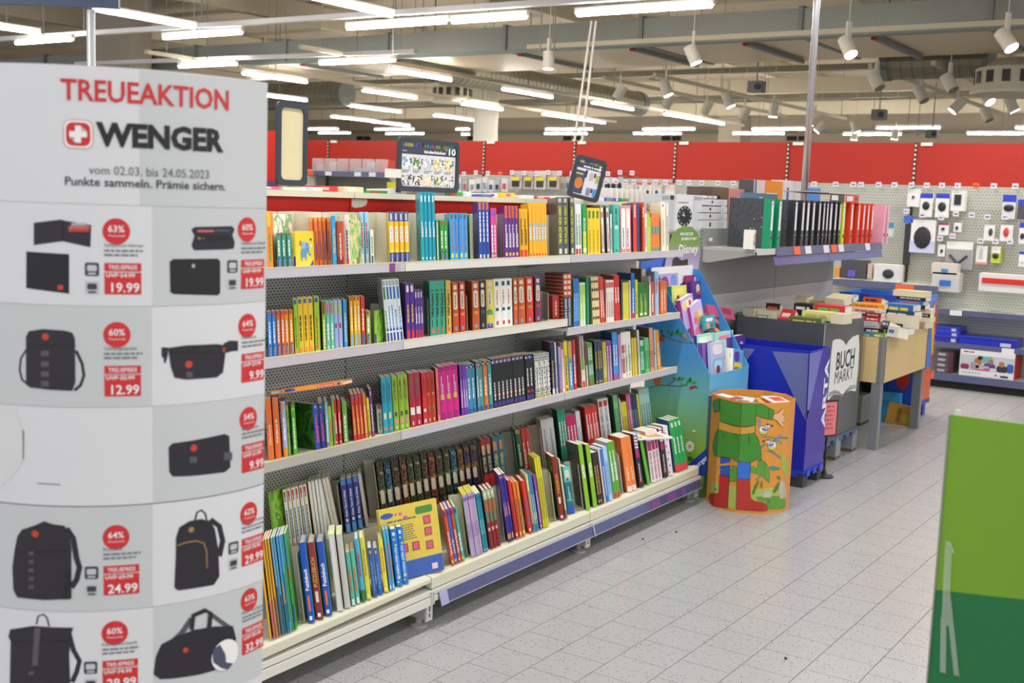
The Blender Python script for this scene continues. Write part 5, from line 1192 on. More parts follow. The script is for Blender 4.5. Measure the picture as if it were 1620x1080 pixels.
pic([(band(c3, [(875, 350), (885, 312), (905, 303), (922, 318), (928, 345)], 8), 1, 2), (band(c3, [(945, 345), (985, 375), (1000, 440), (985, 510)], 24), 0, 2), (c3([(783, 650), (790, 500), (790, 430), (805, 380), (850, 352), (900, 342), (945, 350), (965, 390), (980, 480), (985, 600), (960, 638), (860, 655), (800, 663)]), 0, 3), (band(c3, [(795, 462), (830, 448), (880, 440), (915, 450), (927, 490), (928, 562)], 5), 5, 4), (circle(*cylhit(858/2.842, 700+390/2.842), .005, 12), 5, 4)], 'printed picture of a navy backpack with tan piping')
pic([(band(c3, [(165, 815), (172, 780), (195, 770), (212, 785), (222, 825)], 7), 1, 2), (band(c3, [(310, 850), (330, 930), (358, 980), (345, 1030), (325, 1075)], 22), 0, 2), (c3([(46, 1100), (50, 890), (40, 872), (48, 838), (150, 822), (230, 828), (330, 830), (318, 870), (312, 960), (318, 1100)]), 0, 3), (c3([(146, 1000), (158, 830), (185, 830), (172, 1000)][::-1]), 2, 4), (sq(c3, 50, 310, 886, 891), 1, 4), (sq(c3, 132, 156, 1025, 1042), 2, 4)], 'printed picture of a rolltop backpack')
pic([(band(c3, [(770, 900), (820, 850), (860, 790)], 24), 2, 2), (band(c3, [(860, 840), (868, 775), (920, 752), (945, 765), (935, 860)], 20), 0, 4), (band(c3, [(940, 765), (1000, 810), (1030, 830)], 20), 2, 2), (c3([(690, 1040), (700, 960), (725, 905), (790, 870), (870, 840), (960, 825), (1045, 822), (1060, 880), (1040, 960), (1000, 1010), (900, 1040), (780, 1058), (720, 1062)]), 0, 3), (circle(*cylhit(832/2.842, 700+930/2.842), .005, 12), 3, 5), (circle(*cylhit(1010/2.842, 700+952/2.842), .0285, 24), 4, 5), (c3([(955, 985), (950, 930), (985, 905), (1010, 950), (1012, 985), (1045, 990), (1020, 1018), (990, 1010)]), 8, 6)], 'printed picture of a travel bag with a round inset')
# tuck-in flap and slits of the cardboard
z1, z0 = cylhit(10, 640)[1], cylhit(10, 768)[1]
cyl_poly([(c3([(170, 180), (272, 186), (272, 190), (170, 184)][::-1]), 0, 2), ([cylhit(36.5, 680), cylhit(38.2, 680), cylhit(38.2, 726), cylhit(36.8, 726)][::-1], 0, 3)], 'slit', [ink('5A5B64')], wn)
cyl_poly([([cylhit(1, 642), cylhit(26, 646), cylhit(36, 682), cylhit(37, 728), cylhit(22, 752), cylhit(1, 768)][::-1], 0, 2)], 'tuck_flap', [mat('DADBDE', .5, vary=.02)], wn)
# ---------------------------------------------------------------- blue cardboard book display (shelf frame)
def shu(px, py, u):
    o = SFI @ CAM; d = SFI.to_3x3() @ ray(px, py); t = (u-o.y)/d.y
    return o.x+d.x*t, o.z+d.z*t
DU0, DU1 = 2.60, 3.185
sky = gradient('meadow_print', [(0.0, '3E7A34'), (.22, '8DB43E'), (.42, '74B59A'), (.62, '3E8FD0'), (1.0, '2F7FD2')], 0, 1.3)
dsp = thing('cardboard_display', 'sky blue stepped cardboard display with branch and daisy print', 'display', SF @ T((0, DU0, 0)))
side = [(.04, 0), (.452, 0), (.452, .722), (.085, 1.285), (.04, 1.285)]
W = DU1-DU0
MB().prism(side, 0, .006, 1).build('side_panel', sky, dsp)
MB().prism(side, W-.006, W, 1).build('side_panel', sky, dsp)
MB().box(.446, .452, .006, W-.006, 0, .715).build('front_panel', gradient('front_print', [(0, '6FB24A'), (.5, '8CC9E0'), (1, '5FB4E6')], 0, .72), dsp)
MB().box(.04, .046, .006, W-.006, 0, 1.31).build('back_panel', card('E4E6E8'), dsp)
for v, z, nm in ((.30, .80, 'step'), (.165, 1.02, 'step')):
    MB().box(v, v+.004, .006, W-.006, 0, z).build('step_panel', card('DDE2E6'), dsp)
for v0, v1, z in ((.305, .446, .545), (.170, .299, .80), (.047, .164, 1.0)):
    MB().box(v0, v1, .006, W-.006, z-.004, z).build('tier_floor', card('CAD6DE'), dsp)
def sidepoly(L, nm, m, lay=1, thick=True):
    pts = [shu(x, y, DU0) for x, y in L]
    MB().prism(pts, -.0006*lay-.0003, -.0006*lay+.0002, 1).build(nm, m, dsp)
sidepoly([(1093, 731), (1119, 708), (1117, 752), (1070, 752)], 'corner_field', ink('1C3FA4'))
m = MB(); a = Vector((0, 0, 0)); p0 = shu(1119, 722, DU0); p1 = shu(1100, 738, DU0)
d = Vector((p0[0]-p1[0], 0, p0[1]-p1[1])).normalized(); up = Vector((-d.z, 0, d.x))
put_text(m, 'Ravensburger', Vector((p0[0], -.0022, p0[1]))-d*.004-up*.012, d, up, .026, None, .015, 'r'); m.build('brand_lettering', ink('F2F6FA'), dsp)
LF = ink('2E8A34'); LF2 = ink('1E6A2A'); BR = ink('6A4A34'); CH = ink('B81E2C')
def branch(pts, leaves, cherries):
    for a, b in zip(pts[:-1], pts[1:]):
        dx, dy = b[0]-a[0], b[1]-a[1]; n = math.hypot(dx, dy); ox, oy = -dy/n*.8, dx/n*.8
        sidepoly([(a[0]+ox, a[1]+oy), (a[0]-ox, a[1]-oy), (b[0]-ox*.6, b[1]-oy*.6), (b[0]+ox*.6, b[1]+oy*.6)], 'twig', BR)
    for i, (x, y, an, l) in enumerate(leaves):
        c, s = math.cos(math.radians(an)), math.sin(math.radians(an))
        sidepoly([(x+l*(u*c-v*s), y+l*(u*s+v*c)) for u, v in ((0, 0), (.35, .22), (.7, .18), (1, 0), (.7, -.2), (.35, -.24))], 'leaf', LF if i % 2 else LF2, 2)
    for x, y in cherries: sidepoly(circle(x, y, 2.6, 10), 'cherry', CH, 3)
q = lambda x, y: (1000+x/5.4, 420+y/5.4)
branch([q(525, 663), q(440, 655), q(345, 632), q(300, 610), q(262, 600)], [q(290, 610)+(200, 9), q(300, 590)+(-60, 9), q(330, 610)+(-70, 10), q(355, 590)+(-30, 11), q(375, 580)+(-60, 9), q(270, 600)+(160, 9), q(262, 585)+(-110, 8), q(385, 585)+(0, 9)], [q(243, 628), q(262, 634)])
branch([q(460, 640), q(425, 612), q(412, 595)], [], [])
q2 = lambda x, y: (860+x/4.909, 560+y/4.909)
branch([q2(820, 262), q2(880, 240), q2(960, 243), q2(1070, 250), q2(1120, 240)], [q2(1040, 210)+(-60, 9), q2(1060, 200)+(-20, 9), q2(1030, 195)+(200, 7), q2(1110, 235)+(-60, 10), q2(1140, 225)+(-90, 10), q2(1150, 230)+(-20, 9), q2(1165, 245)+(30, 8), q2(1120, 238)+(180, 7), q2(1075, 248)+(-90, 5)], [q2(1145, 262), q2(1160, 258)])
branch([q2(960, 240), q2(1000, 215), q2(1030, 202)], [], [])
sidepoly([q2(852, 195), q2(870, 185), q2(882, 200), q2(895, 182), q2(912, 182), q2(918, 200), q2(905, 222), q2(900, 240), q2(872, 240), q2(858, 228)], 'squirrel_print', ink('B8622A'), 3)
sidepoly(circle(*q2(1163, 603), 3.4, 10, 2), 'bee_print', ink('C08A2A'), 2); sidepoly(circle(*q2(1168, 596), 2.4, 8, 1.6), 'bee_wing', ink('DCE4E8'), 3)
for i in range(10):
    an = 2*PI*i/10; x, y = q2(1136, 716); sidepoly([(x, y), (x+6.3*math.cos(an-.26), y+8*math.sin(an-.26)), (x+7*math.cos(an), y+9*math.sin(an)), (x+6.3*math.cos(an+.26), y+8*math.sin(an+.26))], 'petal', ink('EEF2F4'), 2)
sidepoly(circle(*q2(1136, 716), 2.6, 10, 3.2), 'daisy_eye', ink('E0B02A'), 3)
sidepoly([q2(1130, 740), q2(1133, 740), q2(1145, 830), q2(1140, 830)], 'stalk', LF)
sidepoly([q2(1120, 800), q2(1140, 790), q2(1165, 815), q2(1150, 830), q2(1125, 828)], 'leaf', LF2, 2)
sidepoly(circle(*q(452, 600), 2.6, 10, 4.2), 'robin_print', ink('C87A4A'), 2)
# topper card
tp = thing('topper_card', 'green and violet header card with white lettering above the blue display', 'header card', SF @ T((.035, DU0, 0)))
def tpt(px, py): u, z = sh(px, py, .035); return (u-DU0, z)
cc = [tpt(x, y) for x, y in ((1050, 432), (1056, 400), (1063, 375), (1072, 362), (1083, 357), (1095, 359), (1104, 368), (1108, 382), (1108, 400), (1105, 425))]
m = MB(); m.prism([(y, z) for y, z in cc], -.004, .0, 0); m.build('card', gradient('topper_print', [(0, 'B8AACB'), (.3, '9C8FB4'), (.5, '7C9A52'), (.75, '6E8F45'), (1, '86A84E')], 1.28, 1.60), tp)
m = MB()
for s, x0, y0, hp, w in (('MAGISCHE', 1076, 372.5, 5.2, 20), ('MOMENTE MIT', 1078, 380, 4.6, 24), ('Disney', 1073, 401, 15, 31)):
    a, b = tpt(x0, y0), tpt(x0+w, y0-1); put_text(m, s, (.0012, a[0], a[1]), (0, 1, 0), (0, 0, 1), hp/FPX*6.6, b[0]-a[0], .01, 'l', .15)
m.build('lettering', ink('F4F6F4'), tp)
m = MB(); m.prism([tpt(1062, 432), tpt(1064, 410), tpt(1070, 405), tpt(1078, 412), tpt(1088, 409), tpt(1088, 424), tpt(1076, 431)], .0003, .0012, 0); m.build('dark_ornament', ink('2A2E2A'), tp)
sb = MB(); a, b = sh(1012, 414, .02), sh(1036, 428, .02)
tag(MB().box(.012, .02, a[0]+.01, b[0]+.15, .95, 1.36).build('blue_side_card', card('3A6AC8')), 'plain blue card edge behind the display, at the shelf end', 'card').matrix_local = SF
def faceout(px0, px1, y0, y1, v, c, label, t=.012, tilt=10, rot=0, art=None, spine=None, base=None):
    u0, z0 = sh(px0, y1, v); u1, _ = sh(px1, y1, v); _, z1 = sh(px0, y0, v)
    w = max(.03, u1-u0); h = max(.05, z1-z0)
    o = thing('picture_book', label, 'book', SF @ T((v, u0, z0)) @ RY(-tilt) @ RX(rot), 'books in the blue cardboard display')
    m = MB(); m.box(-.0015, 0, 0, w, 0, h); m.box(-t, -t+.0015, 0, w, 0, h); m.build('cover', gloss(c), o)
    MB().box(-t+.0015, -.0015, .002, w-.002, .002, h-.002).build('page_block', PAGE, o)
    MB().box(-t, 0, -.0015, 0, 0, h).build('spine', gloss(spine or c), o)
    if art:
        for k, (a0, a1, b0, b1, col) in enumerate(art):
            m = MB(); m.prism(rrect(w*a0, w*a1, h*b0, h*b1, min(w*(a1-a0), h*(b1-b0))*.42, 3), .0002, .0008+.0003*k, 0); m.build('cover_art', ink(col), o)
q = lambda x0, x1, y0, y1: (1000+x0/5.4, 1000+x1/5.4, 420+y0/5.4, 420+y1/5.4)
faceout(*q(235, 400, 75, 320), .07, 'A79CC8', 'pale violet book at the back of the blue display', .02, 6, art=[(.1, .5, .3, .9, '7A3A78'), (.6, .9, .2, .95, '6A8AD0')])
faceout(*q(420, 560, 92, 340), .06, '7A2A6A', 'plum book at the back right of blue display', .02, 6, art=[(.1, .3, .5, .9, '3A3A9A')])
faceout(*q(472, 600, 88, 340), .085, '8A1F62', 'magenta book behind the purple one in blue display', .014, 6, art=[(.5, .9, .7, .95, 'D8B8D0'), (.1, .35, .3, .8, '4A4AB0')])
faceout(*q(523, 640, 138, 352), .115, '56308A', 'deep purple book standing right in blue display', .02, 6, art=[(.25, .5, .5, .88, 'E0C0A0'), (.6, .8, .5, .85, '8CA8D8'), (.3, .55, .45, .6, 'C83A3A'), (.2, .8, .1, .2, 'C8B8E0')])
faceout(*q(345, 470, 178, 380), .13, 'CBD86A', 'yellow-green book with dark figures in blue display', .05, 6, spine='2F8A78', art=[(.12, .88, .3, .9, 'E2DC72'), (.3, .5, .2, .6, '7A4A2E'), (.1, .4, .02, .2, '4A2A5A'), (.6, .85, .05, .25, '3A6A3A')])
faceout(*q(388, 440, 370, 480), .165, '5A3A94', 'small purple book under the green one', .02, 6)
faceout(*q(455, 560, 290, 560), .20, 'B9A8E0', 'slim lilac book with pink spine, nearer slanted one', .03, 8, 12, spine='C83A8A', art=[(.1, .9, .6, .9, 'E8DCC8'), (.2, .4, .62, .85, 'E8C85A'), (.6, .8, .62, .85, 'B84A6A')])
faceout(*q(540, 640, 345, 622), .225, 'C2B2E6', 'slim lilac book with pink ribbon, slanted forward', .03, 8, 14, spine='D84A9A', art=[(.25, .55, .35, .75, 'D8A85A'), (.55, .85, .35, .75, 'E8C890'), (.1, .9, .05, .28, 'E87A9A'), (.15, .4, .4, .6, 'E85A9A')])
faceout(*q(640, 720, 330, 520), .20, 'B83A62', 'pink book lying open on the display, upper one', .03, 30, -25, art=[(.1, .9, .5, .9, 'C85A80')])
faceout(*q(665, 860, 325, 430), .235, 'B5446C', 'wide rose book slanted right in the display', .012, 25, -8, art=[(.55, .9, .4, .9, '8A1F3A')])
faceout(*q(682, 770, 395, 545), .245, '6A1A3E', 'wine-red book tilted right in the display', .022, 12, -24, art=[(.2, .8, .6, .85, 'D88A6A'), (.1, .9, .02, .3, 'D8704A'), (.3, .7, .1, .28, 'E8C85A')])
faceout(*q(617, 712, 432, 548), .25, '2FA0B4', 'turquoise square book in the display middle', .015, 8, art=[(.2, .8, .55, .8, 'E8F0F0'), (.2, .5, .05, .45, 'D8A06A'), (.55, .8, .1, .4, '8A5A3A')])
faceout(*q(560, 700, 600, 800), .335, '9CD4CC', 'mint green book behind the lilac stack', .02, 6, spine='3A4A8A', art=[(.1, .9, .6, .9, 'CFE8D8')])
faceout(*q(715, 868, 582, 790), .335, 'A8DCD2', 'mint book with pink label in front tier', .02, 6, art=[(.2, .8, .7, .85, 'E87A9A')])
faceout(*q(612, 690, 665, 940), .375, '8A62B8', 'violet book beside the lilac arch book', .035, 6, spine='7A52AC')
faceout(*q(680, 790, 668, 935), .405, 'C4BEE0', 'lilac book with blue arch on its cover', .02, 6, spine='B8D4EC', art=[(.1, .92, .08, .5, '7AB4DC'), (.2, .82, .1, .42, 'A8D4EC'), (.35, .65, .02, .25, '7A3A3A'), (.15, .85, .6, .92, 'E0DCEE')])
faceout(*q(830, 970, 618, 800), .35, '4A2A8A', 'purple book with two figures at display corner', .05, 6, spine='6A3AA0', art=[(.3, .5, .3, .7, 'E0B890'), (.65, .85, .3, .7, 'C8A8D0')])
faceout(*q(815, 900, 705, 905), .40, 'E8E4DA', 'thick white book leaning in front tier, nearer', .02, 6, -10, spine='F0EEE8', art=[(.2, .9, .5, .95, '4A3A8A')])
faceout(*q(860, 945, 710, 900), .418, '6AA0DC', 'blue and yellow book leaning in front tier', .03, 6, -10, spine='F0EEE8', art=[(.1, .9, .05, .4, 'E8D43A'), (.1, .6, .45, .9, '5A3A9A'), (.15, .85, .1, .2, 'C83A3A')])

# ---------------------------------------------------------------- ten-sided cardboard bin with painted figure
BCX, BCY, BR, BH = -2.492, 6.125, .232, .625
bin_ = thing('cardboard_bin', 'ten-sided orange cardboard bin painted with a green tunic and red boots', 'bin', (BCX, BCY, 0))
NF = 10
va = math.atan2(-BCY, -BCX)          # towards the camera
A0 = va-PI/NF+.06
cor = [(BR*math.cos(A0+2*PI*i/NF), BR*math.sin(A0+2*PI*i/NF)) for i in range(NF)]
SL = math.hypot(cor[0][0]-cor[1][0], cor[0][1]-cor[1][1])
orange = mat('D9933A', .5, vary=.10, scale=7)
for i in range(NF):
    a, b = Vector(cor[i]+(0,)), Vector(cor[(i+1) % NF]+(0,))
    MB().prism([tuple(a.xy), tuple(b.xy), tuple((b*.983).xy), tuple((a*.983).xy)], 0, BH, 2).build('wall_facet', orange, bin_)
MB().prism([(x*.975, y*.975) for x, y in cor], BH-.10, BH-.095, 2).build('insert', card('8A6A3A'), bin_)
def binhit(px, py):
    best = None; d = ray(px, py)
    for i in range(NF):
        a, b = cor[i], cor[(i+1) % NF]
        nx, ny = (b[1]-a[1])/SL, -(b[0]-a[0])/SL
        den = nx*d.x+ny*d.y
        if den >= -1e-6: continue
        t = (nx*(a[0]+BCX-CAM.x)+ny*(a[1]+BCY-CAM.y))/den
        P = CAM+d*t; f = ((P.x-BCX-a[0])*(b[0]-a[0])+(P.y-BCY-a[1])*(b[1]-a[1]))/SL/SL
        if best is None or abs(f-.5) < best[0]: best = (abs(f-.5), (i if i < NF/2 else i-NF)*SL+min(1, max(0, f))*SL, P.z)
    return best[1], min(BH-.002, max(.002, best[2]))
def binpt(s, z, lay):
    k = math.floor(s/SL); f = s/SL-k; a, b = cor[k % NF], cor[(k+1) % NF]
    nx, ny = (b[1]-a[1])/SL, -(b[0]-a[0])/SL; o = .0008*lay
    return (a[0]+(b[0]-a[0])*f+nx*o, a[1]+(b[1]-a[1])*f+ny*o, z)
def bin_poly(L, nm, m, lay=1):
    pts = [binhit(1100+x/4.91, 600+y/4.91) for x, y in L]
    bm = bmesh.new(); bm.faces.new([bm.verts.new((s, z, 0)) for s, z in pts]); bmesh.ops.triangulate(bm, faces=bm.faces[:])
    s0 = min(p[0] for p in pts); s1 = max(p[0] for p in pts)
    for k in range(math.ceil(s0/SL), math.floor(s1/SL)+1):
        bmesh.ops.bisect_plane(bm, geom=bm.verts[:]+bm.edges[:]+bm.faces[:], plane_co=(k*SL, 0, 0), plane_no=(1, 0, 0))
    bm.verts.index_update(); mb = MB()
    fs = []; vs = []
    for f in bm.faces:
        c = f.calc_center_median(); o = len(vs); k = math.floor(c.x/SL)
        for v in f.verts: vs.append(binpt(min((k+1)*SL-1e-6, max(k*SL, v.co.x)), v.co.y, lay))
        fs.append(tuple(range(o, o+len(f.verts))))
    bm.free(); mb.add(vs, fs); mb.build(nm, m, bin_)
def bring(L, s=1.05): return L
GRN = mat('3F8A2E', .5, vary=.1, scale=20); GRD = ink('2A5A22'); BLT = mat('C89A3E', .5, vary=.06); RBT = mat('B32E2A', .5, vary=.06, scale=20); BLU = mat('2D55B8', .5, vary=.08); BL2 = mat('2E6ED0', .5, vary=.05); OUT = ink('2E2A22')
LAWN = mat('A9BC5A', .5, vary=.12, scale=30); LAWN2 = mat('5F9636', .5, vary=.15, scale=30)
bin_poly([(128, 800), (185, 805), (300, 830), (445, 850), (600, 835), (700, 870), (700, 985), (640, 1010), (560, 1018), (320, 1005), (250, 990), (130, 960), (110, 930)], 'grass_print', LAWN, 1)
bin_poly([(470, 910), (560, 900), (640, 905), (700, 915), (700, 985), (640, 1010), (560, 1012), (540, 950), (480, 935)], 'grass_print', LAWN2, 2)
def outlined(L, nm, m, lay, grow=4):
    cx = sum(p[0] for p in L)/len(L); cy = sum(p[1] for p in L)/len(L)
    out = []
    for x, y in L:
        n = math.hypot(x-cx, y-cy) or 1; out.append((x+(x-cx)/n*grow, y+(y-cy)/n*grow))
    bin_poly(out, 'outline', OUT, lay); bin_poly(L, nm, m, lay+1)
outlined([(196, 600), (272, 620), (265, 755), (196, 745)], 'blue_hose', BLU, 2)
outlined([(332, 630), (428, 645), (424, 775), (328, 770)], 'blue_hose', BL2, 2)
outlined([(190, 742), (265, 757), (252, 998), (120, 965), (110, 905), (125, 882), (182, 880)], 'red_boot', RBT, 4)
outlined([(328, 772), (424, 776), (432, 920), (460, 942), (520, 950), (552, 970), (556, 1016), (318, 1008)], 'red_boot', RBT, 4)
outlined([(195, 370), (262, 395), (350, 405), (430, 410), (458, 415), (490, 470), (508, 560), (512, 625), (470, 620), (420, 645), (330, 632), (285, 610), (220, 600), (150, 585), (140, 520), (160, 430)], 'tunic_skirt', GRN, 4)
outlined([(148, 160), (196, 155), (196, 240), (150, 252), (140, 200)], 'tunic_sleeve', GRN, 4)
outlined([(470, 190), (520, 195), (608, 238), (595, 312), (510, 290), (465, 275)], 'tunic_sleeve', GRN, 4)
outlined([(198, 150), (300, 180), (470, 190), (468, 350), (400, 362), (300, 352), (198, 325)], 'tunic_body', GRN, 6)
outlined([(190, 325), (300, 365), (400, 372), (462, 355), (465, 410), (380, 424), (290, 415), (188, 385)], 'belt', BLT, 6)
outlined([(608, 270), (640, 262), (678, 225), (684, 245), (668, 272), (692, 285), (690, 300), (676, 302), (695, 318), (688, 330), (670, 325), (684, 360), (674, 370), (655, 350), (630, 318), (600, 300)], 'open_hand', mat('E0B080', .5), 4, 3)
for L in ([(232, 400), (225, 440), (222, 460), (218, 440)], [(322, 418), (326, 445), (322, 462), (318, 440)], [(415, 420), (424, 470), (420, 520), (412, 470)]): bin_poly(L, 'fold_mark', GRD, 7)
bin_poly([(140, 632), (200, 655), (270, 645), (310, 632), (316, 640), (270, 665), (190, 672), (140, 645)], 'rope_print', ink('C8963A'), 6)
TL = ink('3F8A7A')
for L in ([(480, 445), (560, 440), (640, 455), (640, 462), (560, 450)], [(600, 470), (660, 445), (715, 448), (720, 462), (660, 458), (610, 482)], [(505, 520), (545, 495), (550, 505), (510, 535)], [(520, 545), (600, 555), (660, 600), (665, 620), (600, 570)], [(640, 465), (680, 500), (672, 502), (632, 470)], [(568, 680), (600, 670), (655, 685), (658, 700), (600, 708), (570, 695)], [(465, 780), (500, 745), (508, 752), (475, 785)]): bin_poly(L, 'reed_leaf', TL, 2)
outlined([(430, 665), (485, 690), (485, 640), (520, 625), (555, 660), (576, 740), (574, 805), (540, 770), (500, 735), (430, 720)], 'large_leaf', mat('5A9A3A', .5, vary=.12, scale=25), 2, 3)
outlined([(290, 670), (325, 680), (318, 790), (270, 790), (268, 720)], 'large_leaf', mat('5A9A3A', .5, vary=.12, scale=25), 1, 3)
def bird(cx, cy, s, flip, tail):
    f = lambda L: [(cx+x*s*flip, cy+y*s) for x, y in L]
    bin_poly(f(tail), 'bird_tail', ink('7A88A8'), 3)
    outlined(f([(-36, -6), (-24, -26), (6, -24), (30, -10), (34, 14), (14, 40), (-14, 42), (-32, 22)]), 'bird_body', ink('E8E8EC'), 3, 3)
    bin_poly(f([(-30, 10), (-6, 22), (22, 12), (14, 40), (-14, 42)]), 'bird_belly', ink('D8C82A'), 5)
    bin_poly(f([(-18, -14), (14, -14), (34, 6), (22, 14), (-8, 8)]), 'bird_wing', ink('6A7AB0'), 6)
    bin_poly(f([(14, -30), (26, -48), (48, -46), (54, -30), (40, -16), (22, -18)]), 'bird_head', ink('D8DCE4'), 4)
    bin_poly(f([(18, -36), (28, -50), (48, -46), (52, -38)]), 'bird_cap', ink('2E3E6A'), 5)
    bin_poly(f([(52, -36), (78, -40), (76, -26), (56, -26)]), 'bird_beak', ink('2A2A30'), 5)
bird(530, 388, .92, 1, [(-36, -10), (-50, -90), (-30, -92), (-18, -20)])
bird(592, 508, .92, -1, [(-20, -20), (-62, -84), (-82, -94), (-84, -84), (-34, -2)])
bin_poly([(675, 540), (690, 610), (712, 640), (718, 700), (700, 760), (680, 720), (668, 640)], 'frog_print', mat('9AB84A', .5), 2)
bin_poly([(650, 800), (668, 780), (690, 800), (702, 850), (700, 915), (655, 925), (645, 860)], 'stump_print', mat('B9B6A8', .5, vary=.12), 3)
bin_poly([(512, 890), (540, 868), (575, 870), (592, 890), (588, 915), (520, 915)], 'stone_print', mat('BDB9AE', .5), 3)
for L in ([(440, 880), (462, 820), (490, 780), (495, 800), (470, 850), (452, 900)], [(505, 830), (515, 782), (522, 800), (518, 850)], [(600, 870), (630, 815), (652, 800), (640, 850), (610, 885)], [(632, 745), (660, 760), (655, 780), (634, 765)], [(645, 790), (655, 810), (640, 830)], [(560, 960), (568, 930), (578, 960)], [(150, 855), (160, 840), (170, 860)]): bin_poly(L, 'grass_blade', ink('4A7A2A'), 4)
for i, (x, y, r, c, dx) in enumerate(((1158, 634, 20, 'C8A84A', .0), (1172, 631, -30, 'D8D8DC', .1), (1186, 634, 10, 'B85A3A', .0), (1204, 632, -12, '8A86C8', .0), (1216, 634, 8, 'D8A03A', .0), (1228, 634, 20, 'DADADA', .0), (1148, 632, 50, 'A84A3A', 0))):
    P = onz(x, y, BH-.035)
    o = thing('magazine', '%s booklet lying in the painted cardboard bin' % ['mustard yellow', 'white upright', 'brick-red', 'violet', 'amber', 'pale grey', 'dark red'][i], 'magazine', T((max(BCX-.15, min(BCX+.12, P.x)), max(BCY-.12, min(BCY+.14, P.y)), BH-.092+.012*i)) @ RZ(r+30) @ RX(4 if i != 1 else 35), 'booklets in the painted bin')
    MB().box(-.06, .06, -.08, .08, 0, .001).build('cover', card(c), o); MB().box(-.059, .059, -.079, .079, .001, .006).build('page_block', PAGE, o)
    MB().box(-.06, .06, -.08, .08, .006, .007).build('top_cover', card(c), o); MB().box(-.03, .04, -.04, .05, .007, .0075).build('cover_art', ink(['8A3A2A', '7A7A8A', 'E8C84A', 'E8D87A', 'B83A2A', 'C84A3A', 'E8E0D0'][i]), o)

# ---------------------------------------------------------------- blue dump bin
bx0, bx1, by0, by1, bz0, bz1 = -2.99, -2.378, 6.70, 7.03, .105, .838
dk = thing('dump_bin', 'royal blue cardboard dump bin with pale triangles and white upright letters', 'bin', (bx0, by0, 0))
Lx, Ly = bx1-bx0, by1-by0; w = .008
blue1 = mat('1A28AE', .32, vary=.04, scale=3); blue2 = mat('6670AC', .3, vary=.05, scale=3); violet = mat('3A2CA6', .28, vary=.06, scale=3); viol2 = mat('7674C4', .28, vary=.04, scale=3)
MB().box(0, Lx, 0, w, bz0, bz1).build('wall_panel', blue1, dk); MB().box(0, Lx, Ly-w, Ly, bz0, bz1+.0).build('wall_panel', blue1, dk)
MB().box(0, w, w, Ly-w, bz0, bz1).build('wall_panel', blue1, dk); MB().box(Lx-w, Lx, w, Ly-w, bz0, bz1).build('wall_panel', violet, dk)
MB().box(w, Lx-w, w, Ly-w, bz0, bz0+.01).build('bottom_panel', blue1, dk)
c5 = lambda x, y: (1170+x/4.155, 500+y/4.155)
def onface(L, ax, val, nm, m, lay=1):
    pts = [on(*c5(x, y), ax, val) for x, y in L]; o = .0006*lay
    if ax == 1: MB().prism([(p.x-bx0, min(bz1, p.z)) for p in pts], val-by0-o-.0003, val-by0-o, 1).build(nm, m, dk)
    else: MB().prism([(p.y-by0, min(bz1, p.z)) for p in pts], val-bx0+o, val-bx0+o+.0003, 0).build(nm, m, dk)
onface([(215, 230), (454, 246), (434, 688)], 1, by0, 'triangle_print', blue2)
onface([(20, 208), (100, 216), (20, 330)], 1, by0, 'triangle_print', blue2)
onface([(462, 246), (545, 224), (441, 684)], 0, bx1, 'triangle_print', viol2)
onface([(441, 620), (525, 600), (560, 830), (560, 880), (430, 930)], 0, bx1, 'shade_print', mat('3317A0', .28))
pa = on(*c5(556, 720), 0, bx1); pb = on(*c5(566, 283), 0, bx1)
m = MB(); put_text(m, 'ARTA', (bx1-bx0+.0015, pa.y-by0+.006, on(*c5(545, 735), 0, bx1).z), (0, 0, 1), (0, -1, 0), .068, on(*c5(566, 283), 0, bx1).z-on(*c5(545, 735), 0, bx1).z, .03)
m.build('upright_lettering', ink('F0F0F6'), dk)
MB().box(-.005, Lx+.005, -.005, Ly+.005, .085, .105).build('tray_edge', mat('1F3FC8', .35), dk)
for x in (.05, .2, .35, .5): MB().box(x, x+.08, -.012, -.004, .065, .1).build('tray_clip', mat('1F3FC8', .35), dk)
for y in (.03, .14, .25): MB().box(Lx+.004, Lx+.012, y, y+.06, .065, .1).build('tray_clip', mat('1F3FC8', .35), dk)
for x in (.0, Lx-.08):
    for y in (.0, Ly-.08): MB().box(x, x+.08, y, y+.08, 0, .085).build('tray_leg', mat('1B2E9A', .4) if x < .1 else mat('3A3C44', .5), dk)

# ---------------------------------------------------------------- grey book-market bin on its pallet
gx0, gx1, gy0, gy1, gz0, gz1 = -3.105, -2.498, 7.26, 8.06, .165, .955
gb = thing('book_bin', 'tall dark grey cardboard bin with white open-book print, full of books', 'bin', (gx0, gy0, 0))
gl, gw = gx1-gx0, gy1-gy0; slate = mat('474A52', .42, vary=.05, scale=3); slate2 = mat('5D5D60', .36, vary=.05, scale=3)
MB().box(0, gl, 0, w, gz0, gz1).build('wall_panel', slate, gb); MB().box(0, gl, gw-w, gw, gz0, gz1).build('wall_panel', slate, gb)
MB().box(0, w, w, gw-w, gz0, gz1).build('wall_panel', slate, gb); MB().box(gl-w, gl, w, gw-w, gz0, gz1).build('wall_panel', slate2, gb)
MB().box(w, gl-w, w, gw-w, gz1-.11, gz1-.10).build('insert', mat('6A655C', .7), gb)
MB().box(gl-.004, gl+.001, -.001, .004, gz0, gz1).build('corner_wear', mat('A8A59C', .7), gb)
c6 = lambda x, y: (1150+x/3.857, 440+y/3.857)
def gface(L, nm, m, lay=1):
    pts = [on(*c6(x, y), 0, gx1) for x, y in L]; MB().prism([(p.y-gy0, p.z) for p in pts], gl+.0006*lay, gl+.0006*lay+.0004, 0).build(nm, m, gb)
pw = ink('E6E8E6')
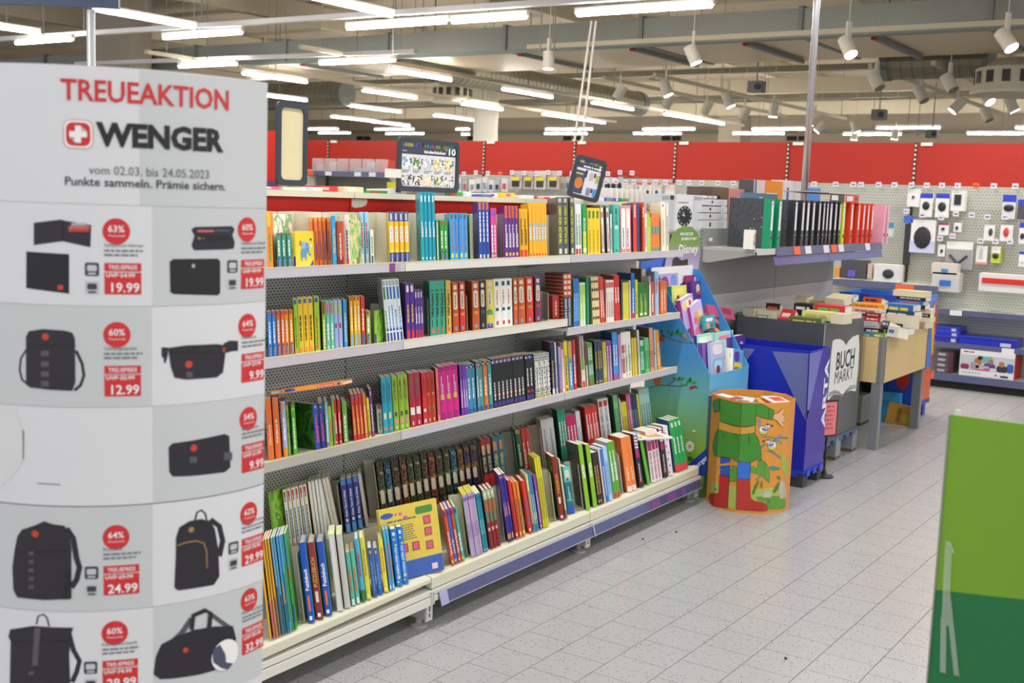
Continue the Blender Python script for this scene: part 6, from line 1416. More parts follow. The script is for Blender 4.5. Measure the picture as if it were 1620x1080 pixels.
gface([(612, 757), (618, 700), (634, 480), (645, 382), (665, 371), (690, 371), (712, 384), (726, 410), (742, 382), (768, 356), (803, 344), (806, 400), (808, 400), (800, 560), (785, 690), (752, 684), (722, 700), (703, 722), (692, 711), (652, 706), (630, 728)], 'open_book_print', pw)
gl_ = ink('3A3C42')
gface([(620, 716), (655, 692), (690, 700), (703, 712), (720, 694), (755, 668), (785, 660), (785, 665), (756, 674), (722, 700), (703, 719), (690, 707), (655, 699), (622, 722)], 'page_line', gl_, 2)
gface([(622, 700), (655, 683), (690, 692), (690, 695), (655, 688), (622, 706)], 'page_line', gl_, 2)
gface([(720, 688), (755, 655), (785, 650), (785, 653), (756, 660), (722, 692)], 'page_line', gl_, 2)
for s, l, r, cap, b in (('BUCH', (664, 556), (774, 530), 104, .02), ('MARKT', (654, 642), (766, 614), 76, 0)):
    a, bq = on(*c6(*l), 0, gx1), on(*c6(*r), 0, gx1); tz = on(*c6(l[0], l[1]-cap), 0, gx1).z
    m = MB(); put_text(m, s, (gl+.0018, a.y-gy0, (a.z+bq.z)/2), (0, 1, 0), (0, 0, 1), tz-a.z, bq.y-a.y, b); m.build('lettering', ink('2C2D31'), gb)
pt = thing('pallet', 'scuffed blue-grey pallet under the grey book bin', 'pallet', (gx0, gy0, 0))
steelb = mat('5A6A8C', .45, metal=.3, vary=.2, scale=10); rust = mat('6B5A44', .6, vary=.25, scale=14)
MB().box(-.01, gl+.012, -.01, gw+.012, .150, .1645).build('deck_board', steelb, pt)
for i in range(6): MB().box(gl-.005, gl+.014, .02+.13*i, .02+.13*i+.07, .128, .150).build('edge_block', steelb, pt)
for x in (.0, gl/2-.05, gl-.09):
    for y in (.0, gw/2-.05, gw-.10): MB().box(x, x+.1, y, y+.1, .022, .150).build('pallet_block', mat('9AA0A8', .4, metal=.3), pt)
for y in (.0, gw/2-.05, gw-.10): MB().box(-.01, gl+.01, y, y+.1, 0, .022).build('runner', rust, pt)
# ---------------------------------------------------------------- loose books: spine towards the near wall
LB = [0]
def lying(px0, px1, y0, y1, crop, Yp, c, label, group, rot=0, tilt=0, tc=None, kind='spine', dp=.125, zmin=None, roll=0):
    cx, cy, cs = crop
    a = ony(cx+px0/cs, cy+y1/cs, Yp); b = ony(cx+px1/cs, cy+y1/cs, Yp); tz = ony(cx+px0/cs, cy+y0/cs, Yp).z
    L = b.x-a.x; t = max(.012, tz-a.z)
    o = thing('used_book', label, 'book', T((a.x, Yp, max(zmin or 0, a.z))) @ RZ(rot) @ RX(tilt) @ RY(roll), group)
    m = MB()
    if kind == 'spine':
        m.box(0, L, 0, dp, 0, .0012); m.box(0, L, 0, dp, t-.0012, t); m.box(0, L, 0, .0015, .0012, t-.0012)
        m.build('cover', gloss(c), o); MB().box(.002, L-.002, .0015, dp-.002, .0012, t-.0012).build('page_block', PAGE, o)
        if tc:
            rn = random.Random(label); m = MB(); greek(m, (L*.12, -.0006, t*.36), (1, 0, 0), (0, 0, 1), L*.7, t*.32, rn); m.build('title', ink(tc), o)
    else:
        m.box(0, L, 0, dp, 0, .0012); m.box(0, L, 0, dp, t-.0012, t); m.box(0, L, dp-.0015, dp, .0012, t-.0012)
        m.build('cover', gloss(c), o); MB().box(.001, L-.001, .001, dp-.002, .0012, t-.0012).build('page_block', paper('DDD3BA'), o)
    return o
G1 = 'used books heaped in the grey bin'; K1 = (1150, 450, 7.364)
zf = gz1-.098
for a in [
 (715, 1095, 368, 470, 7.275, '5A6B2C', 'olive green thick book at the bin edge', 3, 0, 'D8C86A', 'spine'), (870, 1210, 302, 400, 7.40, 'E0DC94', 'pale yellow book behind the olive green one', 2, 0, 'B8B46A', 'spine'),
 (1015, 1380, 226, 335, 7.58, 'CF3148', 'raspberry red book with green lettering', -3, 0, '6AC03A', 'spine'), (775, 1000, 216, 320, 7.60, '1E1A1C', 'black book with white lettering', -2, 0, 'E0E0E0', 'spine'),
 (600, 765, 250, 420, 7.30, 'A32A30', 'red book with grey portrait leaning in bin', 0, -38, 'D8A8A0', 'spine'), (440, 600, 206, 330, 7.50, '3A1618', 'blackish red book on the heap', 4, -20, 'C85A4A', 'spine'),
 (180, 345, 262, 380, 7.36, 'B0A890', 'book with cream pages towards the aisle, back left', -18, 0, None, 'fore'), (345, 575, 290, 400, 7.34, 'C8BEA2', 'book showing cream fore-edge beside red portrait', 8, 0, None, 'fore'),
 (110, 330, 322, 350, 7.42, '52705A', 'grey-green slim book at the bin corner', 0, 0, 'A8C0A8', 'spine'), (112, 330, 352, 385, 7.42, '35503E', 'dark green slim book at the bin corner', 0, 0, '8AA890', 'spine'),
 (1140, 1400, 150, 240, 7.85, 'C2B292', 'cream-paged book tilted on top, far side', -14, 14, None, 'fore'), (780, 960, 160, 215, 7.85, 'CABFA6', 'pale book lying open at the far side', 10, 8, None, 'fore'),
 (960, 1130, 180, 225, 7.85, '8C7A5E', 'brown book lying at the far side', 12, 0, None, 'spine'), (1395, 1470, 155, 215, 7.9, '5A8AA8', 'small blue and white book at far corner', 0, 10, 'E8E8E8', 'spine'),
 (1205, 1365, 335, 450, 7.31, 'D8D2C4', 'white-paged book at the printed wall', -6, 0, None, 'fore'), (1370, 1470, 325, 390, 7.6, 'C8BC9C', 'cream-paged book near the aisle corner', -10, 0, None, 'fore'),
 (355, 470, 345, 400, 7.29, '8AA08A', 'crumpled green booklet at the near wall', 6, -10, 'E0E0D8', 'spine'), (590, 720, 385, 420, 7.275, 'B83A3E', 'flat red book under the leaning one', 0, 0, None, 'spine')]:
    lying(*a[:4], K1, a[4], a[5], a[6], G1, rot=a[7], tilt=a[8], tc=a[9], kind=a[10], zmin=zf)

# ---------------------------------------------------------------- wooden box table with used books
tx0, tx1, ty0, ty1, tz0, tz1 = -3.14, -2.363, 8.135, 9.27, .482, .802
tbw = thing('box_table', 'pale wooden box table on grey square legs, heaped with books', 'table', (tx0, ty0, 0))
maple = wood('maple_board', 'DCC48E', 'CDB077'); tl, tw = tx1-tx0, ty1-ty0
MB().box(.04, tl-.045, 0, .018, tz0, tz1).build('end_board', maple, tbw); MB().box(.04, tl-.045, tw-.018, tw, tz0, tz1).build('end_board', maple, tbw)
MB().box(tl-.018, tl, .045, tw-.03, tz0, tz1).build('side_board', maple, tbw); MB().box(0, .018, .045, tw-.045, tz0, tz1).build('side_board', maple, tbw)
MB().box(.018, tl-.018, .018, tw-.018, .60, .615).build('bottom_board', maple, tbw)
alu = mat('8E9298', .35, metal=.4, vary=.05); alud = mat('7A7774', .4, metal=.3)
for x, y in ((tl-.075, .0), (tl-.075, tw-.07), (.0, .0), (.0, tw-.07)):
    MB().box(x, x+.065, y+.003, y+.066, .0, tz0+.01).build('leg', alu, tbw)
MB().prism([(tl-.045, .0), (tl-.02, .0), (tl, .02), (tl, .045), (tl-.018, .045), (tl-.045, .018)], tz0-.01, tz1+.002, 2).build('corner_post', alud, tbw)
MB().box(tl-.022, tl+.003, tw-.03, tw, tz0-.01, tz1+.002).build('corner_post', alud, tbw)
G2 = 'used books heaped on the box table'; K2 = (1340, 440, 4.5); zt = .616
for a in [
 (108, 182, 378, 425, 8.16, '4A7AA8', 'small blue-green book at the table corner', 0, 0, '8AC0A0', 'spine'), (182, 270, 386, 425, 8.16, '6A8A3A', 'olive book with white pages at the table corner', 0, 0, 'D8E0C0', 'spine'),
 (118, 262, 350, 385, 8.20, '2A1E20', 'blackish book with white lettering, left stack', 0, 0, 'E0D8D0', 'spine'), (118, 225, 328, 350, 8.22, 'C8B8C4', 'pale pink book in the left stack', 2, 0, 'A89AA4', 'spine'),
 (118, 215, 302, 328, 8.22, 'C4CCD4', 'pale grey-blue book in the left stack', -2, 0, '8A9AA8', 'spine'), (122, 238, 272, 302, 8.22, 'C4262A', 'bright red book in the left stack', 0, 0, 'F0D8D0', 'spine'),
 (128, 240, 243, 272, 8.24, '6A2420', 'maroon book in the left stack', 3, 0, 'E0A89A', 'spine'), (28, 240, 206, 243, 8.30, 'DAD0C4', 'white book with red lettering, left stack', -3, 0, 'C84A5A', 'spine'),
 (28, 262, 173, 208, 8.34, 'D89A22', 'golden yellow book topping the left stack', 4, 0, 'B84A2A', 'spine'), (112, 250, 130, 172, 8.7, 'D85A26', 'orange and black book behind the left stack', -8, -12, '1E1A1A', 'spine'),
 (250, 472, 248, 345, 8.42, 'CFC6AE', 'thick cream-paged book in the right stack', -10, 0, None, 'fore'), (262, 492, 220, 278, 8.46, '2E4260', 'navy book in the right stack', -10, 0, 'C8D0D8', 'spine'),
 (270, 482, 175, 245, 8.50, '2F74B8', 'large sky blue book in the right stack', -10, 0, 'E8D84A', 'spine'), (480, 595, 214, 246, 8.95, 'E0DCD0', 'white book in the far stack', 0, 0, 'C8C0B0', 'fore'),
 (490, 592, 246, 273, 8.95, '26262A', 'black book in the far stack', 0, 0, 'D8D8D8', 'spine'), (468, 597, 272, 305, 8.92, 'CFC6AC', 'cream-paged book in the far stack', 0, 0, None, 'fore'),
 (352, 565, 122, 150, 8.85, '20282A', 'black book below the pale yellow top one', -4, 0, 'B8C8B0', 'spine'), (325, 566, 80, 122, 8.85, 'E4DC8A', 'pale yellow book topping the far stack', -4, 0, None, 'fore'),
 (350, 548, 150, 178, 8.85, '2A6ACA', 'vivid blue book in the far stack', -4, 0, 'E05A4A', 'spine'), (440, 556, 176, 214, 8.9, '3A3436', 'dark book with red lettering, far stack', -2, 0, 'C84A3A', 'spine'),
 (240, 312, 296, 345, 8.26, '4A4E66', 'small dark booklet tilted between the stacks', -30, -20, 'D8D8E0', 'spine'), (282, 372, 336, 412, 8.20, 'DAD6CC', 'white paperback standing on its edge', -22, -10, '5A6AA8', 'spine'),
 (350, 425, 352, 400, 8.32, '6A7AA0', 'blue-grey paperback by the side board', -12, 0, 'E0E0E0', 'spine'), (470, 560, 300, 350, 9.1, 'CDC4AA', 'cream-paged paperback near the side board', -14, 0, None, 'fore'),
 (310, 400, 318, 350, 8.4, '24221E', 'black and gold paperback between the stacks', -8, 0, 'D8A83A', 'spine')]:
    lying(*a[:4], K2, a[4], a[5], a[6], G2, rot=a[7], tilt=a[8], tc=a[9], kind=a[10], zmin=zt)
# boxed stacks of books below carry the heap
for nm, x0, x1, y0, y1, z0, z1, lab in (('book_carton', gx0+.02, gx1-.02, gy0+.02, gy1-.02, .30, gz1-.115, 'carton inside the grey bin below the heap'),):
    pass
# book on the floor under the table
P = onz(1398, 668, 0)
o = thing('picture_book', 'ochre picture book standing on the floor under the table', 'book', T((P.x-.0, P.y+.02, .001)) @ RZ(-2) @ RY(8) @ RX(-6))
MB().box(0, .215, 0, .0025, 0, .175).build('cover', card('C8963E'), o); MB().box(.001, .213, .0025, .022, .001, .174).build('page_block', PAGE, o); MB().box(0, .215, .022, .0245, 0, .175).build('cover', card('B88A3A'), o)
m = MB(); put_text(m, 'FAYVEN', (.115, -.0006, .03), (0, 0, 1), (-1, 0, 0), .032, .11, .02); m.build('title', ink('2A2014'), o)
MB().prism(circle(.155, .07, .028, 14, .036), -.0012, -.0004, 1).build('cover_art', ink('C8B82A'), o)

# ---------------------------------------------------------------- blue toy bin with flame print behind the table
hx0, hx1, hy0, hy1, hz0, hz1 = -3.14, -2.495, 9.42, 9.97, .14, 1.015
hw = thing('toy_bin', 'blue cardboard toy bin with yellow and red flame print behind the table', 'bin', (hx0, hy0, 0))
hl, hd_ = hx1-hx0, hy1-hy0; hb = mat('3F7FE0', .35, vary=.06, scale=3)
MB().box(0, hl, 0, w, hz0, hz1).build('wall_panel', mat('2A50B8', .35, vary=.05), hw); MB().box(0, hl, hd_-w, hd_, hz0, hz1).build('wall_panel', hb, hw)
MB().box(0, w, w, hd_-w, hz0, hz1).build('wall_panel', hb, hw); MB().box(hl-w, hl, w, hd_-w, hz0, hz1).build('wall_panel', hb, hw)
MB().box(w, hl-w, w, hd_-w, .55, .56).build('insert', card('8A4A3A'), hw)
MB().box(hl, hl+.0006, w, hd_-w, hz0, hz0+.26).build('orange_field', mat('D8602E', .4), hw)
def hface(L, nm, m, lay=1):
    pts = [onx(1340+x/4.5, 440+y/4.5, hx1) for x, y in L]; MB().prism([(min(hd_, max(0, p.y-hy0)), p.z) for p in pts], hl+.0007*lay, hl+.0007*lay+.0004, 0).build(nm, m, hw)
hface([(640, 152), (625, 185), (630, 260), (628, 420), (615, 560), (612, 640), (600, 690), (592, 640), (597, 560), (600, 420), (596, 300), (608, 200), (620, 170)], 'flame_print', mat('C8302C', .4))
hface([(632, 175), (620, 230), (624, 420), (612, 545), (600, 545), (602, 420), (602, 300), (612, 210)], 'flame_core', mat('E8C02E', .4), 2)
a = onx(1340+605/4.5, 440+540/4.5, hx1); b_ = onx(1340+612/4.5, 440+290/4.5, hx1)
m = MB(); put_text(m, 'HOT WHEELS', (hl+.0022, a.y-hy0+.06, a.z), (0, 0, 1), (0, -1, 0), .06, b_.z-a.z+.1, .05); m.build('flame_lettering', ink('C8502A'), hw)
for x in (.02, hl-.1):
    for y in (.02, hd_-.1): MB().box(x, x+.08, y, y+.08, 0, hz0).build('tray_leg', mat('2436A0', .4), hw)
MB().box(-.004, hl+.004, -.004, hd_+.004, hz0-.035, hz0).build('tray', mat('2436A0', .4), hw)
m = MB(); pts = [ony(1340+x/4.5, 440+y/4.5, hy0) for x, y in ((350, 720), (395, 698), (450, 685), (440, 750), (400, 800), (360, 770))]
MB().prism([(p.x-hx0, p.z) for p in pts], -.0012, -.0004, 1).build('red_emblem', mat('C83028', .4), hw)
MB().box(0, .16, -.0012, -.0004, hz0, hz0+.5).build('orange_field', mat('C8502A', .4), hw)
# toys lying below the table in front of it
o = thing('toy_car', 'black and green toy car lying in front of the flame bin', 'toy', T((-2.86, 9.28, .30)) @ RZ(-20) @ RY(20))
MB().prism([(-.16, 0), (.14, 0), (.17, .03), (.15, .06), (.06, .10), (-.06, .11), (-.14, .08)], -.06, .06, 1).build('body', gloss('1A1C1C'), o)
MB().prism([(-.10, .085), (.04, .10), (.0, .125), (-.08, .12)], -.055, .055, 1).build('canopy', gloss('4A9A2A'), o)
for x in (-.1, .1):
    for y in (-.065, .055): MB().cyl((x, y, 0), (x, y+.012, 0), .035, n=14).build('wheel', mat('111111', .6), o)
o = thing('grey_carton', 'grey cardboard crate on the floor under the table', 'crate', T((-3.12, 9.0, 0)))
MB().box(0, .36, 0, .3, .02, .22).build('body', mat('8A8C86', .6), o); MB().box(-.01, .37, -.01, .31, .22, .24).build('rim', mat('9C9E98', .6), o); MB().box(0, .36, 0, .3, 0, .02).build('base', mat('3A3A3A'), o)
o = thing('blue_carton', 'light blue toy carton under the toy car', 'carton', T((-2.98, 9.32, 0)))
MB().box(0, .42, 0, .085, .0, .24).build('body', card('2E8FC4'), o); MB().box(.0, .42, -.002, .0, .18, .24).build('lid', card('3FA4D4'), o)
# ---------------------------------------------------------------- black stand with pink price sheet
P = onz(1303, 754, 0)
o = thing('sign_stand', 'small black floor stand holding a pink price sheet', 'sign', T(P))
MB().lathe([(.06, 0), (.06, .008), (.018, .02), (.009, .05)], 18).build('base', mat('1E2022', .5), o)
MB().cyl((0, 0, .05), (0, 0, .26), .007, n=10).build('pole', mat('1E2022', .4), o)
ang = 62
m = MB(); m.M = RZ(ang) @ T((0, 0, .26)); m.box(-.075, .075, -.006, .006, 0, .235); m.build('frame', mat('1C1D20', .4), o)
m = MB(); m.M = RZ(ang) @ T((0, 0, .26)); m.box(-.065, .065, -.0075, -.006, .012, .222); m.box(-.065, .065, .006, .0075, .012, .222); m.build('price_sheet', paper('DE7A80'), o)
m = MB(); m.M = RZ(ang) @ T((0, 0, .26)); rn = random.Random(5)
for i in range(6): greek(m, (-.05, -.0078, .19-.028*i), (1, 0, 0), (0, 0, 1), .09, .008, rn)
m.build('print_lines', ink('A84A54'), o)
def nth(i):
    i += 1; T1 = ['', 'first', 'second', 'third', 'fourth', 'fifth', 'sixth', 'seventh', 'eighth', 'ninth', 'tenth', 'eleventh', 'twelfth', 'thirteenth', 'fourteenth', 'fifteenth', 'sixteenth', 'seventeenth', 'eighteenth', 'nineteenth']
    if i < 20: return T1[i]
    w = {2: 'twent', 3: 'thirt', 4: 'fort'}[i//10]
    return w+'ieth' if i % 10 == 0 else w+'y-'+T1[i % 10]
# ---------------------------------------------------------------- stationery shelf behind the blue display
perf2 = perforated('perforated_panel_low', '8F918F', '4A4B4A', .025, .0125, .009, .004)
plain = mat('B9BABB', .4, vary=.04, scale=2)
for b, (u0, u1, lab) in enumerate(((3.4, 4.733, 'near bay behind the dump bins'), (4.737, 6.075, 'far bay at the shelf end'))):
    t = thing('stationery_shelf', 'grey perforated stationery shelf with binders, '+lab, 'shelf', SF @ T((0, u0, 0)), 'stationery shelf run')
    W = u1-u0
    MB().box(-.02, 0, .002, W-.002, 1.10, 1.535).build('back_panel', perf2, t)
    MB().box(-.02, 0, .002, W-.002, .03, 1.097).build('plain_panel', plain, t)
    zf = 1.42
    sb = MB().box(.004, .372, .004, W-.004, zf-.02, zf).build('shelf_board', mat('B4B6B4', .4), t)
    s0 = .0 if b else .30
    MB().box(.372, .38, .004, W-.004, zf-.036, zf+.002).build('shelf_lip', mat('C8CAC6', .4), sb)
    st = MB(); st.prism([(.381, zf+.012), (.392, zf-.045), (.388, zf-.047), (.377, zf+.010)][::-1], s0, W-.002, 1); st.build('price_strip', mat('55577C', .2, vary=.12, scale=8), sb)
    st = MB(); st.prism([(.386, zf-.05), (.40, zf-.105), (.396, zf-.107), (.382, zf-.052)][::-1], s0+(0 if b else -.04), W-.002, 1); st.build('price_strip', mat('5D6298', .18, vary=.12, scale=8), sb)
    for s in ((.004, W-.01) if b else (.004,)):
        MB().prism([(.004, zf-.10), (.05, zf-.10), (.36, zf-.035), (.36, zf-.021), (.004, zf-.021)], s, s+.005, 1).build('bracket', grey_st, sb)
    for s, c in (((.62, 'E8623C'), (.84, 'D8D4E4'), (1.22, 'D8D4E4')) if b == 0 else ((.06, 'E8623C'), (.22, 'D8D4E4'), (.88, 'D8D4E4'))):
        st = MB(); st.prism([(.3835, zf+.010), (.3945, zf-.043), (.3935, zf-.043), (.3825, zf+.010)][::-1], s, s+.12, 1); tg = st.build('price_tag', ink(c), sb)
    MB().box(-.05, -.021, W-.02, W+.01, 0, 1.535).build('upright', grey_st, t)
    MB().box(-.02, .004, .004, W-.004, .0, .03).build('plinth', mat('55565A', .5), t)
    MB().box(-.45, -.021, .004 if b else -.55, W-.004, 1.50, 1.52).build('rear_shelf', grey_st, t)
tag(MB().box(.012, .016, 3.47, 3.52, 1.455, 1.475).build('tiny_label', ink('D8D8D8')), 'tiny white label on the perforated panel', 'label').matrix_local = SF
# binders: spine towards the aisle
marble = clouded('marbled_board', ['3A3C44', '454750', '33353C', '4A4C56'], 60, .6)
def binder(u, c, label, tk=.052, cov=None, h=.318, v=.362, z=1.4215, lab=True, edge=None):
    o = thing('ring_binder', label, 'binder', SF @ T((v, u, z)), 'ring binders on the stationery shelf')
    side = marble if cov is None else gloss(cov); sp = gloss(c)
    MB().box(-.285, 0, 0, .0025, 0, h).build('cover_board', side, o); MB().box(-.285, 0, tk-.0025, tk, 0, h).build('cover_board', side, o)
    MB().box(-.0025, .0, .0025, tk-.0025, 0, h).build('spine', sp, o)
    if edge: MB().box(-.05, .0004, -.0006, 0, 0, h).build('spine_wrap', sp, o)
    if lab:
        MB().box(0, .0008, tk*.2, tk*.8, h*.36, h*.95).build('spine_label', paper('E4E4E8'), o)
        MB().box(.0008, .0012, tk*.4, tk*.6, h*.87, h*.91).build('label_mark', ink('8A4A4A'), o)
    m = MB(); m.prism(circle(tk/2, h*.22, .0135, 12, .017), 0, .0012, 0); m.build('finger_ring', mat('C8C8C4', .25, metal=.9), o)
    m = MB(); m.prism(circle(tk/2, h*.22, .0095, 12, .0125), .0012, .002, 0); m.build('finger_hole', ink('17181A'), o)
    for vv, zz in ((-.06, .62), (-.11, .58), (-.06, .43), (-.11, .39)):
        MB().cyl((vv, -.0012, h*zz), (vv, 0, h*zz), .004, n=8).build('rivet', mat('C8C8C0', .3, metal=.8), o)
    return o
def bu(px): return u_at_x(px, .362, 1.42)
bl = [(1216, '0F8C63', 'green-backed binder with marbled side, first', .052), (1228.5, '0F8C63', 'second green-backed binder, before the black ones', .052), (1254, '2E2F34', 'black binder, first after the green ones', .05), (1265.5, '2E2F34', 'black binder, second after the green ones', .05), (1273, '2E2F34', 'black binder, third after the green ones', .055), (1282, '2E2F34', 'black binder, fourth after the green ones', .05),
      (1292, '2E2F34', 'black binder, fifth after the green ones', .04), (1299, '2E2F34', 'slim black binder, sixth after the green ones', .035), (1304.5, '2E2F34', 'slim black binder, seventh after the green ones', .035), (1309.5, '26272C', 'black binder, eighth after the green ones', .055), (1317.5, '26272C', 'black binder, ninth after the green ones', .045), (1324.5, '26272C', 'black binder just left of the yellow one', .042)]
for px, c, lab, tk in bl: binder(bu(px), c, lab, tk, edge=True)
binder(bu(1331), 'D3DB22', 'slim lemon yellow binder', .04, cov='D3DB22')
rb = [(1343, 'red binder right of the yellow one, first', .055), (1354.5, 'red binder, second from the yellow one', .045), (1362.5, 'red binder, third from the yellow one', .045), (1369.5, 'red binder, fourth from the yellow one', .042), (1376, 'red binder, fifth from the yellow one', .042)]
for px, lab, tk in rb: binder(bu(px), 'D93A2C', lab, tk, cov='D4402A')
for px, lab in ((1396, 'pink binder, first at the shelf end'), (1401.5, 'pink binder, last at the shelf end')): binder(bu(px), 'E6B6C8', lab, .04, cov='E2A4BC', lab=False)
def flatbinder(u, z, c, cov, label, rot):
    o = thing('ring_binder', label, 'binder', SF @ T((.355, u, z)) @ RX(rot), 'ring binders on the stationery shelf')
    tk = .06; h = .318
    MB().box(-.285, 0, 0, h, 0, .0025).build('cover_board', gloss(cov), o); MB().box(-.285, 0, 0, h, tk-.0025, tk).build('cover_board', gloss(cov), o)
    MB().box(-.0025, 0, 0, h, .0025, tk-.0025).build('spine', gloss(c), o)
    MB().box(0, .0008, h*.08, h*.55, tk*.2, tk*.8).build('spine_label', paper('DCDCE0'), o)
    m = MB(); m.prism(circle(h*.8, tk/2, .017, 12, .014), 0, .0012, 0); m.build('finger_ring', mat('C8C8C4', .25, metal=.9), o)
    m = MB(); m.prism(circle(h*.8, tk/2, .012, 12, .010), .0012, .002, 0); m.build('finger_hole', ink('17181A'), o)
u = bu(1310); flatbinder(u, 1.7400, '2A2420', '2E2A28', 'dark binder lying flat on the black binders', 0)
u = bu(1333); flatbinder(u+.02, 1.7400, 'D93A2C', 'D4402A', 'red binder lying flat across the standing binders', 0)
o = thing('document_tray', 'thin grey folder jutting out over the flat dark binder', 'folder', SF @ T((.34, bu(1300)-.20, 1.8003)) @ RX(0)); MB().box(-.22, 0, 0, .36, 0, .004).build('cover', card('8E8F8A'), o); MB().box(-.215, -.004, .004, .355, .004, .007).build('sheets', paper('B8B4A8'), o)
# small white watch box
P = u_at_x(1188, .345, 1.42)
o = thing('gift_box', 'small white watch box with brown window, before the green binders', 'box', SF @ T((.30, P, 1.4215)) @ RZ(10))
MB().box(0, .06, -.035, .035, 0, .12).build('carton', card('E6E4DC'), o); MB().box(.06, .0608, -.008, .026, .025, .095).build('window', ink('8A7A5A'), o)
m = MB(); m.prism(circle(.009, .055, .011, 14), .0608, .0614, 0); m.build('watch_dial', ink('DAD8D0'), o); MB().box(.0608, .0613, .002, .016, .066, .092).build('watch_strap', ink('B8A888'), o)
m = MB(); m.tube([(.03, -.012, .12), (.03, -.012, .132), (.03, .012, .132), (.03, .012, .12)], .002); m.build('hang_loop', mat('8a8a88'), o)
MB().box(.06, .0606, -.03, -.018, .03, .06).build('print_mark', ink('9A9A94'), o)
# boxes standing on the other side of the stationery shelf
def carton(px0, px1, y0, y1, v, c, label, dp=.12, art=None, zb=None, group='cartons on the far side of the stationery shelf', name='carton'):
    u0, z1 = sh(px0, y0, v); u1, z0 = sh(px1, y1, v)
    if zb is None and v < -.2: zb = 1.5215
    if zb: z0 = zb
    o = thing(name, label, 'box', SF @ T((v, u0, z0)), group)
    w, h = u1-u0, z1-z0
    MB().box(-dp, 0, 0, w, 0, h).build('box', card(c), o)
    for k, a in enumerate(art or []):
        nm, x0, x1, a0, a1, col = a[:6]; m = MB()
        if nm == 'o': m.prism(circle((x0+x1)/2*w, (a0+a1)/2*h, (x1-x0)/2*w, 20, (a1-a0)/2*h), .0003, .0009+.0004*k, 0); m.build('printed_dial', ink(col), o)
        else: m.box(.0003, .0009+.0004*k, x0*w, x1*w, a0*h, a1*h); m.build('print_mark', ink(col), o)
    return o, w, h
zb = 1.5215
carton(1046, 1057, 307, 372, -.10, 'C4C6CE', 'slim pale grey carton left of the clock box', art=[('r', .1, .9, .85, .97, '9A9CA6'), ('r', .3, .7, .1, .8, 'AEB0BA')], zb=zb)
carton(1058, 1066, 307, 372, -.12, 'B8BAC6', 'narrow lilac-grey carton left of the clock box', art=[('r', .1, .9, .85, .97, '2A2A30')], zb=zb)
o, w, h = carton(1071, 1094, 307, 372, -.10, 'D6D6D8', 'tall white carton printed with a black clock', art=[('o', .08, .95, .1, .68, '2B2C30'), ('r', .1, .7, .76, .79, '8A8A90')], zb=zb)
m = MB()
for k in range(12):
    a = 2*PI*k/12; m.box(.0016, .002, w*.515+w*.36*math.cos(a)-.006, w*.515+w*.36*math.cos(a)+.006, h*.39+h*.24*math.sin(a)-.006, h*.39+h*.24*math.sin(a)+.006)
m.build('clock_numerals', ink('C8C8CA'), o)
m = MB(); m.add([(.0022, w*.5, h*.38), (.0022, w*.53, h*.38), (.0022, w*.40, h*.52), (.0022, w*.38, h*.51)], [(0, 1, 2, 3)]); m.add([(.0022, w*.5, h*.38), (.0022, w*.5, h*.41), (.0022, w*.32, h*.44), (.0022, w*.32, h*.43)], [(0, 1, 2, 3)]); m.build('clock_hands', ink('E8E8E8'), o)
carton(1098, 1109, 310, 362, -.10, 'C8CAD0', 'tall pale carton right of the clock box', art=[('r', .05, .95, .88, .99, '9A9CA8')], zb=zb)
for i, (y0, y1) in enumerate(((314.5, 325.5), (326, 336.5), (337, 347.5), (348, 358))):
    carton(1110+(5 if i == 0 else 0), 1150, y0, y1, -.08, 'CDCFD3', 'flat white carton in the stack by the binders, %s from top' % ORD[i], .2, art=[('r', .30, .36, .35, .75, '2A2A2E'), ('r', .6, .85, .2, .8, 'BCBEC6')], zb=1.5215 if i == 3 else None)
carton(1111, 1134, 309, 314, -.14, 'D0D0D0', 'opened white carton lid on the stack', .1, art=[('r', .3, .5, .2, .9, '9A9CA8'), ('r', .6, .8, .2, .9, '9A9CA8')])
carton(1189, 1195, 284, 302, -.25, '4A4A4C', 'dark end of the long orange carton', .1, name='carton')
carton(1195, 1211, 284, 302, -.24, 'D8C4C4', 'pale pink carton beside the orange one', .1, art=[('r', 0, .15, 0, 1, '3A7AA0')])
carton(1211, 1243, 285, 302, -.24, 'DE8A1E', 'bright orange carton with white lettering', .12, art=[('r', .05, .6, .62, .74, 'F4E4C8')])
carton(1243, 1272, 285, 303, -.22, 'DADADE', 'white printer carton right of the orange one', .12, art=[('r', .08, .2, .5, .85, '4A6AC0'), ('r', .1, .6, .1, .25, '6A6A74')])
carton(1276, 1298, 297, 306, -.22, '3A7FC8', 'blue carton behind the flat binders', .1)
carton(1176, 1230, 304, 318, -.06, '5A7E9A', 'flat blue folder pack behind the first binder', .02, art=[('r', .45, .55, .7, .9, 'A8C0D0')], zb=1.54)
carton(1108, 1126, 295, 308, -.30, '5A4A3E', 'brown watch tray, left of pair', .1, art=[('o', .2, .8, .1, .8, '1E1E20')])
carton(1127, 1152, 295, 308, -.30, '6A5848', 'brown watch tray, right of pair', .1, art=[('o', .2, .6, .1, .8, '1E1E20'), ('o', .6, .9, .1, .7, 'D8D0C8')])
carton(1154, 1180, 298, 309, -.30, 'C88A84', 'rose tinted tray with metal watches', .1, art=[('o', .3, .8, .1, .8, 'D8D4D0')])
# thin silver pole
u, z = sh(1273, 296, -.15)
o = thing('support_pole', 'thin silver pole rising from the stationery shelf to ceiling', 'pole', SF @ T((-.15, u, 1.5215)))
MB().cyl((0, 0, 0), (0, 0, 3.7), .028, n=14).build('tube', mat('C6C6C8', .25, metal=.7), o, smooth=True); MB().lathe([(.06, 0), (.06, .01), (.03, .03)], 14).build('flange', mat('9a9a9a'), o)

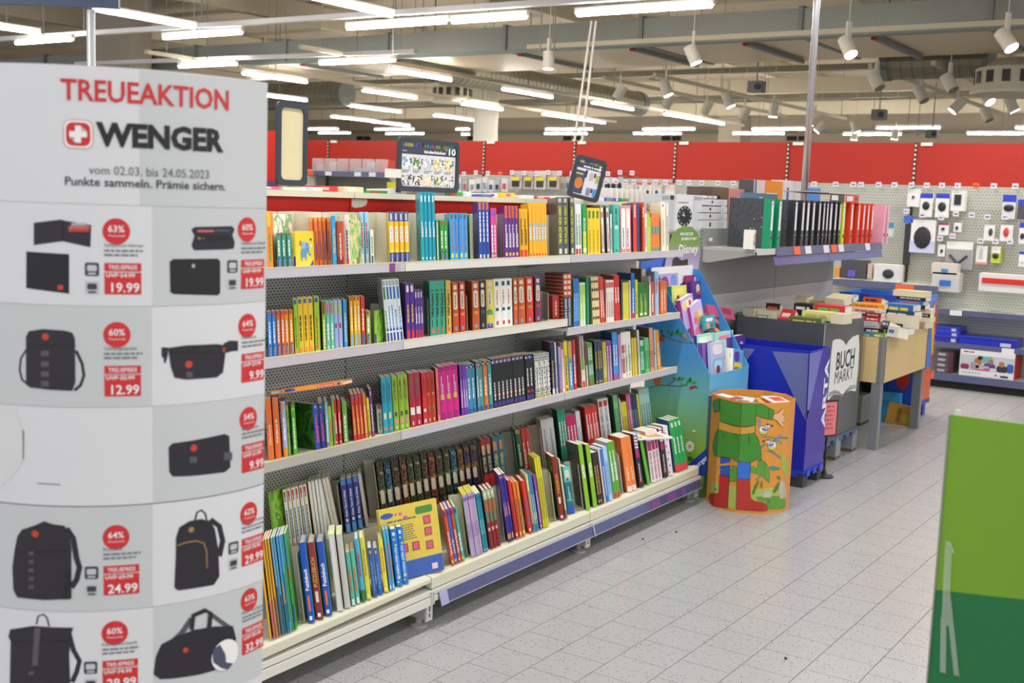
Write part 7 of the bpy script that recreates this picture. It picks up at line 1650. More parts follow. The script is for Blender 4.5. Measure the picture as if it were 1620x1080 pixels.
# ---------------------------------------------------------------- red and grey gondola along the back
YW = 12.0
redperf = perforated('red_perforated', 'B0240E', '961C0A', .026, .026, .010, .010, 'x', .45, True)
greyperf = perforated('grey_perforated', 'B9BBB2', '8A8C84', .03, .03, .012, .012, 'x', .45, True)
rail_bl = mat('5C5F80', .25, vary=.1, scale=6)
XE = [-3.326+1.337*k for k in range(-7, 3)]
for i in range(len(XE)-1):
    x0, x1 = XE[i], XE[i+1]; W = x1-x0
    t = thing('back_gondola', 'red-topped grey perforated wall shelf bay, %s from left' % ORD[i], 'shelf', (x0, YW, 0), 'back gondola run')
    MB().box(.012, W-.012, 0, .02, 1.955, 2.376).build('red_panel', redperf, t)
    MB().box(.012, W-.012, 0, .02, .12, 1.953).build('grey_panel', greyperf, t)
    MB().box(-.012, .012, -.012, .02, .0, 2.376).build('upright', mat('3A2622', .5), t)
    for k in range(9): MB().box(-.009, .009, -.0135, -.012, 1.97+.046*k, 1.97+.046*k+.022).build('slot', mat('D8CEC6'), t)
    MB().box(.05, .16, -.02, .0, 2.345, 2.378).build('rail_clip', mat('E6E2DC', .4), t)
    zs_ = [.10] + ([.40, .72] if i >= 6 else [])
    MB().box(.012, W-.012, -.40, 0, .115, .14).build('base_board', mat('C8CAC4', .4), t)
    MB().box(.012, W-.012, -.435, -.40, .075, .145).build('base_rail', rail_bl, t)
    MB().box(.012, W-.012, -.37, -.35, .0, .075).build('plinth', mat('24221E', .7), t)
    MB().box(-.02, .05, -.40, -.30, .0, .075).build('foot', mat('4A4E50', .5), t)
    if i >= 6:
        for z in (.44, .76):
            MB().box(.012, W-.012, -.36, 0, z-.02, z).build('shelf_board', mat('C2C4BE', .4), t)
            MB().box(.012, W-.012, -.385, -.36, z-.048, z+.004).build('price_rail', rail_bl, t)
    for zz, ss in (((.44, (.25, 1.05)), (.76, (.15, .55)), (.11, (.35,))) if i >= 6 else ()):
        for s in ss:
            tg = MB().box(s, s+.11, -.392 if zz != .11 else -.44, -.385 if zz != .11 else -.435, zz-.05 if zz != .11 else .08, zz+.0 if zz != .11 else .14)
            tg.build('price_tag', ink('E86A3A' if (zz == .11) else 'E2E2E6'), t)
# items hanging on hooks and standing on the back gondola
KW = (1310, 270, 5.226)
hookm = mat('B8BABC', .3, metal=.7)
def hook(px, py, lab_, c='D6D4E2', n=[0]):
    P = ony(px, py, YW-.18); n[0] += 1
    o = thing('peg_hook', lab_, 'hook', (P.x, YW-.0006, P.z), 'peg hooks on the back gondola')
    m = MB(); m.cyl((0, 0, -.02), (0, -.17, -.01), .003, n=6); m.cyl((0, -.17, -.01), (0, -.185, .012), .003, n=6); m.build('wire', hookm, o)
    m = MB(); m.cyl((.0, 0, .03), (.0, -.18, .04), .0022, n=6); m.build('label_arm', hookm, o)
    MB().box(-.028, .028, -.186, -.183, .0, .05).build('price_tag', ink(c), o)
    m = MB(); greek(m, (-.018, -.1866, .018), (1, 0, 0), (0, 0, 1), .036, .011, random.Random(n[0])); m.build('tag_print', ink('4A4856'), o)
def pack(px0, px1, y0, y1, label, c='E4E4E2', head=None, prod=None, pc='26262A', dp=.04, Y=None, crop=KW, group='packs hanging on the back gondola', foot=None, name='blister_pack'):
    cx, cy, cs = crop; Yp = Y or (YW-.15)
    a = ony(cx+px0/cs, cy+y1/cs, Yp); b = ony(cx+px1/cs, cy+y0/cs, Yp)
    w, h = b.x-a.x, b.z-a.z
    o = thing(name, label, 'pack', (a.x, Yp, a.z), group)
    MB().box(0, w, 0, dp, 0, h).build('card', card(c), o)
    if head: MB().box(0, w, -.0012, -.0002, h*(1-head[1]), h).build('header_print', ink(head[0]), o)
    if foot: MB().box(0, w, -.0012, -.0002, 0, h*foot[1]).build('foot_print', ink(foot[0]), o)
    if prod:
        k, x0, x1, z0, z1 = prod; m = MB()
        if k == 'o': m.ell(((x0+x1)/2*w, -.006, (z0+z1)/2*h), (x1-x0)/2*w, .012, (z1-z0)/2*h, 14, 6); m.build('product', mat(pc, .35), o, smooth=True)
        elif k == 'b': m.box(x0*w, x1*w, -.012, 0, z0*h, z1*h); m.build('product', mat(pc, .4), o)
        elif k == 'v':
            m.tube([(x0*w, -.006, z1*h), ((x0+x1)/2*w, -.006, z0*h), (x1*w, -.006, z1*h)], .012, 8); m.build('product', mat(pc, .3), o)
    return o
for a in [((650, 765, 150, 295), 'white hanging card with tiny plug', dict(prod=('b', .4, .55, .45, .6))), ((752, 870, 190, 380), 'computer mouse pack with blue header, left one', dict(head=('2A3FC0', .2), prod=('o', .2, .8, .3, .66))), ((880, 1008, 190, 385), 'computer mouse pack with blue header, right one', dict(head=('2A3FC0', .2), prod=('o', .2, .8, .25, .65))),
          ((1010, 1135, 165, 330), 'white camera pack with black case', dict(prod=('b', .25, .75, .3, .8), dp=.1)), ((668, 895, 410, 672), 'large mouse pad pack with lilac corner', dict(prod=('o', .15, .85, .12, .8), foot=('C4C4E4', .35))), ((910, 1000, 432, 530), 'small adapter pack with magenta header', dict(head=('B01F6A', .18), prod=('b', .3, .6, .4, .6))),
          ((1036, 1104, 415, 505), 'small white adapter pack', dict(prod=('b', .3, .6, .2, .5), head=('8A7A70', .15))), ((612, 690, 440, 785), 'long narrow black keyboard pack', dict(c='2A2A2E')), ((905, 970, 612, 705), 'tiny white dongle pack', dict(prod=('b', .4, .7, .3, .6))),
          ((965, 1200, 592, 805), 'white pack with two chrome handles', dict(prod=('v', .15, .82, .2, .5), pc='3A3A40', foot=('9A9A9E', .72))), ((1283, 1380, 450, 575), 'white and navy mouse carton', dict(head=None, prod=('o', .45, .85, .3, .8), pc='3A3E4A')), ((1418, 1530, 450, 580), 'red computer mouse carton', dict(prod=('o', .25, .72, .25, .85), pc='D23A3A')),
          ((1572, 1640, 430, 600), 'blue-headed pack at the picture edge, upper', dict(head=('2A3FC0', .25), prod=('o', .2, .9, .2, .5))), ((1218, 1320, 625, 770), 'white and navy stick pack', dict(prod=('b', .3, .6, .35, .85), pc='B8BABE', foot=('E08A7A', .12))), ((1342, 1430, 628, 760), 'lime green mouse carton', dict(c='B9C83A', head=('E4E4DC', .4), prod=('o', .15, .85, .25, .6), dp=.12)),
          ((1572, 1640, 668, 790), 'blue-headed pack at the picture edge, lower', dict(head=('2A3FC0', .2), prod=('o', .2, .9, .2, .5), pc='D8D8DC')), ((1432, 1560, 200, 395), 'headset pack with blue header', dict(head=('2A3FC0', .3), prod=('o', .1, .9, .3, .6), c='D0D2D4')), ((1560, 1640, 240, 400), 'dark headset pack beside the blue-headed one', dict(c='4A4A4E', head=('2A3FC0', .25))),
          ((495, 545, 430, 545), 'clear pack with turquoise top behind the pink binders', dict(c='C6CCCA', head=('3A8AA8', .4))), ((625, 705, 375, 428), 'small blue sign under the white card', dict(c='3A6AD0'))]:
    pack(*a[0], a[1], **a[2])
for px0, px1, y0, y1, lab, c, art in ((100, 320, 742, 885, 'black and silver radio cartons on the wall shelf', '4A4A4E', ('b', .3, .6, .1, .45)), (322, 368, 770, 890, 'pale copper carton beside the radio cartons', 'C8B0A4', None), (50, 98, 800, 880, 'small orange carton beside the radio cartons', 'DE9A3A', None), (372, 594, 782, 912, 'white carton printed with a black radio', 'DCDCDE', ('o', .35, .8, .2, .75)),
                                      (850, 1090, 850, 990, 'white carton printed with a blue device', 'C8C6C2', ('b', .3, .7, .3, .6)), (852, 1070, 772, 848, 'opened white carton lying on the printed one', 'D2CCC2', ('b', .4, .65, .2, .5)), (1240, 1700, 872, 990, 'flat red and white cartons in a pile', 'DEDCDC', ('b', .06, 1, .45, .75))):
    pack(px0, px1, y0, y1, lab, c, prod=art, pc={'DCDCDE': '2E3034', 'DEDCDC': 'D23028', 'C8C6C2': '2A6ACA', 'D2CCC2': '3A8AC8'}.get(c, '6A5AC0'), dp=.14, Y=YW-.34, name='carton', group='cartons on the back gondola')
a, b = ony(1378, 443, YW-.4), ony(1320, 443, YW-.4)
t = thing('wall_shelf', 'short shelf with blue rail holding the radio cartons', 'shelf', (b.x-.1, YW, a.z-.02)); MB().box(0, a.x-b.x+.75, -.38, 0, -.02, 0).build('shelf_board', mat('C2C4BE', .4), t); MB().box(0, a.x-b.x+.75, -.40, -.38, -.055, .004).build('price_rail', rail_bl, t); MB().box(.72, .90, -.406, -.40, -.05, 0).build('price_tag', ink('E86A3A'), t)
# printer carton and blue crates on the lower shelves
KX = (1400, 430, 4.909)
for px0, px1, y0, y1, lab, c, extra in ((580, 1070, 462, 812, 'large white printer carton with a photo of students', 'E4E2E4', 'photo'),):
    Yp = YW-.40; A = ony(KX[0]+px0/KX[2], KX[1]+700/KX[2], Yp); Bq = ony(KX[0]+1030/KX[2], KX[1]+470/KX[2], Yp)
    z0 = .1415; w = Bq.x-A.x; h = .435-z0-.04
    o = thing('printer_carton', lab, 'carton', (A.x, Yp, z0)); MB().box(0, w, 0, .34, 0, h).build('carton', card(c), o)
    MB().box(w, w+.0008, 0, .34, 0, h).build('red_side', ink('C8282E'), o)
    MB().box(.004, w-.002, -.0008, 0, h*.24, h*.82).build('photo_print', mat('BFC4C8', .4, vary=.1, scale=12), o)
    rr = lambda x0, x1, a0, a1, col, k, nm='photo_shape': MB().prism(rrect(x0*w, x1*w, a0*h, a1*h, min((x1-x0)*w, (a1-a0)*h)*.4, 3), -.0010-.0003*k, -.0009-.0003*k, 1).build(nm, ink(col), o)
    rr(.35, .62, .55, .80, '6AB0A8', 1); rr(.02, .18, .26, .46, '8A2A5A', 1); rr(.86, .99, .26, .6, '2F5AB0', 1); rr(.27, .40, .42, .72, 'B8622A', 2); rr(.33, .42, .66, .80, '2A2420', 2); rr(.2, .36, .26, .56, '9A96A0', 3); rr(.3, .55, .34, .44, 'B0AAB8', 3); rr(.44, .66, .28, .55, '5A3A8A', 2); rr(.52, .62, .52, .70, 'B06A4A', 3); rr(.68, .88, .26, .5, '2E2E36', 2); rr(.72, .82, .46, .66, 'A8704E', 3); rr(.3, .56, .25, .31, 'D8606A', 4); rr(.56, .68, .28, .38, 'D8D8DC', 4)
    for x in (.06, .12, .18, .24, .3, .36): MB().box(x*w, (x+.03)*w, -.001, 0, h*.12, h*.16).build('icon_print', ink('8A8A92'), o)
    MB().box(.76*w, .9*w, -.001, 0, h*.06, h*.14).build('printer_print', ink('3A3A3E'), o); MB().box(.66*w, .70*w, -.001, 0, h*.1, h*.16).build('logo_mark', ink('C8282E'), o)
    m = MB(); greek(m, (.06*w, -.001, h*.9), (1, 0, 0), (0, 0, 1), .2*w, h*.045, random.Random(2)); m.build('brand_print', ink('B8303A'), o)
for i, (px0, px1, z0, z1, lab, c) in enumerate(((590, 1045, .4415, .52, 'wide royal blue storage box on the lower shelf', '2A35B8'), (380, 585, .4415, .50, 'blue storage box, bottom of the small stack', '2433AA'), (380, 590, .501, .545, 'blue storage box, middle of the small stack', '2A3ABC'), (380, 582, .546, .59, 'blue storage box, top of the small stack', '3040C4'))):
    A = ony(KX[0]+px0/KX[2], 500, YW-.36); Bq = ony(KX[0]+px1/KX[2], 500, YW-.36)
    o = thing('storage_box', lab, 'box', (A.x, YW-.36, z0), 'blue storage boxes'); w = Bq.x-A.x; MB().box(0, w, 0, .3, 0, z1-z0-.008).build('body', mat(c, .3), o); MB().box(-.006, w+.006, -.008, .306, z1-z0-.008, z1-z0).build('lid', mat('3A48D0', .3), o)
    MB().box(w*.72, w*.9, -.0015, 0, .006, .04).build('label', ink('C8C8DA'), o)
for i in range(4):
    A = ony(1481, 560, YW-.38); o = thing('multipack', 'grey shrink-wrapped multipack on the base shelf, %s from bottom' % ORD[i], 'pack', (A.x, YW-.38, .1415+.052*i), 'multipacks on base shelf')
    MB().box(0, .16, 0, .25, 0, .05).build('wrap', mat('5A5058', .2), o); MB().box(.02, .09, -.001, 0, .012, .036).build('label', ink('A8A4A8'), o)
    MB().box(.12, .16, -.0012, 0, 0, .05).build('side_print', ink('5A2038'), o)
# hook rows
n = 0
for px in list(range(430, 1010, 19)):
    if 480 < px < 630: continue
    hook(px, 276+(px % 3), 'peg hook with pale tag above the book ledge, %s from left' % nth(n), 'DAD8EA' if px % 7 else 'E86A3A'); n += 1
for i, px in enumerate((958, 975, 990, 1003, 1020, 1037, 1053, 1075, 1090, 1110, 1136, 1160, 1288, 1322, 1350, 1362, 1390, 1415, 1442, 1466, 1490, 1515, 1544, 1572, 1606)):
    hook(px, 292+(px-1060)*.012, 'peg hook under the red panel, %s from the tilted sign' % nth(i), 'E86A3A' if px == 1544 else 'D8D6E6')
for i, (px, py) in enumerate(((1434, 338), (1459, 344), (1489, 348), (1512, 342), (1537, 344), (1562, 347), (1590, 347), (1487, 381), (1507, 377), (1551, 385), (1575, 386), (1598, 386))):
    hook(px, py, 'peg hook with price tag between the mouse packs, %s from left' % ORD[i])
# packs on the left part of the wall
KZ = (740, 200, 4.765); rn = random.Random(11)
for i, (x0, x1, y0, y1, c, hd, pc) in enumerate(((318, 408, 335, 468, 'B8AEB0', ('DCC23A', .0), '2A2A2A'), (418, 495, 335, 470, 'B8A8A0', ('DCC23A', .0), '4A4A4A'), (500, 590, 335, 472, 'C4C4C0', ('DCC23A', .0), '3A3A38'), (600, 690, 335, 470, 'BCB0AE', ('DCC23A', .0), '2E2E30'))):
    o = pack(x0, x1, y0, y1, 'clear pack with yellow label below the red panel, %s of four' % ORD[i], c, prod=('b', .2, .8, .12, .45), pc=pc, crop=KZ); a = ony(740+x0/4.765, 200+y1/4.765, YW-.15); b = ony(740+x1/4.765, 200+y0/4.765, YW-.15)
    MB().box((b.x-a.x)*.15, (b.x-a.x)*.85, -.014, -.0125, (b.z-a.z)*.46, (b.z-a.z)*.66).build('yellow_label', ink('D8C22A'), o)
for i in range(7):
    x0 = 985+i*68; pack(x0, x0+62, 425 if i > 3 else 436, 560, 'white stylus pack in the pen row, %s from left' % ORD[i], 'DCDCDC', head=('D8442E', .1) if i > 3 else None, prod=('b', .4, .48, .3, .8) if i < 5 else ('o', .3, .7, .4, .6), pc=['3A8AB8', 'B8603A', '3A8AB8', 'C86A4A', '4A6AA8', '3A2A2A', '3A3A4A'][i], foot=('8A4A2E', .2) if i < 4 else None, crop=KZ)
pack(1485, 1560, 425, 520, 'white pack with red side in the pen row', 'DAD4D2', head=('D8442E', .12), crop=KZ)
for i in range(34):
    px = 640+i*10.2; w = rn.uniform(7, 10)
    if 800 < px < 885: continue
    pack(px, px+w, rn.uniform(279, 285), 303, 'small silvery cable pack in the dense row, %s from left' % nth(i), rn.choice(['C8CCD0', 'B8BCC4', 'D8DADC', 'A8ACB4']), prod=('b', .25, .75, .2, .6), pc=rn.choice(['2E3444', '3A4A8A', '8A8E98', '26262A', 'B84A3A', '5A8A6A']), crop=(0, 0, 1), dp=.03)
# high shelf with clear bins left of the book sign
a, b = ony(486, 272, YW-.35), ony(612, 277, YW-.35)
t = thing('wall_shelf', 'blue-railed wall shelf with clear bins behind the blank sign', 'shelf', (a.x, YW, a.z)); w = b.x-a.x
MB().box(0, w, -.35, 0, -.015, .0).build('shelf_board', mat('B8BAB4'), t); MB().box(0, w, -.37, -.35, -.045, .02).build('price_rail', rail_bl, t)
for s, c in ((.02, 'E86A3A'), (.25, 'D8D8E2'), (.62, 'D8D8E2'), (.80, 'D8D8E2')): MB().box(s*w, (s+.08)*w, -.376, -.37, -.04, .015).build('price_tag', ink(c), t)
for s in (0, w-.01): MB().prism([(-.33, -.03), (0, -.03), (0, -.3)], s, s+.01, 0).build('bracket', grey_st, t)
MB().box(.0, w, -.005, -.001, -.42, -.05).build('grey_backing', mat('7E7A74', .6), t)
clr = mat('D8C8CC', .1, vary=.03, alpha=.35)
for i in range(6):
    x = a.x+w*(.05+.16*i); o = thing('clear_bin', 'clear plastic bin on the high wall shelf, %s from left' % ORD[i], 'bin', (x, YW-.33, a.z+.001), 'clear bins')
    MB().box(0, w*.145, 0, .004, 0, .19).build('front_pane', clr, o); MB().box(0, .004, .004, .3, 0, .19).build('side_pane', clr, o); MB().box(0, w*.145, .004, .3, 0, .004).build('bottom_pane', clr, o)
    if i in (0, 1, 4, 5): MB().box(w*.02, w*.12, .06, .2, .004, .12+.03*(i % 3)).build('contents', card(['DCDCDE', 'D8DCDA', 'E0D0D0', 'C84A3E', 'DADADA', 'D8605A'][i]), o)
for i, (x0, x1, y0, y1, c) in enumerate(((418, 424, 247, 287, 'D8703A'), (424, 430, 250, 285, 'B8A8C8'), (430, 436, 246, 288, 'C8C4DC'), (484, 497, 268, 295, 'C8C8C2'), (612, 628, 288, 300, 'C8C03A'), (560, 590, 266, 272, 'A8C8E0'))):
    pack(x0, x1, y0, y1, 'small %s pack behind the blank sign' % ['orange', 'lilac', 'pale violet', 'slanted grey', 'yellow-labelled', 'sky blue'][i], c, crop=(0, 0, 1), Y=YW-.3)
# taller red panel at the far left
a = ony(395, 207, 11.2); b = ony(438, 207, 11.2)
t = thing('back_gondola', 'higher red panelled shelf end behind the column display', 'shelf', (a.x-1.2, 11.2, 0)); MB().box(0, b.x-a.x+1.2, 0, .03, 1.6, a.z).build('red_panel', red_panel, t); MB().box(0, b.x-a.x+1.2, 0, .03, 0, 1.6).build('grey_panel', greyperf, t); MB().box(0, b.x-a.x+1.2, -.35, 0, 1.72, 1.78).build('shelf_board', rail_bl, t)
# ---------------------------------------------------------------- signs on the shelf top
def frame_sign(u0, u1, z0, z1, v, label, name, rot=0, yaw=0):
    o = thing(name, label, 'sign', SF @ T((v, (u0+u1)/2, z0)) @ RZ(yaw) @ RX(rot))
    w, h = (u1-u0), z1-z0
    out = rrect(-w/2, w/2, 0, h, .022, 4); inn = rrect(-w/2+.021, w/2-.021, .021, h-.021, .02, 4)
    n = len(out); mb = MB()
    vs = [(0, y, z) for y, z in out]+[(0, y, z) for y, z in inn]+[(.012, y, z) for y, z in out]+[(.012, y, z) for y, z in inn]
    fs = []
    for i in range(n):
        j = (i+1) % n; fs += [(i, j, n+j, n+i), (2*n+i, 3*n+i, 3*n+j, 2*n+j), (i, 2*n+i, 2*n+j, j), (n+i, n+j, 3*n+j, 3*n+i)]
    mb.add(vs, fs); mb.build('frame', mat('2B313C', .4), o)
    return o, w, h
u0, z1 = sh(436, 159, -.06); u1, z0 = sh(482.5, 291, -.06)
o, w, h = frame_sign(u0, u1, 1.705, z1, -.06, 'tall dark-framed sign holder with a blank cream sheet', 'sign_holder')
MB().box(.003, .006, -w/2+.01, w/2-.01, .01, h-.01).build('blank_sheet', paper('CFC4A0'), o)
for y in (-w*.2, w*.2): MB().box(-.004, .004, y-.012, y+.012, -.017, .012).build('clip', mat('C8C4BC', .2), o)
MB().box(-.03, .02, -w*.35, w*.35, -.0175, -.006).build('foot', cream, o)
u0, z1 = sh(628, 218, -.04); u1, z0 = sh(722, 304, -.04)
o, w, h = frame_sign(u0, u1, 1.700, z1+.006, -.04, 'landscape dark-framed top ten children\'s book sign', 'sign_holder')
MB().box(.002, .005, -w/2+.01, w/2-.01, .01, h-.01).build('sheet', paper('CFCED6'), o)
MB().box(.005, .0056, -w/2+.02, w/2-.02, h*.70, h*.84).build('title_band', ink('353A4C'), o)
rn = random.Random(4); bc = ['2F7FC0', 'B89A4A', 'C8B83A', '5A4A8A', '3A3A9A', '5A2A2A', '3A8A4A', '1F6FC0', 'B82A4A', '6AA83A', '2F6A3A', '9A7A4A', '1F8A7A', '2A6AB8']
for i, c in enumerate(bc):
    y = -w/2+.022+(w-.05)*i/len(bc); hh = h*rn.uniform(.08, .115); MB().box(.005, .0058, y, y+(w-.05)/len(bc)*.9, h*.84, h*.84+hh*.75).build('printed_spine', ink(c), o); MB().box(.005, .0057, y+.003, y+(w-.05)/len(bc), h*.84+hh*.75, h*.84+hh).build('printed_pages', ink('E0E0E2'), o)
m = MB(); put_text(m, 'kinderbücher', (.0062, w*.28, h*.735), (0, 1, 0), (0, 0, 1), h*.055, w*.36, .03, 'r'); put_text(m, '10', (.0062, w/2-.022, h*.735), (0, 1, 0), (0, 0, 1), h*.115, w*.12, .03, 'r'); put_text(m, 'top', (.0062, w*.30, h*.815), (0, 1, 0), (0, 0, 1), h*.022, None, .02, 'r'); put_text(m, 'APRIL 2023', (.0062, -w/2+.03, h*.745), (0, 1, 0), (0, 0, 1), h*.02, None, .01); m.build('lettering', ink('F0F0F4'), o)
cv = ['D8C8A0', '8A9A5A', 'D0C8C4', '6A9AC8', '3A7A4A', 'B0B4D0', 'C8B85A', 'D8C060', '4A4538', '3A3E4A']
for i in range(10):
    r, c = divmod(i, 5); y = -w/2+.032+(w-.06)*c/5; z = h*(.42 if r == 0 else .12)
    MB().box(.005, .0057, y, y+w*.125, z, z+h*(.22 if r == 0 else .18)).build('printed_cover', clouded('tiny_cover_%d' % i, [cv[i], cv[(i+3) % 10], 'E8E4DA', cv[i]], 60), o)
    MB().box(.0052, .0062, y+w*.128, y+w*.152, z+h*.11, z+h*.20).build('rank_tag', ink('2B3040'), o)
    m = MB(); put_text(m, str(i+1), (.0066, y+w*.14, z+h*.135), (0, 1, 0), (0, 0, 1), h*.045, None, .03, 'c'); m.build('rank_number', ink('F0F0F4'), o)
    m = MB(); greek(m, (.0057, y, z-h*.035), (0, 1, 0), (0, 0, 1), w*.13, h*.014, rn); greek(m, (.0057, y, z-h*.065), (0, 1, 0), (0, 0, 1), w*.09, h*.014, rn); m.build('print_lines', ink('6A6A74'), o)
MB().box(-.01, .01, -.02, .02, -.012, .012).build('clip', mat('C8C4BC', .2), o)
MB().box(.0, .02, -w/2-.075, -w/2+.01, h*.24, h*.40).build('shelf_clip', mat('D8D6CC', .5), o)
# tilted sign
uc, zc = sh(921, 288, .02)
o, w, h = frame_sign(uc-.088, uc+.088, 1.692, 1.692+.222, .02, 'tilted dark-framed bestseller sign leaning to the right', 'sign_holder', rot=-12, yaw=-45)
MB().box(.002, .005, -w/2+.01, w/2-.01, .01, h-.01).build('sheet', paper('CFCED8'), o)
MB().box(.005, .0056, -w/2+.02, w/2-.02, h*.72, h*.84).build('title_band', ink('353A4C'), o)
for i, c in enumerate(bc[:12]): y = -w/2+.022+(w-.05)*i/12; MB().box(.005, .0058, y, y+(w-.05)/13, h*.84, h*.91).build('printed_spine', ink(c), o)
m = MB(); put_text(m, 'bestseller & ratgeber', (.0062, w*.32, h*.75), (0, 1, 0), (0, 0, 1), h*.05, w*.5, .03, 'r'); put_text(m, '5', (.0062, w/2-.022, h*.74), (0, 1, 0), (0, 0, 1), h*.1, None, .03, 'r'); m.build('lettering', ink('F0F0F4'), o)
MB().box(.005, .0057, -w*.40, -w*.06, h*.12, h*.66).build('printed_cover', ink('3A4260'), o); m = MB(); m.prism(circle(-w*.22, h*.36, .022, 14, .03), .0057, .0062, 0); m.build('cover_art', ink('C8742A'), o); MB().box(.0057, .0062, -w*.36, -w*.14, h*.56, h*.60).build('cover_title', ink('B8B03A'), o)
MB().box(.0057, .0064, -w*.08, -w*.02, h*.52, h*.70).build('rank_tag', ink('2B3040'), o)
for y, z, c in ((.06, .48, 'B8A8A0'), (.26, .45, 'A8A070'), (.06, .12, '8A7A9A'), (.26, .12, '5A8AC0')): MB().box(.005, .0057, y*w, (y+.13)*w, h*z, h*(z+.18)).build('printed_cover', ink(c), o); MB().box(.0057, .0062, (y+.14)*w, (y+.19)*w, h*(z+.08), h*(z+.18)).build('rank_tag', ink('2B3040'), o)
# ---------------------------------------------------------------- packets lying on the shelf top
rn = random.Random(21)
pk = ['C8332C', 'DAD6CC', 'E2DEDA', 'D8C23A', '6A5AB0', 'C8B0A0', 'E4E4E6', 'B8C8D8', 'D85A8A', '3F9A4A', 'DCCFA8', '3A5A9A', 'E0B8C8', 'CFCFD2']
desc_c = ['red', 'cream', 'white', 'yellow', 'violet', 'tan', 'snow-white', 'pale blue', 'pink', 'green', 'sand', 'navy', 'rose', 'silver']
u = -1.0; i = 0; hist = {}
while u < 2.45:
    c = rn.randrange(len(pk)); L = rn.uniform(.07, .15); t = rn.uniform(.010, .024)
    v = rn.uniform(-.10, -.045)
    hist[c] = hist.get(c, 0)+1
    if not (-.40 < u+L/2 < -.12 and False):
        o = thing('flat_packet', '%s packet lying on the shelf top, %s %s one from left' % (desc_c[c], ORD[min(14, hist[c]-1)], desc_c[c]), 'packet', SF @ T((v, u, 1.6875)) @ RZ(rn.uniform(-12, 12)) @ RY(-2), 'packets on the shelf top')
        MB().box(-.16, 0, 0, L*.9, 0, t).build('packet', card(pk[c]), o); MB().box(-.15, .0006, L*.1, L*.5, t*.25, t*.8).build('print_mark', ink(pk[(c+5) % len(pk)]), o); MB().box(-.12, -.02, L*.2, L*.7, t, t+.0006).build('top_print', ink(pk[(c+3) % len(pk)]), o)
    u += L+.004; i += 1
for k in range(7):
    u0_, z0_ = sh(968+k*8, 305, -.12)
    o = thing('catalogue', 'white catalogue in the row by the tilted sign, %s from left' % ORD[k], 'catalogue', SF @ T((-.12, u0_, 1.6875)) @ RX(6), 'catalogues on the shelf top'); MB().box(-.15, 0, 0, .004, 0, .075).build('cover', card('DEDCD8'), o); MB().box(-.149, -.001, .004, .022, .001, .074).build('page_block', paper('CFCBC4'), o)

# ---------------------------------------------------------------- dark hanging sign and its pole, top left
c = CAM+ray(130, 60)*5.6
a = CAM+ray(-60, 12)*5.6; b = CAM+ray(187, 15)*5.6
o = thing('hanging_sign', 'dark blue aisle sign with white sheet at the top left', 'sign', T((b.x, b.y, 2.53)) @ RZ(math.degrees(math.atan2(b.y-a.y, b.x-a.x))))
L = (Vector((b.x, b.y))-Vector((a.x, a.y))).length
MB().box(-L, 0, 0, .03, 0, .5).build('panel', mat('3A4660', .4), o); MB().box(-L+.05, -.075, -.003, 0, .035, .47).build('sheet', paper('D8D8DC'), o)
o = thing('support_pole', 'grey pole rising behind the white column display', 'pole', T((c.x, c.y+.05, 0)))
MB().cyl((0, 0, .0), (0, 0, 2.52), .021, n=16).build('tube', mat('B9BEC2', .35, metal=.3), o, smooth=True); MB().lathe([(.15, 0), (.15, .015), (.03, .03)], 20).build('base', mat('9a9ea2', .4), o)
# two hanging cables above the back gondola
for i, (x0, y0, x1, y1) in enumerate(((936, 33, 909, 223), (943, 33, 921, 223))):
    a = ony(x0, y0, 12.15); b = ony(x1, y1, 12.05)
    o = thing('suspension_cable', 'thin white cable slanting from the ceiling to red gondola, %s one' % ['left', 'right'][i], 'cable', b)
    MB().cyl((0, 0, 0), tuple(a-b), .014, n=8).build('cable', mat('D8D2C8', .5), o); MB().box(-.02, .02, -.02, .02, -.02, .02).build('end_fitting', mat('C8C4BC', .4), o)
for px, py0, py1, y in ((621, 0, 90, 11.4), (855, 0, 78, 12.8), (877, 0, 78, 12.8), (1060, 0, 12, 11), (1452, 40, 212, 24)):
    a = ony(px, py1, y); b = ony(px+1.5, py0, y)
    o = thing('ceiling_wire', 'thin vertical wire hanging from ceiling, near column x %s' % {621: 'left of the duct middle', 855: 'left of the glaring spot', 877: 'right of the glaring spot', 1060: 'above the nearest lamp row', 1452: 'over the far red wall'}[px], 'wire', a)
    o['label'] = o['label'].replace('near column x ', ''); MB().cyl((0, 0, 0), (0, 0, 5.3-a.z), .008, n=6).build('wire', mat('8E8C88', .4, metal=.5), o); MB().box(-.015, .015, -.015, .015, -.02, 0).build('end_clip', mat('8E8C88'), o)
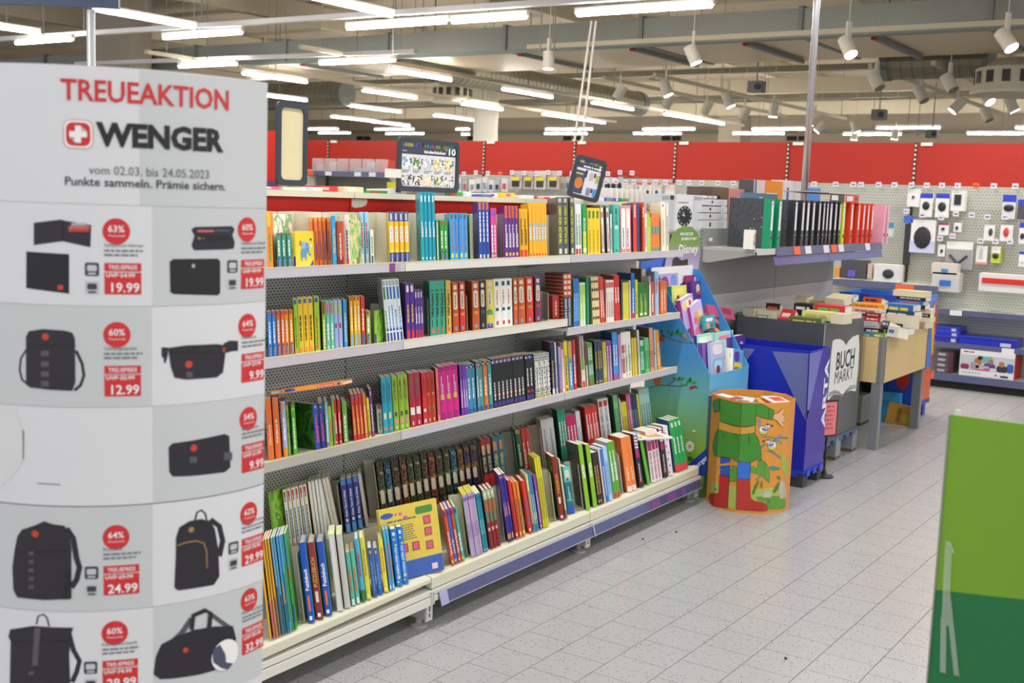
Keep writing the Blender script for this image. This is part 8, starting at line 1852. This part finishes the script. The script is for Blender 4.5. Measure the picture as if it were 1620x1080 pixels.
# ---------------------------------------------------------------- green cardboard box, right foreground
d = 2.15
P = CAM+ray(1503, 656)*d; Q = CAM+ray(1700, 684)*d
zc = P.z; zsp = (CAM+ray(1493, 940)*d).z
Y = P.y
o = thing('green_board', 'standing cardboard board in two greens with clear tape, right foreground', 'board', (P.x, Y, 0))
lg = mat('6E9A1C', .42, vary=.05, scale=4); dg = mat('0E6A38', .42, vary=.05, scale=4)
Wd = .62
MB().box(0, Wd, .004, .016, 0, zc-.001).build('board_core', lg, o)
for xx in (.08, Wd-.12): MB().prism([(.016, 0), (.36, 0), (.016, .7)], xx, xx+.008, 0).build('easel_foot', mat('8A8E84', .7), o)
pts = [(0, zc-.28)]
import math as _m
xs = [Wd*i/12 for i in range(13)]; curve = [(x, zsp-.006+.11*(x/Wd)-.01*math.sin(x/Wd*PI)*1.5) for x in xs]
MB().prism([(0, 0), (Wd, 0)]+curve[::-1], .0025, .0035, 1).build('dark_green_field', dg, o)
MB().prism(curve+[(Wd, zc), (0, zc)], .0025, .0035, 1).build('light_green_field', lg, o)
MB().box(-.003, .0, .0, .016, 0, zc).build('cardboard_edge', mat('8A8E84', .7), o)
tape = mat('DDE6D8', .08, vary=.02, alpha=.2)
for (px, py), (qx, qy), wv in (((1494, 870), (1484, 1000), 11), ((1490, 940), (1504, 1080), 8), ((1482, 990), (1478, 1080), 9), ((1493, 862), (1500, 880), 9)):
    a = CAM+ray(px, py)*(d-.004); b = CAM+ray(qx, qy)*(d-.004)
    a.y = b.y = Y; s = wv/FPX*d
    MB().prism([(a.x-P.x-s/2, a.z), (b.x-P.x-s/2, b.z), (b.x-P.x+s/2, b.z), (a.x-P.x+s/2, a.z)], -.0012, .0, 1).build('clear_tape', tape, o)
MB().cyl((.012, .008, zc-.001), (.012, .008, zc+.010), .005, n=8).build('tape_end', mat('C8D2C0', .2), o)
# small dark crumbs on the floor
for i, (px, py) in enumerate(((1017, 853), (1243, 1042), (1070, 842))):
    P = onz(px, py, .001); o = thing('floor_crumb', 'tiny dark crumb on the tiled floor, %s' % ['near the shelf foot', 'in the front aisle', 'farther along the shelf'][i], 'crumb', P); MB().ell((0, 0, .003), .006, .005, .004, 8, 5).build('crumb', mat('1A1816', .8), o)
bpy.data.objects.remove(_to); bpy.data.curves.remove(_cu)
